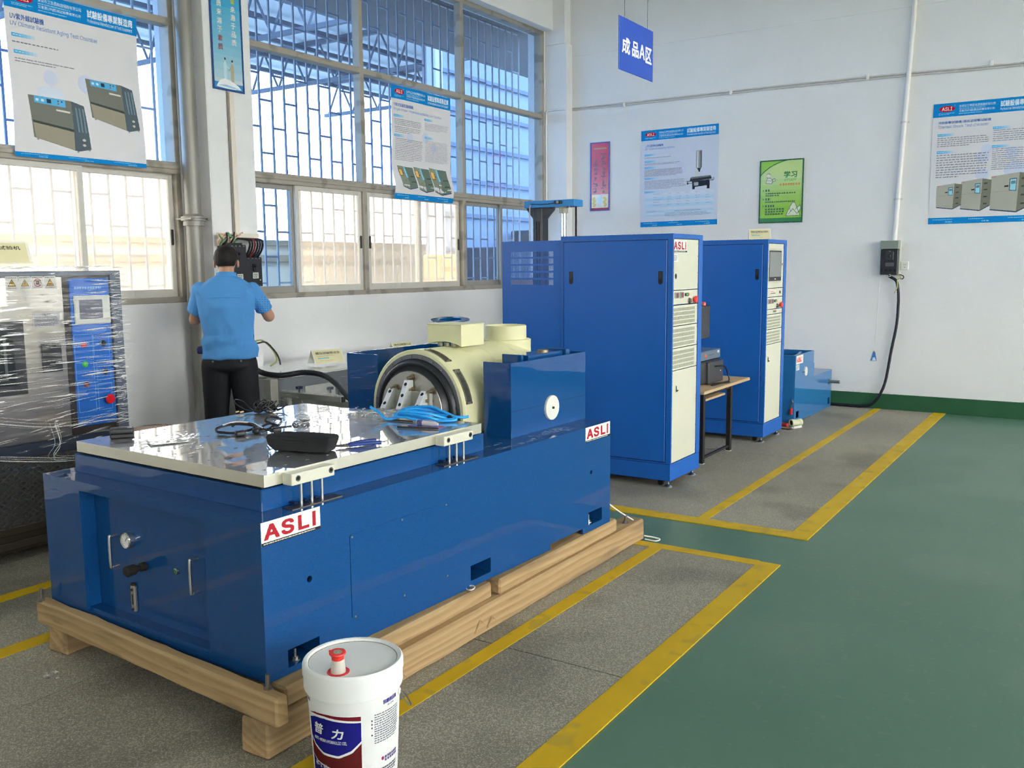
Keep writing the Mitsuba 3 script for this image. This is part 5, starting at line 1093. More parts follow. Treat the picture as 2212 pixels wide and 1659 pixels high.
# ================================================================== left side: pipe, switchgear, worker, wrapped machines
def _pipe(p, n, uv):
    a = fbm(p.x * 14, p.y * 14, p.z * 3, 3); s = smoothstep(0.5, 0.75, fbm(p.x * 5, p.y * 5, p.z * 2.2, 3))
    return mix(mix((0.29, 0.28, 0.245), (0.20, 0.19, 0.165), a), (0.12, 0.115, 0.10), s * 0.65)
scene['pipe_paint'] = two(type='principled', base_color=proc(_pipe), roughness=0.4, metallic=0.25)
dp = thing('drain_pipe', 'thick grey painted drain pipe with a collar, running up the wall beside the pilaster', 'pipe')
put('pipe', cyl((-5.985, 4.690, 0.0035), (-5.985, 4.690, CEIL - 0.002), 0.062, 32), 'pipe_paint', dp, smooth=40)
put('collar', lathe([(0.062, 0), (0.080, 0), (0.080, 0.035), (0.095, 0.038), (0.095, 0.050), (0.088, 0.052), (0.088, 0.056), (0.095, 0.058), (0.095, 0.070), (0.078, 0.074), (0.062, 0.09)], (-5.985, 4.690, 1.885), (0, 0, 1), 32), 'pipe_paint', dp, smooth=30)
put('bracket', [box(-6.08, -5.90, 4.600, 4.622, 1.93, 1.945, 0.002), box(-6.08, -5.90, 4.758, 4.780, 1.93, 1.945, 0.002)], 'pipe_paint', dp)
# trunking and switchgear on the pilaster
PX = -5.899
tk = thing('cable_trunking', 'beige cable trunking below the sky-blue banner on the pilaster', 'trunking')
put('trunking', box(PX, PX + 0.022, 5.005, 5.050, 1.83, 2.93, 0.003), 'satin', tk, (222, 212, 198))
put('cable', cyl((PX + 0.008, 4.993, 1.80), (PX + 0.008, 4.993, 2.935), 0.006, 8), 'satin', tk, (120, 112, 106))
sg_ = thing('switchgear', 'black circuit breakers with loose wires on the pilaster, in front of the worker', 'switchgear')
put('cover_block', box(PX, PX + 0.09, 4.960, 5.185, 1.775, 1.832, 0.005), 'satin', sg_, (222, 216, 202))
def breaker(y0, y1, z0, z1, d, key):
    k = put('breaker', [box(PX, PX + d, y0, y1, z0, z1, 0.006), box(PX, PX + d * 0.72, y0 + 0.004, y1 - 0.004, z0 - 0.016, z1 + 0.016, 0.004)], 'satin', sg_, (34, 35, 38))
    put('lever', [box(PX + d, PX + d + 0.012, (y0 + y1) / 2 - 0.016, (y0 + y1) / 2 + 0.012, z1 - 0.11, z1 - 0.055, 0.003), box(PX + d + 0.01, PX + d + 0.03, (y0 + y1) / 2 - 0.01, (y0 + y1) / 2 + 0.006, z1 - 0.08, z1 - 0.066, 0.002)], 'satin', k, (16, 16, 18))
    put('label', box(PX + d - 0.0005, PX + d + 0.0008, (y0 + y1) / 2 - 0.018, (y0 + y1) / 2 + 0.040, z0 + 0.065, z0 + 0.112), 'paper', k, (196, 200, 190))
    put('label_print', Plane((PX + d + 0.0008, 0, 0), (0, 1, 0), (0, 0, 1)).mesh(micro((y0 + y1) / 2 - 0.012, z0 + 0.07, (y0 + y1) / 2 + 0.034, z0 + 0.105, 3, 3), 0, 0.0003), 'paper', k, (90, 96, 90))
    put('test_button', cyl((PX + d, y1 - 0.028, z0 + 0.052), (PX + d + 0.004, y1 - 0.028, z0 + 0.052), 0.006, 10), 'satin', k, (206, 190, 140))
    for i in range(4):
        y = y0 + 0.028 + (y1 - y0 - 0.056) * i / 3
        for z in (z0 + 0.008, z1 - 0.010):
            put('terminal', cyl((PX + d, y, z), (PX + d + 0.003, y, z), 0.0055, 8), 'steel', k, (170, 164, 150))
breaker(5.015, 5.185, 1.410, 1.645, 0.11, 'a'); breaker(4.830, 5.002, 1.400, 1.740, 0.14, 'b')
r_ = random.Random(11)
for i in range(16):
    c = [(206, 176, 150), (216, 190, 160), (70, 140, 90), (200, 170, 140), (34, 34, 36)][i % 5]
    y = 4.79 + 0.011 * i
    put('wire', tube([[PX + 0.05, y, 1.735], [PX + 0.07 + r_.uniform(0, .04), y - 0.02 + r_.uniform(-.03, .03), 1.78], [PX + 0.09, y + r_.uniform(-.06, .06), 1.805 + r_.uniform(0, .045)], [PX + 0.05, y + 0.06, 1.80], [PX + 0.04, 4.95 + 0.004 * i, 1.80]], 0.006, 6), 'satin', sg_, c, smooth=40)
for i in range(6):
    c = [(30, 30, 32), (30, 30, 34), (120, 40, 44), (28, 28, 30), (44, 44, 60), (30, 28, 28)][i]
    y = 5.035 + 0.026 * i
    put('wire', tube([[PX + 0.09, 4.90 + 0.012 * i, 1.79], [PX + 0.13, y - 0.02, 1.785], [PX + 0.145, y, 1.755], [PX + 0.12, y + 0.008, 1.70], [PX + 0.08, y, 1.645]], 0.0085, 7), 'satin', sg_, c, smooth=40)

# ------------------------------------------------------------------ the worker, seen from behind
PO = np.array([-5.325, 4.425, 0.0]); PF = np.array([-0.66, 0.751, 0.0]); PF /= np.linalg.norm(PF); PR = np.array([PF[1], -PF[0], 0.0])
PM = frame(PO, PR, PF, (0, 0, 1))
def chain(pts, rad, n=14): return [hull([pts[i], pts[i + 1]], [rad[i], rad[i + 1]], n) for i in range(len(pts) - 1)]
def join(ms): return m3.Manifold.batch_boolean(ms, m3.OpType.Add)
def soft(man, edge, it=12, noise_amp=0.0, seed=0, scale=9.0):
    m = to_tri(man.refine_to_length(edge)); m.merge_vertices()
    trimesh.smoothing.filter_taubin(m, lamb=0.5, nu=0.52, iterations=it)
    if noise_amp:
        v = np.array(m.vertices); nn = np.array(m.vertex_normals)
        w = (meshkit.fbm(v * [scale, scale, scale * 0.45], 3, seed) - 0.5) * 2
        m.vertices = v + nn * w[:, None] * noise_amp
    return m
def el(c, r, n=20):
    """an ellipsoid"""
    return m3.Manifold.sphere(1.0, n).scale([float(a) for a in r]).translate([float(a) for a in c])
HEAD = np.array([0.0, 0.055, 1.607])
EL = [(-0.245, 0.085, 1.190), (0.275, 0.110, 1.205)]; SH = [(-0.185, 0.0, 1.405), (0.185, 0.0, 1.405)]
WR = [(-0.150, 0.325, 1.330), (0.165, 0.345, 1.365)]
def hand(w, side, d):
    """palm, four bent fingers of unequal length and a thumb off its side; d is the direction from wrist to knuckles"""
    w = np.array(w); d = np.array(d) / np.linalg.norm(d); s = np.array([side, 0, 0.0]); s -= d * (s @ d); s /= np.linalg.norm(s); up = np.cross(s, d) * side
    out = [m3.Manifold.batch_hull([el(w + d * 0.01 + s * a, (0.016, 0.016, 0.013), 10) for a in (-0.02, 0.02)] + [el(w + d * 0.085 + s * a, (0.012, 0.012, 0.011), 10) for a in (-0.034, 0.034)])]
    for k, (a, l) in enumerate(((-0.033, 0.9), (-0.011, 1.0), (0.011, 0.94), (0.033, 0.75))):
        p = w + d * 0.085 + s * a; q = p + (d * 0.8 - up * 0.45) * 0.042 * l; t = q + (d * 0.35 - up * 0.9) * 0.028 * l; e = t + (-d * 0.1 - up * 1.0) * 0.02 * l
        out += chain([p, q, t, e], [0.0098, 0.009, 0.0085, 0.0075], 8)
    p = w + d * 0.025 - s * 0.03; q = p + (d * 0.6 - s * 0.7 - up * 0.35) * 0.04; t = q + (d * 0.85 - up * 0.5) * 0.032
    return out + chain([p, q, t], [0.013, 0.0105, 0.009], 8)
parts = []
parts += chain([(0, 0.0, 0.93), (0, -0.005, 1.10), (0, -0.01, 1.28), (0, 0.0, 1.40)], [0.110, 0.098, 0.105, 0.075])
for i, sd in ((0, -1), (1, 1)):
    parts += chain([(sd * 0.06, -0.01, 1.30), SH[i], (SH[i][0] * 0.55 + EL[i][0] * 0.45, SH[i][1] * .55 + EL[i][1] * .45, SH[i][2] * .55 + EL[i][2] * .45), EL[i]], [0.075, 0.050, 0.045, 0.040])
    mid = np.array(EL[i]) * 0.6 + np.array(WR[i]) * 0.4
    parts += chain([EL[i], mid, WR[i]], [0.043, 0.041, 0.027])
    dv = np.array(WR[i]) - np.array(EL[i]); parts += hand(WR[i], sd, dv / np.linalg.norm(dv) + np.array([0, 0.3, 0.1]))
    parts += chain([(sd * 0.085, 0, 0.90), (sd * 0.105, 0.015, 0.50), (sd * 0.115, -0.005, 0.10)], [0.100, 0.060, 0.042])
    parts += [hull([(sd * 0.115, -0.04, 0.045), (sd * 0.125, 0.10, 0.035), (sd * 0.118, -0.005, 0.09)], [0.034, 0.030, 0.036])]
parts += chain([(0, 0.0, 1.40), (0, 0.030, 1.54)], [0.062, 0.056])
parts += [el(HEAD + [0, -0.012, 0.02], (0.076, 0.094, 0.086)), hull([HEAD + [0, 0.03, 0.0], HEAD + [0, 0.062, -0.085], HEAD + [0, -0.02, -0.03]], [0.066, 0.034, 0.06]),
          hull([HEAD + [0, 0.082, -0.005], HEAD + [0, 0.103, -0.038]], [0.008, 0.012])]
for sd in (-1, 1):
    parts += [el(HEAD + [sd * 0.081, -0.008, -0.018], (0.010, 0.019, 0.030), 12), el(HEAD + [sd * 0.030, 0.072, 0.018], (0.02, 0.012, 0.008), 10)]
skin = soft(join(parts), 0.013, 8)
worker = thing('person', 'person in a blue short-sleeved shirt and black trousers, back turned, working at the switchgear', 'person')
def _skin(p, n, uv): return mix((0.40, 0.215, 0.14), (0.47, 0.265, 0.18), fbm(p.x * 30, p.y * 30, p.z * 30, 2))
scene['skin'] = two(type='principled', base_color=proc(_skin), roughness=0.5, specular=0.35)
put('body', xf(skin, PM), 'skin', worker, smooth=True)
for sd in (-1, 1):
    ek = put('eye', xf(to_tri(el(HEAD + [sd * 0.030, 0.076, 0.004], (0.012, 0.008, 0.007), 16)), PM), 'gloss', worker, (226, 222, 214), smooth=True)
    put('iris', xf(to_tri(el(HEAD + [sd * 0.030, 0.083, 0.004], (0.005, 0.002, 0.005), 12)), PM), 'gloss', ek, (40, 28, 22), smooth=True)
put('mouth', xf(to_tri(el(HEAD + [0, 0.092, -0.066], (0.022, 0.007, 0.005), 14)), PM), 'satin', worker, (150, 84, 76), smooth=True)
# hair: a thin shell on the back and crown, stopping above the ears and at the nape
hs = el(HEAD + [0, -0.016, 0.025], (0.084, 0.101, 0.092), 40)
hs = hs - m3.Manifold.cube([0.4, 0.2, 0.5]).translate([-0.2, HEAD[1] + 0.058, HEAD[2] - 0.25]) - m3.Manifold.cube([0.4, 0.4, 0.2]).translate([-0.2, HEAD[1] - 0.3, HEAD[2] - 0.235])
hs = hs - m3.Manifold.cube([0.4, 0.10, 0.13]).rotate([20, 0, 0]).translate([-0.2, HEAD[1] - 0.005, HEAD[2] - 0.125])
hm = soft(hs, 0.011, 3, 0.004, 5, 60)
hk = put('hair', xf(hm, PM), 'matte', worker, (30, 25, 23), smooth=True)
# shirt: torso and sleeves, hem and collar
tors = m3.Manifold.batch_hull([el((0.005, 0.010, 0.885), (0.202, 0.152, 0.03), 32), el((0.0, 0.0, 1.08), (0.178, 0.142, 0.03), 32)])
tors += m3.Manifold.batch_hull([el((0.0, 0.0, 1.08), (0.178, 0.142, 0.03), 32), el((0.0, -0.012, 1.28), (0.198, 0.152, 0.06), 32)])
tors += m3.Manifold.batch_hull([el((0.0, -0.012, 1.28), (0.198, 0.152, 0.06), 32), el((-0.135, -0.005, 1.395), (0.085, 0.095, 0.058), 24), el((0.135, -0.005, 1.395), (0.085, 0.095, 0.058), 24), el((-0.07, 0.0, 1.445), (0.06, 0.075, 0.035), 20), el((0.07, 0.0, 1.445), (0.06, 0.075, 0.035), 20), el((0, 0.005, 1.478), (0.088, 0.088, 0.035), 24)])
slv = []
for i, sd in ((0, -1), (1, 1)):
    a = np.array(SH[i]); b = np.array(EL[i]); e = a + (b - a) * 0.74
    slv += [hull([np.array([sd * 0.10, -0.008, 1.365]), a + [0, 0, -0.012]], [0.080, 0.062], 16), hull([a + [-sd * 0.012, 0, -0.014], e], [0.068, 0.064], 18)]
    d = (b - a) / np.linalg.norm(b - a); ax = axes_of(d)
    cut = m3.Manifold.cylinder(0.2, 0.16, 0.16, 24)
    Rm = np.eye(4); Rm[:3, 0], Rm[:3, 1], Rm[:3, 2], Rm[:3, 3] = ax[0], ax[1], d, e
    slv[-1] = slv[-1] - cut.transform([[float(x) for x in row] for row in Rm[:3]])
shirt = tors + join(slv)
shirt = shirt - m3.Manifold.cube([1, 1, 0.2]).translate([-0.5, -0.5, 0.712]) - m3.Manifold.cylinder(0.3, 0.062, 0.066, 24).translate([0, 0.016, 1.480])
sm_ = soft(shirt, 0.0125, 6, 0.016, 21, 10.0)
v = np.array(sm_.vertices); nn = np.array(sm_.vertex_normals)
fold = 0.009 * np.sin(46 * (v[:, 2] - 0.25 * v[:, 0]) + 6 * meshkit.fbm(v * 7, 2, 4)) * np.clip((1.16 - v[:, 2]) / 0.18, 0, 1)
sm_.vertices = v + nn * fold[:, None]
SL = (PM @ np.array([0.245, 0.055, 1.29, 1.0]))[:3]
def _shirt(p, n, uv):
    w = 0.5 + 0.25 * dr.sin(p.z * 900) + 0.25 * noise(p.x * 300, p.y * 300, p.z * 90)
    c = mix((0.065, 0.235, 0.53), (0.085, 0.285, 0.60), w * 0.6 + 0.4 * fbm(p.x * 7, p.y * 7, p.z * 7, 3))
    d2 = dr.square(p.x - float(SL[0])) + dr.square(p.y - float(SL[1])) + dr.square(p.z - float(SL[2]))
    gx = (p.x * float(PR[0]) + p.y * float(PR[1])) * 62; gz = p.z * 62
    dot = dr.square(gx - dr.floor(gx) - 0.5) + dr.square(gz - dr.floor(gz) - 0.5)
    return mix(c, (0.02, 0.08, 0.2), dr.select((d2 < 0.0085) & (dot < 0.04), 0.75, 0.0))
scene['shirt_cloth'] = two(type='principled', base_color=proc(_shirt), roughness=0.8, sheen=0.3, specular=0.2)
shk_ = put('shirt', xf(sm_, PM), 'shirt_cloth', worker, smooth=True)
put('collar', xf(lathe([(0.072, -0.012), (0.076, 0.0), (0.070, 0.034), (0.066, 0.036), (0.064, 0.0), (0.066, -0.012)], (0, 0.016, 1.490), (0, 0.12, 1), 32), PM), 'shirt_cloth', shk_, smooth=40)
put('yoke_seam', xf(tube([[-0.165, -0.112, 1.345], [-0.09, -0.149, 1.352], [0, -0.160, 1.355], [0.09, -0.149, 1.352], [0.165, -0.112, 1.345]], 0.0011, 5), PM), 'shirt_cloth', shk_)
# trousers
tr = [m3.Manifold.batch_hull([el((0.0, 0.0, 0.985), (0.155, 0.115, 0.02), 28), el((-0.055, -0.012, 0.86), (0.115, 0.125, 0.06), 28), el((0.055, -0.012, 0.86), (0.115, 0.125, 0.06), 28)])]
for sd in (-1, 1):
    tr += chain([(sd * 0.088, -0.005, 0.86), (sd * 0.100, 0.0, 0.70), (sd * 0.110, 0.012, 0.48), (sd * 0.118, 0.0, 0.085)], [0.112, 0.100, 0.084, 0.074], 20)
tr = join(tr) - m3.Manifold.cube([1, 1, 0.2]).translate([-0.5, -0.5, -0.145])
tm_ = soft(tr, 0.018, 7, 0.007, 9, 9.0)
tk_ = put('trousers', xf(tm_, PM), 'matte', worker, (24, 25, 30), smooth=True)
for x in (-0.095, 0.10):
    put('pocket_button', xf(cyl((x, -0.128, 0.902), (x, -0.142, 0.902), 0.007, 12), PM), 'steel', tk_, (150, 150, 150))
for sd in (-1, 1):
    s_ = soft(hull([(sd * 0.118, -0.055, 0.045), (sd * 0.130, 0.145, 0.036), (sd * 0.118, -0.02, 0.075), (sd * 0.124, 0.08, 0.055)], [0.042, 0.034, 0.044, 0.042], 14), 0.015, 3)
    s_ = s_.slice_plane([0, 0, 0.0045], [0, 0, 1], cap=True)
    put('shoe', xf(s_, PM), 'satin', worker, (24, 22, 22), smooth=True)
put('belt_pouch', xf(rbox(-0.225, -0.168, -0.02, 0.03, 0.945, 1.0, 0.012), PM), 'satin', worker, (26, 34, 84), smooth=40)

# ------------------------------------------------------------------ wrapped climate chamber at the left edge
cc = thing('climate_chamber', 'steel climate chamber in shiny stretch film with a blue control panel, at the left edge', 'test chamber')
CX_ = -4.78; Y0c, Y1c = 1.95, 3.215
def _ss(p, n, uv): return mix((0.46, 0.43, 0.38), (0.56, 0.53, 0.48), fbm(p.x * 3, p.y * 3, p.z * 120, 2))
def _ssh(p, n, uv): return 0.0010 * fbm(p.y * 3, p.z * 5, 2.0, 3)
scene['stainless'] = two(type='blendbsdf', weight=0.5, a={'type': 'bumpmap', 'height': proc(_ssh), 'scale': 1.0, 'bsdf': {'type': 'conductor', 'material': 'none', 'specular_reflectance': proc(_ss)}}, b={'type': 'principled', 'base_color': proc(_ss), 'roughness': 0.4, 'metallic': 1.0})
put('body', [box(-5.62, CX_ - 0.02, Y0c, Y1c, 0.20, 1.540, 0.006)], 'satin', cc, (86, 92, 100))
put('frame', [box(CX_ - 0.03, CX_ + 0.004, 3.150, Y1c, 0.62, 1.545, 0.004), box(CX_ - 0.03, CX_ + 0.004, Y0c, Y1c, 1.522, 1.548, 0.003)], 'satin', cc, (96, 104, 118))
dch = put('door', box(CX_ - 0.018, CX_ + 0.004, Y0c, 2.862, 0.640, 1.520, 0.004), 'stainless', cc)
put('lower_panel', box(CX_ - 0.018, CX_ + 0.002, Y0c, Y1c, 0.560, 0.634, 0.004), 'satin', cc, (52, 60, 74))
put('channel', box(CX_ - 0.018, CX_ - 0.006, 2.864, 3.15, 0.640, 1.520), 'satin', cc, (54, 46, 40))
cp = Plane((CX_ + 0.004, 0, 0), (0, 1, 0), (0, 0, 1))
wk = cp.put('window_surround', R(2.02, 0.905, 2.628, 1.290), (46, 47, 50), dch, 0.0, 'satin', 0.006)
cp.put('window_glass', R(2.06, 0.955, 2.570, 1.245), (40, 46, 46), wk, 0.006, 'gloss', 0.001)
cp.put('inner_edge', R(2.085, 0.985, 2.53, 1.215).difference(R(2.10, 1.0, 2.515, 1.20)), (96, 104, 98), wk, 0.007, 'gloss', 0.0006)
cp.put('latch_plate', R(2.718, 1.008, 2.825, 1.162), (44, 44, 44), dch, 0.0, 'satin', 0.012)
nl = cp.put('notice_label', R(2.685, 1.252, 2.835, 1.328), (176, 176, 176), dch, 0.0)
cp.put('notice_heading', fit('注意事项', 2.735, 1.312, 2.785, 1.322, 1), (60, 60, 64), nl, 0.0006)
cp.put('fine_print', micro(2.692, 1.256, 2.828, 1.308, 7, 71, (0.5)), (110, 110, 116), nl, 0.0006)
for i in range(4):
    y = 2.556 + 0.0685 * i; z = 1.455
    wl = cp.put('warning_label', R(y, z, y + 0.064, z + 0.068), (206, 204, 196), dch, 0.0)
    cp.put('caption', micro(y + 0.005, z + 0.057, y + 0.059, z + 0.064, 1, 80 + i, 0.8, 1.0, 1.0), (120, 116, 112), wl, 0.0006)
    cp.put('caption', micro(y + 0.008, z + 0.004, y + 0.056, z + 0.010, 1, 90 + i, 0.8, 1.0, 1.6), (150, 146, 142), wl, 0.0006)
    if i == 2:
        cp.put('prohibition_ring', ell(y + 0.032, z + 0.033, 0.021, 0.021, 32).difference(ell(y + 0.032, z + 0.033, 0.0175, 0.0175, 32)).union(affinity.rotate(R(y + 0.013, z + 0.0318, y + 0.051, z + 0.0342), -45)), (150, 60, 70), wl, 0.0010)
        cp.put('pictogram', R(y + 0.022, z + 0.022, y + 0.042, z + 0.044), (70, 70, 70), wl, 0.0006)
    else:
        cp.put('warning_triangle', sg.Polygon([(y + 0.010, z + 0.015), (y + 0.054, z + 0.015), (y + 0.032, z + 0.053)]), (40, 36, 30), wl, 0.0006)
        cp.put('triangle_field', sg.Polygon([(y + 0.0145, z + 0.0175), (y + 0.0495, z + 0.0175), (y + 0.032, z + 0.048)]), (186, 150, 50), wl, 0.0009)
        cp.put('symbol', R(y + 0.030, z + 0.026, y + 0.034, z + 0.038).union(ell(y + 0.032, z + 0.022, 0.002, 0.002)) if i != 3 else R(y + 0.024, z + 0.023, y + 0.040, z + 0.028), (60, 40, 20) if i != 3 else (160, 60, 40), wl, 0.0012)
cpn = put('control_panel', box(CX_ - 0.012, CX_ + 0.002, 2.902, 3.140, 0.682, 1.508, 0.004), 'satin', cc, (36, 104, 190))
cq = Plane((CX_ + 0.002, 0, 0), (0, 1, 0), (0, 0, 1))
bz = put('touch_screen', box(CX_, CX_ + 0.014, 2.918, 3.135, 1.252, 1.412, 0.005), 'satin', cpn, (206, 208, 198))
put('display', box(CX_ + 0.0135, CX_ + 0.0148, 2.945, 3.085, 1.282, 1.388, 0.0005), 'gloss', bz, (112, 112, 124))
cq.put('title_print', micro(2.93, 1.448, 3.09, 1.462, 1, 77, 0.9, 1.0, 0.9), (150, 190, 230), cpn, 0.0)
for (a, b, c, d) in ((2.905, 1.05, 3.02, 1.20), (3.02, 1.06, 3.12, 1.20), (2.905, 0.94, 3.02, 1.045), (3.03, 0.93, 3.12, 1.04), (2.91, 0.76, 3.02, 0.93), (3.03, 0.76, 3.12, 0.915)):
    cq.put('outline_print', R(a, b, c, d).buffer(-0.004).buffer(0.002, 3).difference(R(a, b, c, d).buffer(-0.004)), (130, 180, 226), cpn, 0.0)
for y, z, c, n in ((2.963, 1.140, (200, 50, 48), 'indicator_lamp'), (2.963, 1.030, (90, 200, 80), 'indicator_lamp'), (2.965, 0.915, (120, 50, 56), 'indicator_lamp')):
    lk = put(n, lathe([(0.017, 0), (0.017, 0.004), (0.013, 0.006), (0.011, 0.010), (0, 0.014)], (CX_ + 0.002, y, z), (1, 0, 0), 20), 'gloss', cpn, c, smooth=40)
for y, z in ((3.080, 1.140), (3.082, 0.978)):
    put('rotary_switch', [lathe([(0.018, 0), (0.018, 0.004), (0.012, 0.006), (0.011, 0.016), (0, 0.016)], (CX_ + 0.002, y, z), (1, 0, 0), 20)], 'satin', cpn, (40, 42, 44), smooth=40)
    put('bezel', lathe([(0.0175, 0), (0.019, 0.003), (0.016, 0.005)], (CX_ + 0.002, y, z), (1, 0, 0), 20), 'steel', cpn, (210, 210, 210))
put('emergency_stop', lathe([(0.014, 0), (0.014, 0.016), (0.026, 0.020), (0.028, 0.028), (0.024, 0.036), (0, 0.039)], (CX_ + 0.002, 3.088, 0.822), (1, 0, 0), 24), 'gloss', cpn, (206, 34, 42), smooth=40)
# perforated base grille
put('base', [box(-5.60, CX_ - 0.03, Y0c, Y1c, 0.06, 0.20, 0.004), box(CX_ - 0.03, CX_, Y0c, Y1c, 0.165, 0.205, 0.003), box(CX_ - 0.03, CX_ - 0.004, Y0c, Y1c, 0.085, 0.125, 0.003)], 'satin', cc, (66, 58, 50))
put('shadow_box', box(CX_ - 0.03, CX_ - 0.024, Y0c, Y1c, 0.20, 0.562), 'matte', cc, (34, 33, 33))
cells = []
for i, z in enumerate(np.arange(0.215, 0.555, 0.0165)):
    for y in np.arange(2.30 + (0.021 if i % 2 else 0.0), 3.20, 0.042):
        cells.append(sg.Polygon([(y - 0.0165, z), (y, z - 0.0105), (y + 0.0165, z), (y, z + 0.0105)]))
gm = R(2.28, 0.20, 3.21, 0.562).difference(shapely.union_all(cells))
gk = put('base_grille', extrude(gm, 0.004, frame((CX_ - 0.008, 0, 0), (0, 1, 0), (0, 0, 1))), 'satin', cc, (84, 80, 74))
for y in (2.1, 3.12):
    for x in (-5.5, -4.88):
        put('caster', cyl((x, y - 0.015, 0.0345), (x, y + 0.015, 0.0345), 0.0305, 18, b=0.003), 'matte', cc, (26, 26, 26), smooth=30)
# the film itself: a thin creased sheet round the front and top, with white strands for its folds and highlights
ny, nz = 70, 190
yy, zz = np.meshgrid(np.linspace(1.96, 3.235, ny), np.linspace(0.50, 1.556, nz))
w = (meshkit.fbm(np.stack([yy * 2.2, zz * 46 + 2.5 * yy, yy * 0], -1), 3, 2) - 0.5) * 0.010 + (meshkit.noise(np.stack([yy * 7, zz * 110 - 3 * yy, yy * 0 + 4], -1), 6) - 0.5) * 0.004
fx = CX_ + 0.026 + w
fv = np.stack([fx, yy, zz], -1).reshape(-1, 3)
i, j = np.meshgrid(np.arange(nz - 1), np.arange(ny - 1), indexing='ij')
qd = np.stack([i * ny + j, i * ny + j + 1, (i + 1) * ny + j + 1, (i + 1) * ny + j], -1).reshape(-1, 4)
film = trimesh.Trimesh(fv, np.vstack([qd[:, [0, 1, 2]], qd[:, [0, 2, 3]]]), process=False)
put('stretch_film', film, 'film', cc, smooth=True, label='clear stretch film with fine level creases')
def crumple(y0, y1, x0, x1, z, amp, seed, n=40):
    a, b = np.meshgrid(np.linspace(y0, y1, n), np.linspace(x0, x1, n // 2))
    h = z + amp * (meshkit.fbm(np.stack([a * 14, b * 14, a * 0], -1), 3, seed))
    return a, b, h
def sheet(X, Y, Z):
    n, m = X.shape; v = np.stack([X, Y, Z], -1).reshape(-1, 3)
    i, j = np.meshgrid(np.arange(n - 1), np.arange(m - 1), indexing='ij')
    q = np.stack([i * m + j, i * m + j + 1, (i + 1) * m + j + 1, (i + 1) * m + j], -1).reshape(-1, 4)
    return trimesh.Trimesh(v, np.vstack([q[:, [0, 1, 2]], q[:, [0, 2, 3]]]), process=False)
a, b, h = crumple(1.96, 3.235, -5.6, CX_ + 0.025, 1.552, 0.028, 3, 60)
put('stretch_film', sheet(b, a, h), 'film', cc, smooth=True)
r_ = random.Random(5)
scene['crease_glint'] = two(type='principled', base_color={'type': 'rgb', 'value': [0.80, 0.79, 0.77]}, roughness=0.25, specular=0.6)  # near-white strands: folds of film with their highlights put into geometry
crs = []
for _ in range(240):
    zone = r_.random()
    yc = r_.uniform(2.40, 3.20) if zone < 0.4 else r_.uniform(2.72, 3.20)
    z = r_.uniform(0.60, 1.53); l = r_.uniform(0.03, 0.20) * (1.4 if 0.8 < z < 1.2 else 0.8); sl = r_.uniform(-0.02, 0.05) + (0.10 if z < 0.85 else 0.0)
    rad = r_.uniform(0.0005, 0.0016) * (1.0 if r_.random() < 0.66 else r_.uniform(1.6, 3.4)); ya, yb = max(2.30, yc - l / 2), min(3.225, yc + l / 2)
    crs.append(tube([[CX_ + 0.034, ya, z], [CX_ + 0.035, (ya + yb) / 2, z + sl * l * .6], [CX_ + 0.034, yb, z + sl * l]], [rad * .15, rad, rad * .15], 4, 0))
for _ in range(170):
    yc = r_.uniform(3.125, 3.228); z = r_.uniform(0.6, 1.53); l = r_.uniform(0.02, 0.06)
    crs.append(tube([[CX_ + 0.034, yc - l / 2, z], [CX_ + 0.034, yc + l / 2, z + r_.uniform(-.012, .012)]], r_.uniform(0.0006, 0.0016), 4, 0))
for _ in range(70):
    yc = r_.uniform(2.3, 3.2); x = r_.uniform(-4.95, CX_ + 0.02); l = r_.uniform(0.02, 0.08)
    crs.append(tube([[x, yc - l / 2, 1.570], [x + r_.uniform(-.02, .02), yc + l / 2, 1.575]], r_.uniform(0.0006, 0.0016), 4, 0))
ck = put('crease_glint', crs, 'crease_glint', cc); tag(ck, 'white strands for folds of the film and the highlights on them', kind='stuff')
hang = [[(CX_ + 0.03, 2.36, 0.80), (CX_ + 0.04, 2.70, 0.73), (CX_ + 0.03, 3.05, 0.72), (CX_ + 0.02, 3.22, 0.70)], [(CX_ + 0.03, 2.74, 0.73), (CX_ + 0.05, 2.75, 0.62), (CX_ + 0.03, 2.72, 0.55), (CX_ + 0.03, 2.80, 0.52), (CX_ + 0.02, 3.1, 0.50)], [(CX_ + 0.03, 2.42, 0.60), (CX_ + 0.04, 2.62, 0.56), (CX_ + 0.03, 2.78, 0.53)]]
fe = []
for p in hang:
    for q in range(5):
        o = np.array([0.002 * q, r_.uniform(-0.03, 0.03), r_.uniform(-0.02, 0.02)])
        fe.append(tube(np.array(p) + o, r_.uniform(0.0005, 0.0016), 5, 8))
tag(put('film_edge', fe, 'crease_glint', cc), 'gathered edge of the film', kind='stuff')
tent('chamber_card', 'pale yellow folded sign card on top of the wrapped climate chamber', (-4.93, 2.53, 1.590), math.radians(84), 0.46, 0.115, 0.05, (206, 206, 160), text='可程式恒温恒湿试验机')

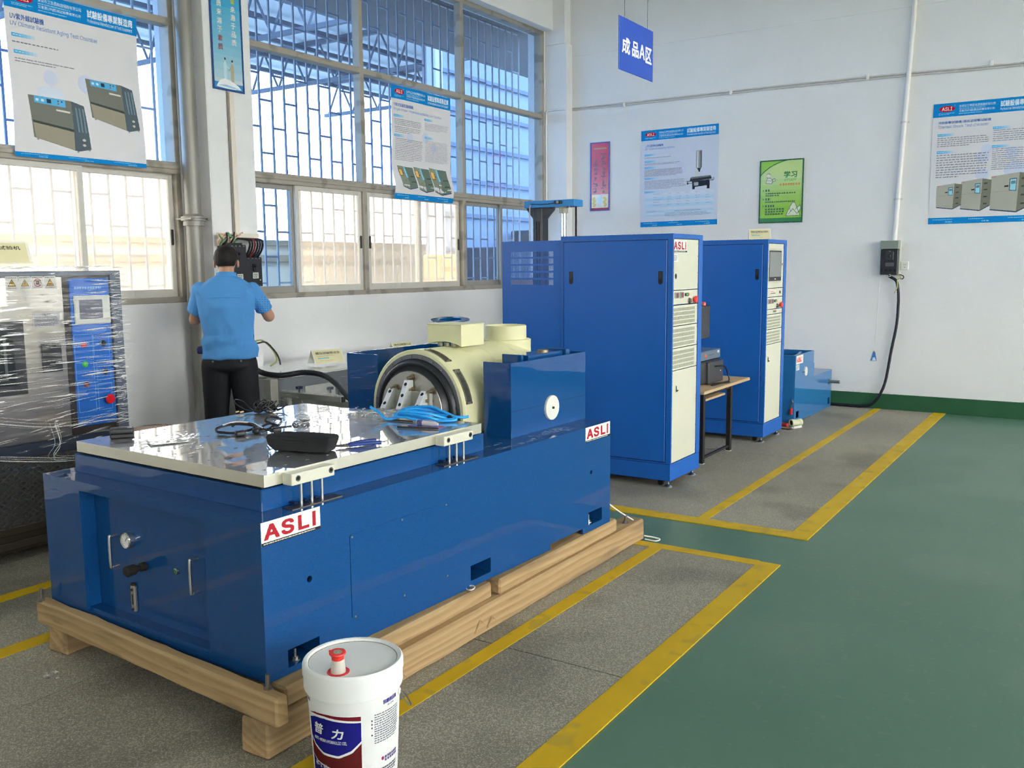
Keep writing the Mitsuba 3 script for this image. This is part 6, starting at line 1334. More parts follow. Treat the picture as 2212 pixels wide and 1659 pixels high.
# ------------------------------------------------------------------ wrapped transport simulator under the long window
ts = thing('transport_simulator', 'low grey transport simulator wrapped in clear film, between the worker and the cream drum', 'test machine')
GAL = (168, 172, 168)
put('body', [box(-5.95, -5.22, 4.79, 6.95, 0.10, 0.725, 0.006)], 'brushed', ts, (150, 154, 152))
put('top_plate', box(-5.955, -5.20, 4.775, 6.98, 0.725, 0.742, 0.003), 'satin', ts, (204, 204, 200))
put('corner_post', box(-5.26, -5.18, 4.67, 4.745, 0.05, 0.735, 0.004), 'satin', ts, (150, 148, 140))
put('side_panel', box(-5.222, -5.212, 5.05, 5.38, 0.30, 0.64, 0.002), 'satin', ts, (176, 176, 168)); put('side_panel', box(-5.222, -5.214, 5.55, 6.9, 0.20, 0.68, 0.002), 'satin', ts, (160, 170, 164))
put('dark_slot', box(-5.216, -5.210, 5.42, 5.62, 0.50, 0.60, 0.001), 'matte', ts, (88, 90, 90))
for z in (0.585, 0.535):
    put('rail', box(-5.75, -4.600, 4.800 + (0.585 - z) * 2.2, 4.845 + (0.585 - z) * 2.2, z, z + 0.045, 0.003), 'brushed', ts, (206, 206, 200))
put('rail_cap', box(-4.602, -4.594, 4.803, 4.842, 0.588, 0.627, 0.002), 'matte', ts, (28, 28, 30))
put('rail_post', box(-5.16, -5.13, 4.80, 4.83, 0.10, 0.585, 0.003), 'satin', ts, (176, 176, 168))
put('side_plate', extrude(sg.Polygon([(-5.45, 0.25), (-5.02, 0.25), (-5.02, 0.48), (-5.08, 0.56), (-5.45, 0.56)]), 0.006, frame((0, 4.88, 0), (1, 0, 0), (0, 0, 1))), 'satin', ts, (150, 148, 138))
put('base_frame', [box(-5.95, -5.16, 4.785, 6.95, 0.0035, 0.10, 0.004), box(-5.2, -4.62, 4.80, 4.86, 0.0035, 0.05, 0.004), box(-4.66, -4.62, 4.80, 4.86, 0.05, 0.54, 0.004)], 'satin', ts, (130, 132, 130))
for x, y, z in ((-5.36, 4.822, 0.63), (-5.04, 4.822, 0.63), (-5.19, 5.30, 0.56)):
    q = np.array([x, y, z])
    put('star_knob', [cyl(q, q + [0, 0, 0.028], 0.006, 8)] + [cyl(q + [0.016 * math.cos(a), 0.016 * math.sin(a), 0.028], q + [0.016 * math.cos(a), 0.016 * math.sin(a), 0.046], 0.011, 10) for a in np.arange(5) * 2 * np.pi / 5] + [cyl(q + [0, 0, 0.028], q + [0, 0, 0.048], 0.014, 12)], 'satin', ts, (42, 48, 78))
# film draped over it
n = 60
yv = np.linspace(4.77, 7.0, n); tq = np.linspace(0, 1, 44)
X = np.zeros((44, n)); Y = np.tile(yv, (44, 1)); Z = np.zeros((44, n))
for a, t in enumerate(tq):
    if t < 0.45: X[a], Z[a] = -5.96 + (0.76 + 0.025) * t / 0.45, 0.752
    else: X[a], Z[a] = -5.175 + 0.30 * ((t - 0.45) / 0.55) ** 1.3, 0.752 - 0.30 * (t - 0.45) / 0.55
nz_ = meshkit.fbm(np.stack([X * 10, Y * 10, Z * 10], -1), 3, 8) - 0.4
put('film_cover', sheet(X, Y, Z + 0.02 * nz_), 'film', ts, smooth=True, label='loose clear film draped over the simulator')
crs = []
for _ in range(90):
    y = r_.uniform(4.7, 6.4); t = r_.random(); l = r_.uniform(0.03, 0.12)
    x, z = (r_.uniform(-5.5, -5.2), 0.775) if t < 0.5 else (-5.15, r_.uniform(0.45, 0.72))
    crs.append(tube([[x, y, z], [x + r_.uniform(-.03, .03), y + l / 2, z + r_.uniform(-.012, .006)], [x, y + l, z + r_.uniform(-.02, .006)]], [0.0003, r_.uniform(0.0006, 0.0018), 0.0003], 4, 0))
for _ in range(50):
    x = r_.uniform(-5.4, -4.65); l = r_.uniform(0.02, 0.12); y = r_.uniform(4.795, 4.845)
    crs.append(tube([[x, y, 0.634], [x + l, y + r_.uniform(-.01, .01), 0.637]], r_.uniform(0.0006, 0.0016), 4, 0))
ck = put('crease_glint', crs, 'crease_glint', ts); tag(ck, 'white glints of creased film', kind='stuff')
tent('simulator_card', 'yellow folded sign card standing on the wrapped transport simulator', (-5.40, 5.48, 0.776), math.radians(76), 0.285, 0.115, 0.06, None, text='模拟运输振动台')
tent('far_card', 'cream sign card half hidden behind the cream drum', (-5.55, 6.62, 0.776), math.radians(80), 0.25, 0.085, 0.05, None, sub=False, text='模拟运输振动台')
bg = thing('clear_bag', 'tall clear plastic bag standing behind the legs of the person', 'bag')
put('bag', lathe([(0.13, 0.0), (0.125, 0.30), (0.10, 0.45), (0.05, 0.60), (0.018, 0.72), (0.03, 0.80)], (-5.72, 4.53, 0.0045), (0, 0, 1), 20), 'film', bg, smooth=60)
put('glint', [tube([[-5.61, 4.47, 0.05 + 0.1 * i], [-5.612, 4.47, 0.10 + 0.1 * i]], 0.0025, 5, 0) for i in range(5)], 'crease_glint', bg)
# ------------------------------------------------------------------ the thick black cable and earth leads
bc = thing('supply_cable', 'thick black cable sagging from the switchgear past the worker to the large tester', 'cable')
put('cable', tube([[-5.83, 5.06, 1.405], [-5.80, 5.05, 1.15], [-5.70, 4.96, 0.93], [-5.50, 4.78, 0.84], [-5.33, 4.70, 0.785], [-5.16, 4.74, 0.760], [-5.02, 4.86, 0.778], [-4.85, 4.88, 0.765], [-4.66, 4.82, 0.72], [-4.46, 4.72, 0.655], [-4.30, 4.66, 0.60], [-4.10, 4.64, 0.52], [-3.95, 4.62, 0.40]], 0.021, 12, 8), 'satin', bc, (28, 30, 34), smooth=40)
el_ = thing('earth_lead', 'green-yellow and black leads arching down behind the worker', 'cable')
put('lead', tube([[-5.80, 4.98, 1.40], [-5.70, 4.87, 1.08], [-5.62, 4.88, 0.99], [-5.58, 4.96, 0.992], [-5.57, 5.05, 0.92], [-5.565, 5.09, 0.85], [-5.56, 5.08, 0.81], [-5.56, 5.02, 0.785]], 0.0065, 7), 'satin', el_, (150, 156, 84), smooth=40)
put('lead', tube([[-5.81, 5.0, 1.40], [-5.70, 4.90, 1.06], [-5.61, 4.91, 0.975], [-5.57, 4.99, 0.975], [-5.56, 5.07, 0.90], [-5.555, 5.105, 0.84], [-5.55, 5.115, 0.785]], 0.0065, 7), 'satin', el_, (44, 46, 50), smooth=40)
st = thing('brown_stool', 'round brown padded top just showing behind the corner of the slip plate', 'stool')
put('seat', lathe([(0, 0), (0.13, 0), (0.142, 0.02), (0.142, 0.045), (0.12, 0.062), (0, 0.068)], (-4.34, 3.07, 0.630), (0, 0, 1), 36), 'satin', st, (140, 100, 70), smooth=50)
for a in range(4):
    an = a * math.pi / 2 + 0.4
    put('leg', cyl((-4.34 + 0.15 * math.cos(an), 3.07 + 0.15 * math.sin(an), 0.0045), (-4.34 + 0.11 * math.cos(an), 3.07 + 0.11 * math.sin(an), 0.630), 0.012, 10), 'satin', st, (60, 60, 62))

# ================================================================== drop tester in the corner behind the tall cabinet
dt = thing('drop_tester', 'drop tester with a light blue top beam on a black column, behind the tall cabinet', 'test machine')
put('top_beam', box(-5.675, -5.020, 9.0, 9.20, 2.212, 2.288, 0.004), 'satin', dt, (56, 142, 206))
put('column', [box(-5.580, -5.455, 9.03, 9.17, 0.06, 2.212, 0.006)], 'satin', dt, (52, 54, 58))
put('groove', [box(-5.53, -5.52, 9.025, 9.031, 0.2, 2.06), box(-5.50, -5.49, 9.025, 9.031, 0.2, 2.06)], 'matte', dt, (22, 22, 24))
put('gusset', extrude(sg.Polygon([(-5.665, 2.212), (-5.355, 2.212), (-5.355, 2.195), (-5.455, 2.09), (-5.580, 2.09), (-5.665, 2.195)]), 0.12, frame((0, 9.16, 0), (1, 0, 0), (0, 0, 1))), 'satin', dt, (44, 46, 50))
put('lift_rod', cyl((-5.200, 9.08, 0.3), (-5.200, 9.08, 2.16), 0.031, 24), 'steel', dt, (214, 216, 220), smooth=40)
put('rod_collar', lathe([(0.032, 0), (0.050, 0.004), (0.050, 0.055), (0.044, 0.06), (0.06, 0.062), (0.06, 0.072), (0, 0.072)], (-5.200, 9.08, 2.140), (0, 0, 1), 28), 'satin', dt, (176, 172, 150), smooth=30)
put('guide_cable', cyl((-5.055, 9.10, 0.5), (-5.055, 9.10, 2.212), 0.010, 10), 'matte', dt, (28, 28, 30), smooth=40)
put('guide_cable', tube([[-5.57, 8.985, 2.24], [-5.585, 8.975, 2.20], [-5.585, 8.98, 1.9], [-5.58, 8.985, 1.2]], 0.007, 8), 'satin', dt, (170, 168, 164), smooth=40)
put('wire', tube([[-5.58, 8.992, 2.255], [-5.45, 8.99, 2.246], [-5.33, 8.99, 2.248], [-5.25, 8.99, 2.256]], 0.004, 6), 'satin', dt, (40, 48, 60))
mk = put('motor', [box(-5.265, -5.175, 8.972, 9.0, 2.243, 2.278, 0.004)], 'satin', dt, (40, 42, 46))
put('pulley', lathe([(0.004, 0), (0.016, 0), (0.016, 0.012), (0.004, 0.012)], (-5.215, 8.96, 2.26), (0, 1, 0), 16), 'steel', mk, (190, 190, 192))
for x in (-5.30, -5.12, -5.075, -5.04): put('nut', cyl((x, 9.03, 2.199), (x, 9.03, 2.213), 0.010, 6), 'satin', dt, (60, 64, 70))
put('stop_rod', cyl((-5.118, 8.9, 0.3), (-5.118, 8.9, 1.845), 0.010, 10), 'satin', dt, (80, 82, 84))
put('base', [box(-5.75, -4.95, 8.70, 9.40, 0.0035, 0.06, 0.004), box(-5.24, -5.08, 8.86, 9.14, 0.06, 0.32, 0.006)], 'satin', dt, (56, 142, 206))

# ================================================================== white oil pail in the foreground
BC = np.array([-1.868, 1.965, 0.0]); A0 = math.atan2(-BC[1], -BC[0])
pail = thing('oil_pail', 'white plastic oil pail with red spout and blue label, in the foreground', 'bucket')
def rz(z): return 0.1265 + (0.1425 - 0.1265) * z / 0.33
put('body', lathe([(0, 0.0045), (0.122, 0.0045), (0.1265, 0.010), (rz(0.30), 0.30), (rz(0.30), 0.335), (0, 0.335)], BC, (0, 0, 1), 72), 'satin', pail, (216, 218, 216), smooth=30)
lid = put('lid', lathe([(0.1445, 0.292), (0.1485, 0.294), (0.1500, 0.300), (0.1500, 0.336), (0.1525, 0.340), (0.1525, 0.366), (0.150, 0.372), (0.146, 0.375), (0.139, 0.373), (0.1355, 0.369), (0.134, 0.3655), (0.130, 0.3650), (0, 0.3655)], BC, (0, 0, 1), 80), 'satin', pail, (220, 222, 220), smooth=32)
put('dirt_line', lathe([(0.1325, 0.3660), (0.1345, 0.3668), (0.1358, 0.3690)], BC, (0, 0, 1), 80), 'matte', lid, (150, 142, 128))
SPT = np.array([-1.845, 1.877, 0.3650])
sk_ = put('spout_ring', lathe([(0.0325, -0.001), (0.0335, 0.002), (0.031, 0.004), (0.027, 0.002), (0.021, 0.0005), (0.021, -0.001)], SPT, (0, 0, 1), 36), 'satin', lid, (204, 44, 46), smooth=40)
put('spout_neck', lathe([(0.0225, 0), (0.0215, 0.008), (0.0205, 0.020), (0.0185, 0.046), (0, 0.046)], SPT, (0, 0, 1), 32), 'satin', lid, (196, 190, 178), smooth=40)
ck = put('spout_cap', lathe([(0.0180, 0.043), (0.0185, 0.043), (0.0185, 0.056), (0.0230, 0.058), (0.0250, 0.061), (0.0235, 0.0645), (0.0150, 0.0650), (0.0140, 0.0635), (0, 0.0640)], SPT, (0.05, -0.06, 1), 36), 'satin', lid, (222, 52, 46), smooth=35)
put('cap_disc', lathe([(0.0138, 0.0642), (0.0130, 0.0652), (0.0055, 0.0650), (0.005, 0.0662), (0, 0.0662)], SPT, (0.05, -0.06, 1), 28), 'satin', ck, (150, 142, 118), smooth=30)
put('cap_tab', rbox(-0.004, 0.004, -0.003, 0.003, -0.003, 0.003, 0.001, frame(SPT + np.array([-0.021, -0.009, 0.063]), (0.9, 0.4, 0), (-0.4, 0.9, 0))), 'satin', ck, (222, 52, 46))
# prints that follow the curved wall
class Can:
    def __init__(self, a): self.a = a
    def put(self, name, poly, color, parent, layer=0.0006, sub=0.012, h=0.0003):
        m = extrude(poly, h)
        v, f = trimesh.remesh.subdivide_to_size(m.vertices, m.faces, sub, max_iter=12) if sub else (m.vertices, m.faces)
        v = np.array(v); r = rz(v[:, 1]); an = self.a + v[:, 0] / 0.137
        rr = r + layer + v[:, 2]
        return put(name, trimesh.Trimesh(np.stack([BC[0] + rr * np.cos(an), BC[1] + rr * np.sin(an), v[:, 1]], 1), f, process=False), 'paper', parent, color)
cn = Can(A0)
x0, x1, zt, zb = -0.168, 0.017, 0.250, 0.040
whole = R(x0, zb, x1, zt)
topc = sg.Polygon([(x0, zt - 0.012)] + [(x0 + (x1 - x0) * t, zt + 0.004 * math.sin(math.pi * t * .7) - 0.010 * (1 - t) ** 2) for t in np.linspace(0, 1, 14)] + [(x1, zb), (x0, zb)]).intersection(R(x0, zb, x1, zt + 0.01))
lbk = cn.put('label', topc, (222, 224, 222), pail, 0.0003)
cn.put('maroon_top', sg.Polygon([(x0, zt - 0.014), (x0 + 0.03, zt - 0.004), (x0 + 0.08, zt + 0.001), (x1, zt - 0.002), (x1, zt - 0.016), (x0 + 0.07, zt - 0.006), (x0 + 0.03, zt - 0.009)]), (110, 34, 44), lbk, 0.0009)
blue = sg.Polygon([(x0, zt - 0.030), (x0 + 0.03, zt - 0.018), (x0 + 0.07, zt - 0.014), (x1, zt - 0.022), (x1, zt - 0.080), (x1 - 0.03, zt - 0.108), (x1 - 0.07, zt - 0.126), (x0 + 0.06, zt - 0.124), (x0 + 0.02, zt - 0.105), (x0, zt - 0.085)])
cn.put('blue_field', blue, (34, 34, 120), lbk, 0.0009)
mar = sg.Polygon([(x0, zt - 0.096), (x0 + 0.02, zt - 0.114), (x0 + 0.06, zt - 0.132), (x1 - 0.07, zt - 0.134), (x1 - 0.028, zt - 0.116), (x1, zt - 0.088), (x1, zt - 0.168), (x0 + 0.10, zt - 0.172), (x0 + 0.03, zt - 0.160), (x0, zt - 0.146)])
cn.put('maroon_field', mar, (92, 34, 34), lbk, 0.0009)
cn.put('blue_foot', sg.Polygon([(x0, zt - 0.150), (x0 + 0.03, zt - 0.164), (x0 + 0.10, zt - 0.176), (x1, zt - 0.172), (x1, zb), (x0, zb)]), (36, 36, 104), lbk, 0.0009)
cn.put('dark_foot', sg.Polygon([(x1 - 0.075, zt - 0.177), (x1, zt - 0.174), (x1, zb), (x1 - 0.10, zb)]), (34, 32, 36), lbk, 0.0013)
cn.put('character', fit('普', x0 + 0.026, zt - 0.068, x0 + 0.066, zt - 0.032, 1, slant=8), (220, 224, 224), lbk, 0.0016)
cn.put('character', fit('力', x0 + 0.094, zt - 0.072, x0 + 0.134, zt - 0.040, 2, slant=8), (220, 224, 224), lbk, 0.0016)
cn.put('lettering', fit('ANTI-WEAR HYDRAULIC OIL', x0 + 0.022, zt - 0.089, x0 + 0.142, zt - 0.079, 1, 'inter', 64, 8), (206, 210, 216), lbk, 0.0016)
cn.put('lettering', fit('HF-2  46', x0 + 0.018, zt - 0.176, x0 + 0.072, zt - 0.162, 2, 'inter', 56), (206, 204, 206), lbk, 0.0018)
mk = cn.put('maker_mark', ell(-0.172, 0.292, 0.006, 0.009).difference(ell(-0.168, 0.296, 0.005, 0.007)), (96, 50, 130), pail, 0.0004)
cn.put('maker_mark', ell(-0.172, 0.302, 0.004, 0.005), (180, 50, 70), pail, 0.0004); cn.put('maker_print', micro(-0.182, 0.268, -0.160, 0.280, 1, 3, 0.9, 1.0, 0.6), (120, 110, 150), pail, 0.0004)
cr_ = Can(A0 + 0.86)
cr_.put('heading', fit('抗磨液压油', -0.030, 0.266, 0.030, 0.280, 2), (64, 60, 130), pail, 0.0004, 0)
cr_.put('heading', fit('HF-2 46', -0.012, 0.256, 0.016, 0.262, 1, 'inter'), (90, 90, 120), pail, 0.0004, 0)
cr_.put('fine_print', micro(-0.060, 0.148, 0.044, 0.245, 13, 4, 0.45, 0.5, 1.2), (110, 110, 124), pail, 0.0004, 0)
for z in (0.226, 0.214, 0.203, 0.180): cr_.put('bullet', ell(-0.068, z, 0.0022, 0.0028), (50, 50, 60), pail, 0.0004, 0)
for z in (0.246, 0.192, 0.167): cr_.put('rule', R(-0.060, z, 0.05, z + 0.0006), (120, 120, 130), pail, 0.0004, 0)
cr_.put('fine_print', micro(-0.022, 0.080, 0.040, 0.100, 2, 6, 0.75, 1.0, 0.8), (100, 84, 130), pail, 0.0004, 0); cr_.put('maker_mark', ell(-0.030, 0.094, 0.005, 0.006), (150, 50, 90), pail, 0.0004, 0)
cr_.put('fine_print', micro(-0.060, 0.040, 0.045, 0.066, 3, 7, 0.6, 0.8, 1.0), (90, 90, 100), pail, 0.0004, 0)
an = A0 + 1.36
def ca(r, a, z): return np.array([BC[0] + r * math.cos(a), BC[1] + r * math.sin(a), z])
put('bail', tube([ca(0.141, an - 0.10, 0.272), ca(0.148, an - 0.09, 0.271), ca(0.158, an + 0.02, 0.252), ca(0.170, an + 0.16, 0.215), ca(0.172, an + 0.20, 0.205), ca(0.166, an + 0.23, 0.203), ca(0.150, an + 0.5, 0.212), ca(0.152, an + 1.1, 0.215), ca(0.152, an + 1.8, 0.22), ca(0.150, an + 2.6, 0.24), ca(0.143, an + 3.0, 0.272)], 0.0022, 8, 6), 'brushed', pail, (150, 150, 148), smooth=40)
put('bail_ear', lathe([(0.010, 0), (0.010, 0.006), (0.006, 0.008), (0, 0.008)], ca(0.138, an - 0.10, 0.272), ca(1, an - 0.10, 0) - BC, 16), 'satin', pail, (214, 214, 212))

# ================================================================== things lying on the slip plate
PT = PZ + 0.0006
def lm(u, v, deg=0.0, z=PT):
    """frame on the plate at (u, v), its x axis turned by deg from the machine's long axis"""
    a = math.radians(deg); ex = math.cos(a) * MU + math.sin(a) * MV
    return frame(mw(u, v, z), ex, np.cross(MZ, ex))
# small black remote-like case at the left corner
k = thing('small_black_case', 'small black two-part case at the far left corner of the slip plate', 'case')
M = lm(0.236, 1.121, -36)
put('lower_half', rbox(-0.045, 0.045, -0.030, 0.030, 0, 0.018, 0.005, M), 'satin', k, (34, 33, 34), smooth=35)
put('upper_half', rbox(-0.046, 0.043, -0.031, 0.029, 0.0185, 0.040, 0.006, M), 'satin', k, (40, 40, 42), smooth=35)
put('raised_pad', rbox(-0.02, 0.02, -0.014, 0.014, 0.038, 0.0425, 0.002, M), 'satin', k, (52, 52, 54), smooth=35)
# bag with a pale card
k = thing('bagged_card', 'pale grey card in a clear plastic bag, next to the small black case', 'card')
M = lm(0.268, 0.862, -24)
put('card', box(-0.072, 0.072, -0.048, 0.048, 0.003, 0.006, 0.001, M), 'satin', k, (186, 188, 184))
a, b = np.meshgrid(np.linspace(-0.13, 0.12, 36), np.linspace(-0.085, 0.085, 24))
h = 0.008 + 0.012 * meshkit.fbm(np.stack([a * 22, b * 22, a * 0], -1), 3, 4) * (1 + 0.8 * (np.abs(a) > 0.075))
put('bag', xf(sheet(a, b, h), M), 'film', k, smooth=True)
put('bag_crease', [xf(tube([[x, y, 0.017], [x + dx, y + dy, 0.018]], 0.0008, 4, 0), M) for x, y, dx, dy in ((-0.11, -0.05, 0.03, 0.03), (0.08, 0.02, 0.03, 0.03), (0.09, -0.03, 0.02, -0.03), (-0.10, 0.04, 0.04, 0.02))], 'crease_glint', k)
# black and white looped leads with plugs
def loops(c, rads, n, seed, z0=0.006, h=0.03, sq=0.7):
    r = random.Random(seed); pts = []
    for i in range(n * 8 + 1):
        a = i * math.pi / 4; t = i / (n * 8); q = rads * (0.75 + 0.35 * r.random())
        pts.append([c[0] + q * math.cos(a), c[1] + q * sq * math.sin(a), z0 + h * r.random() * (0.3 + 0.7 * abs(math.sin(a * .5 + t * 5)))])
    return pts
k = thing('looped_lead', 'black and white looped lead with two plugs, in the middle of the slip plate', 'cable')
M = lm(0.60, 0.775, -28)
put('lead', xf(tube([[-0.10, -0.02, 0.008], [-0.13, 0.01, 0.010], [-0.12, 0.05, 0.02], [-0.05, 0.06, 0.028], [0.02, 0.03, 0.02], [0.0, -0.02, 0.012], [-0.07, -0.045, 0.008], [-0.13, -0.01, 0.012]], 0.0052, 8, 8), M), 'satin', k, (28, 28, 30), smooth=40)
put('lead', xf(tube([[-0.06, 0.06, 0.02], [-0.03, 0.08, 0.03], [0.02, 0.03, 0.026], [0.04, -0.05, 0.012], [0.11, -0.03, 0.02], [0.14, 0.04, 0.036], [0.10, 0.075, 0.046], [0.075, 0.04, 0.034], [0.10, 0.0, 0.02], [0.05, -0.06, 0.01], [0.0, -0.05, 0.008]], 0.0052, 8, 8), M), 'satin', k, (34, 34, 36), smooth=40)
put('white_stripe', xf(tube([[-0.10, 0.055, 0.028], [-0.04, 0.068, 0.036], [0.02, 0.036, 0.028], [0.045, -0.045, 0.019]], 0.0036, 6, 8), M), 'satin', k, (196, 192, 190), smooth=40)
for x, y, d in ((-0.055, -0.085, 10), (0.02, -0.045, 60)):
    M2 = M @ frame((x, y, 0.0), (math.cos(math.radians(d)), math.sin(math.radians(d)), 0), (-math.sin(math.radians(d)), math.cos(math.radians(d)), 0))
    pk = put('plug', rbox(-0.022, 0.022, -0.014, 0.014, 0.0, 0.024, 0.008, M2), 'satin', k, (24, 24, 26), smooth=35)
    put('pin', [xf(cyl((0.02, yy_, 0.012), (0.036, yy_, 0.012), 0.002, 8), M2) for yy_ in (-0.006, 0.006)], 'steel', pk, (190, 186, 176))
# bagged black lead
k = thing('bagged_lead', 'black lead with a plug spilling from a crumpled clear bag, behind the black pouch', 'cable')
M = lm(0.70, 0.645, -30)
put('lead', xf(tube([[0.01, 0.0, 0.02], [-0.04, -0.01, 0.02], [-0.09, 0.0, 0.012], [-0.105, 0.035, 0.02], [-0.07, 0.055, 0.03], [-0.04, 0.03, 0.02], [-0.05, -0.02, 0.012], [-0.085, -0.02, 0.010]], 0.0045, 8, 8), M), 'satin', k, (28, 28, 30), smooth=40)
put('plug', rbox(-0.075, -0.035, -0.028, 0.0, 0.002, 0.024, 0.007, M), 'satin', k, (26, 26, 28), smooth=35)
for i in range(5): put('lead_strand', xf(tube(loops((0.055, 0.01), 0.035, 1, 30 + i, 0.008, 0.035, 0.6), 0.003, 6, 4), M), 'satin', k, (70 + 20 * (i % 3), 72 + 18 * (i % 3), 76 + 18 * (i % 3)), smooth=40)
bag_ = trimesh.creation.icosphere(3, 1.0); v = np.array(bag_.vertices)
rr = 0.85 + 0.45 * (meshkit.fbm(v * 2.6, 4, 12) - 0.5) + 0.12 * meshkit.noise(v * 9, 3)
v = v * rr[:, None] * [0.095, 0.062, 0.040] + [0.055, 0.01, 0.034]; v[:, 2] = np.maximum(v[:, 2], 0.0008); bag_.vertices = v
put('bag', xf(bag_, M), 'film', k, smooth=False)
r_ = random.Random(9)
crs = []
for _ in range(130):
    i = r_.randrange(len(v)); p = v[i] * [1.0, 1.0, 1.02]; d = np.array([r_.uniform(-1, 1), r_.uniform(-1, 1), r_.uniform(-.4, .4)]) * 0.02
    if p[2] > 0.010: crs.append(tube([p, p + d], r_.uniform(0.0005, 0.0014), 4, 0))
tag(put('bag_crease', [xf(c, M) for c in crs], 'crease_glint', k), kind='stuff')
# coil of thin black cable at the far edge
k = thing('black_cable_coil', 'tangled coil of thin black cable at the far left edge of the slip plate', 'cable')
M = lm(0.985, 1.135, -38)
for i in range(7): put('loop', xf(tube(loops((0.012 * math.sin(i), 0.006 * i - 0.02), 0.050 - 0.002 * i, 2, 50 + i, 0.005, 0.055, 0.62), 0.0034, 6, 5), M), 'satin', k, (24, 24, 26), smooth=40)
put('loose_loop', xf(tube([[-0.05, 0.01, 0.01], [-0.085, 0.02, 0.012], [-0.13, 0.035, 0.04], [-0.135, 0.06, 0.06], [-0.10, 0.06, 0.05], [-0.07, 0.03, 0.02], [-0.05, 0.0, 0.008]], 0.003, 6, 8), M), 'satin', k, (24, 24, 26), smooth=40)
put('loose_loop', xf(tube([[0.03, 0.0, 0.01], [0.075, 0.02, 0.012], [0.105, 0.035, 0.03], [0.07, 0.0, 0.01], [0.02, -0.03, 0.006]], 0.003, 6, 8), M), 'satin', k, (24, 24, 26), smooth=40)
for x, y in ((0.02, -0.035), (0.035, -0.03), (-0.135, 0.0), (-0.115, -0.012)):
    put('connector', xf(cyl((x, y, 0.008), (x + 0.016, y + 0.004, 0.010), 0.0045, 10), M), 'brushed', k, (196, 176, 140))
# black zip pouch
k = thing('black_pouch', 'black fabric zip pouch near the front edge of the slip plate', 'pouch')
M = lm(0.445, 0.285, -70)
pf = [hull([(sx * 0.122 + 0.006, sy * 0.032 - 0.006, 0.052) for sx in (-1, 1) for sy in (-1, 1)] + [(sx * 0.112, sy * 0.036, 0.030) for sx in (-1, 1) for sy in (-1, 1)] + [(-0.092, -0.034, 0.012), (0.114, -0.034, 0.012), (-0.09, 0.034, 0.012), (0.110, 0.034, 0.012)] + [(-0.06, 0.0, 0.060), (0.06, 0.0, 0.060)], 0.0105, 12)]
pm_ = soft(pf[0], 0.010, 4, 0.0025, 6, 20)
v = np.array(pm_.vertices); v[:, 2] = np.maximum(v[:, 2], 0.001); pm_.vertices = v
def _fab(p, n, uv): return mix((0.012, 0.012, 0.013), (0.028, 0.028, 0.030), noise(p.x * 700, p.y * 700, p.z * 700))
scene['black_fabric'] = two(type='principled', base_color=proc(_fab), roughness=0.9, sheen=0.2, specular=0.2)
put('pouch', xf(pm_, M), 'black_fabric', k, smooth=True)
put('zip', xf(tube([[-0.118, -0.043, 0.050], [-0.05, -0.046, 0.047], [0.05, -0.046, 0.046], [0.122, -0.043, 0.050]], 0.0022, 6, 6), M), 'satin', k, (20, 20, 22), smooth=40)
put('zip_pull', xf(tube([[-0.128, -0.01, 0.050], [-0.136, -0.016, 0.040], [-0.134, -0.018, 0.028], [-0.128, -0.012, 0.032], [-0.129, -0.008, 0.045]], 0.0022, 6, 4), M), 'steel', k, (206, 204, 200), smooth=40)
# side cutters with blue grips
k = thing('side_cutters', 'small side cutters with dark blue grips, beside the black pouch', 'pliers')
M = lm(0.612, 0.165, -33)
put('jaws', [extrude(sg.Polygon([(-0.082, 0.001), (-0.05, 0.011), (-0.032, 0.010), (-0.026, 0.0), (-0.06, 0.0)]), 0.006, M @ frame((0, 0, 0.006), (1, 0, 0), (0, 1, 0))), extrude(sg.Polygon([(-0.082, -0.001), (-0.05, -0.011), (-0.032, -0.010), (-0.026, 0.0), (-0.06, 0.0)]), 0.006, M @ frame((0, 0, 0.005), (1, 0, 0), (0, 1, 0))), xf(cyl((-0.036, 0, 0.002), (-0.036, 0, 0.013), 0.007, 14), M)], 'satin', k, (44, 40, 40))
put('grip', xf(tube([[-0.03, -0.004, 0.009], [0.0, -0.014, 0.012], [0.045, -0.020, 0.013], [0.090, -0.018, 0.012]], [0.005, 0.0075, 0.0082, 0.0075], 10, 6) if False else tube([[-0.03, -0.004, 0.009], [0.0, -0.014, 0.012], [0.045, -0.020, 0.013], [0.090, -0.018, 0.012]], 0.0078, 10, 6), M), 'satin', k, (40, 62, 128), smooth=40)
put('grip', xf(tube([[-0.03, 0.004, 0.009], [0.0, 0.016, 0.012], [0.040, 0.028, 0.013], [0.082, 0.036, 0.012]], 0.0075, 10, 6), M), 'satin', k, (36, 56, 118), smooth=40)
put('spring', xf(tube([[-0.02, -0.006, 0.009], [-0.005, 0.0, 0.011], [-0.02, 0.006, 0.009]], 0.0014, 6, 6), M), 'steel', k, (150, 150, 150))
# blue pneumatic tube coil
k = thing('blue_tube_coil', 'loose coil of bright blue plastic tube at the back corner of the slip plate', 'tube')
M = lm(1.185, 0.33, -62)
r_ = random.Random(4)
pts = [[-0.245, 0.045, 0.055], [-0.20, 0.02, 0.035], [-0.165, -0.005, 0.012], [-0.13, 0.0, 0.012]]
for i in range(34):
    a = math.pi - i * 2 * math.pi / 8.0; q = 1.0 + 0.22 * math.sin(i * 1.7)
    pts.append([0.015 + 0.125 * q * math.cos(a) + 0.01 * math.sin(i * .9), 0.045 * q * math.sin(a) + 0.012 * math.cos(i * 1.3), 0.010 + 0.052 * (0.5 + 0.5 * math.sin(i * 0.85)) * (0.4 + 0.6 * abs(math.sin(a)))])
pts += [[0.16, 0.01, 0.02], [0.20, 0.045, 0.016]]
put('tube', xf(tube(pts, 0.0062, 10, 7), M), 'gloss', k, (38, 150, 222), smooth=40)
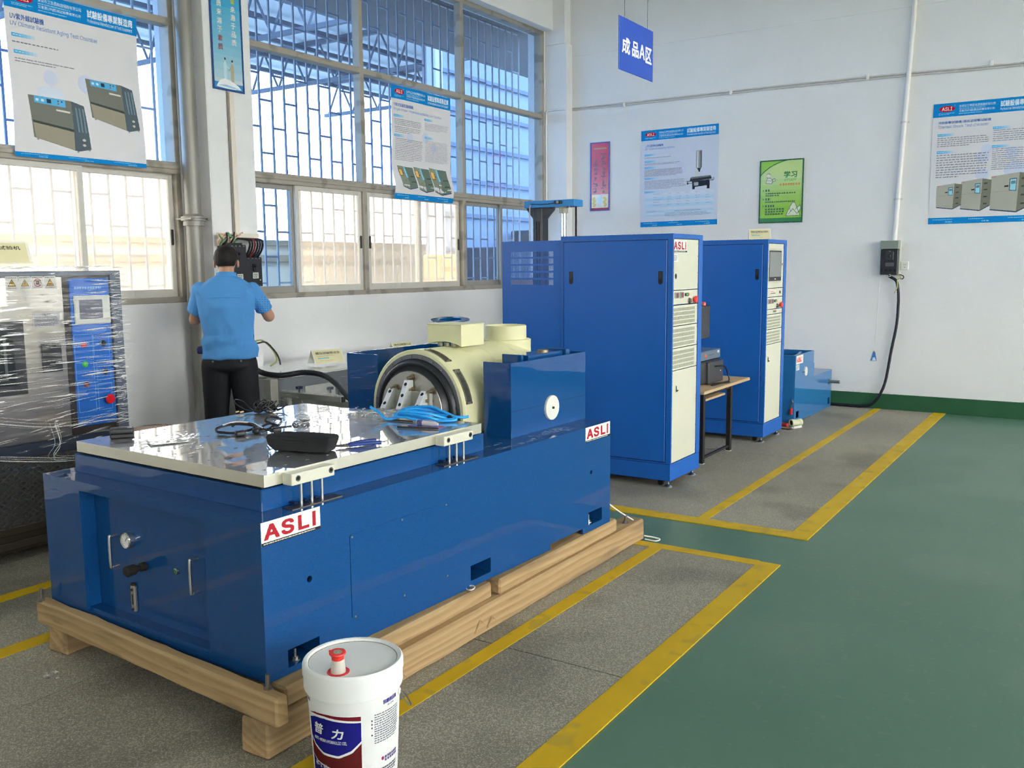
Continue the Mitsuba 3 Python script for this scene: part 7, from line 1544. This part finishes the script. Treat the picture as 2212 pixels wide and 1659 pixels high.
put('tie', [xf(lathe([(0.0075, -0.004), (0.012, -0.004), (0.012, 0.004), (0.0075, 0.004)], (0.125, -0.005, 0.018), (0, 1, 0), 12), M), xf(box(0.118, 0.140, -0.014, 0.002, 0.012, 0.022, 0.003), M)], 'matte', k, (22, 24, 28))
# glue tube on its blister card, two thin rods, bag of fittings
k = thing('glue_tube', 'white and purple glue tube in a clear blister, in front of the blue tube coil', 'tube')
M = lm(1.095, 0.225, -84)
put('tube', xf(lathe([(0, -0.05), (0.012, -0.048), (0.0125, -0.03), (0.0125, 0.02), (0.009, 0.045), (0.004, 0.058), (0, 0.058)], (0, 0, 0.0145), (1, 0, 0), 20), M), 'satin', k, (212, 206, 214), smooth=40)
put('purple_band', xf(lathe([(0.0128, -0.044), (0.0130, -0.044), (0.0130, -0.018), (0.0128, -0.018)], (0, 0, 0.0145), (1, 0, 0), 20), M), 'satin', k, (62, 52, 140), smooth=40)
put('card', box(-0.085, 0.075, -0.026, 0.026, 0.0005, 0.0015, 0, M), 'satin', k, (96, 90, 150)); put('red_corner', box(0.045, 0.075, 0.0, 0.026, 0.0015, 0.0022, 0, M), 'satin', k, (190, 50, 60))
put('print', Plane((M @ [0, 0, 0, 1])[:3], M[:3, 0], M[:3, 1]).mesh(micro(-0.012, -0.003, 0.038, 0.003, 1, 3, 0.9, 1.0, 0.8), 0.0272, 0.0004), 'paper', k, (60, 56, 80))
a, b = np.meshgrid(np.linspace(-0.085, 0.075, 24), np.linspace(-0.026, 0.026, 12))
put('blister', xf(sheet(a, b, 0.003 + 0.028 * np.clip(1 - (b / 0.02) ** 2, 0, 1) * np.clip(1 - (np.abs(a) / 0.07) ** 4, 0, 1)), M), 'film', k, smooth=True)
for nm, lb, p, q in (('steel_rod', 'thin dark steel rod lying in front of the glue tube', (1.003, 0.312), (1.066, 0.138)), ('steel_rod', 'thin dark steel rod behind the glue tube, partly under the clear bag', (1.125, 0.505), (1.140, 0.345))):
    k = thing(nm, lb, 'rod'); put('rod', cyl(mw(p[0], p[1], PT + 0.004), mw(q[0], q[1], PT + 0.004), 0.0034, 10), 'brushed', k, (92, 84, 78), smooth=40)
k = thing('fittings_bag', 'clear bag of small cream hose fittings, before the shaker drum', 'bag')
M = lm(1.215, 0.62, -75)
r_ = random.Random(8)
for i in range(5):
    x, y = -0.13 + 0.065 * i, 0.035 + r_.uniform(-0.02, 0.02); d = r_.uniform(-10, 25)
    M2 = M @ frame((x, y, 0.0065), (math.cos(math.radians(d)), math.sin(math.radians(d)), 0), (-math.sin(math.radians(d)), math.cos(math.radians(d)), 0))
    put('hose_fitting', [xf(cyl((-0.026, 0, 0), (0.026, 0, 0), 0.0055, 10, b=0.001), M2), xf(cyl((0.012, 0, 0), (0.022, 0, 0), 0.008, 10), M2)], 'satin', k, (206, 200, 172), smooth=35)
for i in range(4):
    x, y = -0.10 + 0.06 * i, -0.055 - 0.008 * i
    put('clip', xf(tube([[x - 0.008, y - 0.01, 0.003], [x - 0.006, y + 0.006, 0.010], [x + 0.004, y + 0.008, 0.011], [x + 0.010, y - 0.008, 0.003]], 0.0022, 6, 5), M), 'satin', k, (222, 220, 214), smooth=40)
a, b = np.meshgrid(np.linspace(-0.18, 0.27, 60), np.linspace(-0.15, 0.055, 34))
h = 0.005 + 0.026 * meshkit.fbm(np.stack([a * 13, b * 13, a * 0], -1), 3, 14)
put('bag', xf(sheet(a, b, h), M), 'film', k, smooth=True)
crs = [xf(tube([[x, y, 0.020], [x + r_.uniform(-.03, .03), y + r_.uniform(-.03, .03), 0.024]], r_.uniform(0.0004, 0.001), 4, 0), M) for x, y in [(r_.uniform(-.17, .25), r_.uniform(-.14, .05)) for _ in range(40)]]
tag(put('bag_crease', crs, 'crease_glint', k), kind='stuff')
# scraps on the floor and the deck
k = thing('floor_scrap', 'small crumpled scrap of clear plastic on the floor under the front of the pallet', 'scrap')
sc_ = trimesh.creation.icosphere(2, 1.0); v = np.array(sc_.vertices); v = v * (0.6 + 0.8 * meshkit.fbm(v * 3, 3, 3))[:, None] * [0.035, 0.025, 0.014] + [-3.30, 1.82, 0.016]; sc_.vertices = v
put('scrap', sc_, 'film', k); put('crease', [tube([v[i], v[i] + [0.012, 0.006, 0.004]], 0.0008, 4, 0) for i in range(5, 60, 9)], 'crease_glint', k)
k = thing('plastic_ring', 'small clear plastic ring lying on the planks by the right side of the large tester', 'ring')
put('ring', tube([[-2.185 + 0.018 * math.cos(a), 3.02 + 0.018 * math.sin(a), 0.203 + 0.004 * (1 + math.sin(a))] for a in np.linspace(0, 2 * math.pi, 17)], 0.003, 6, 2), 'gloss', k, (206, 206, 200), smooth=40)
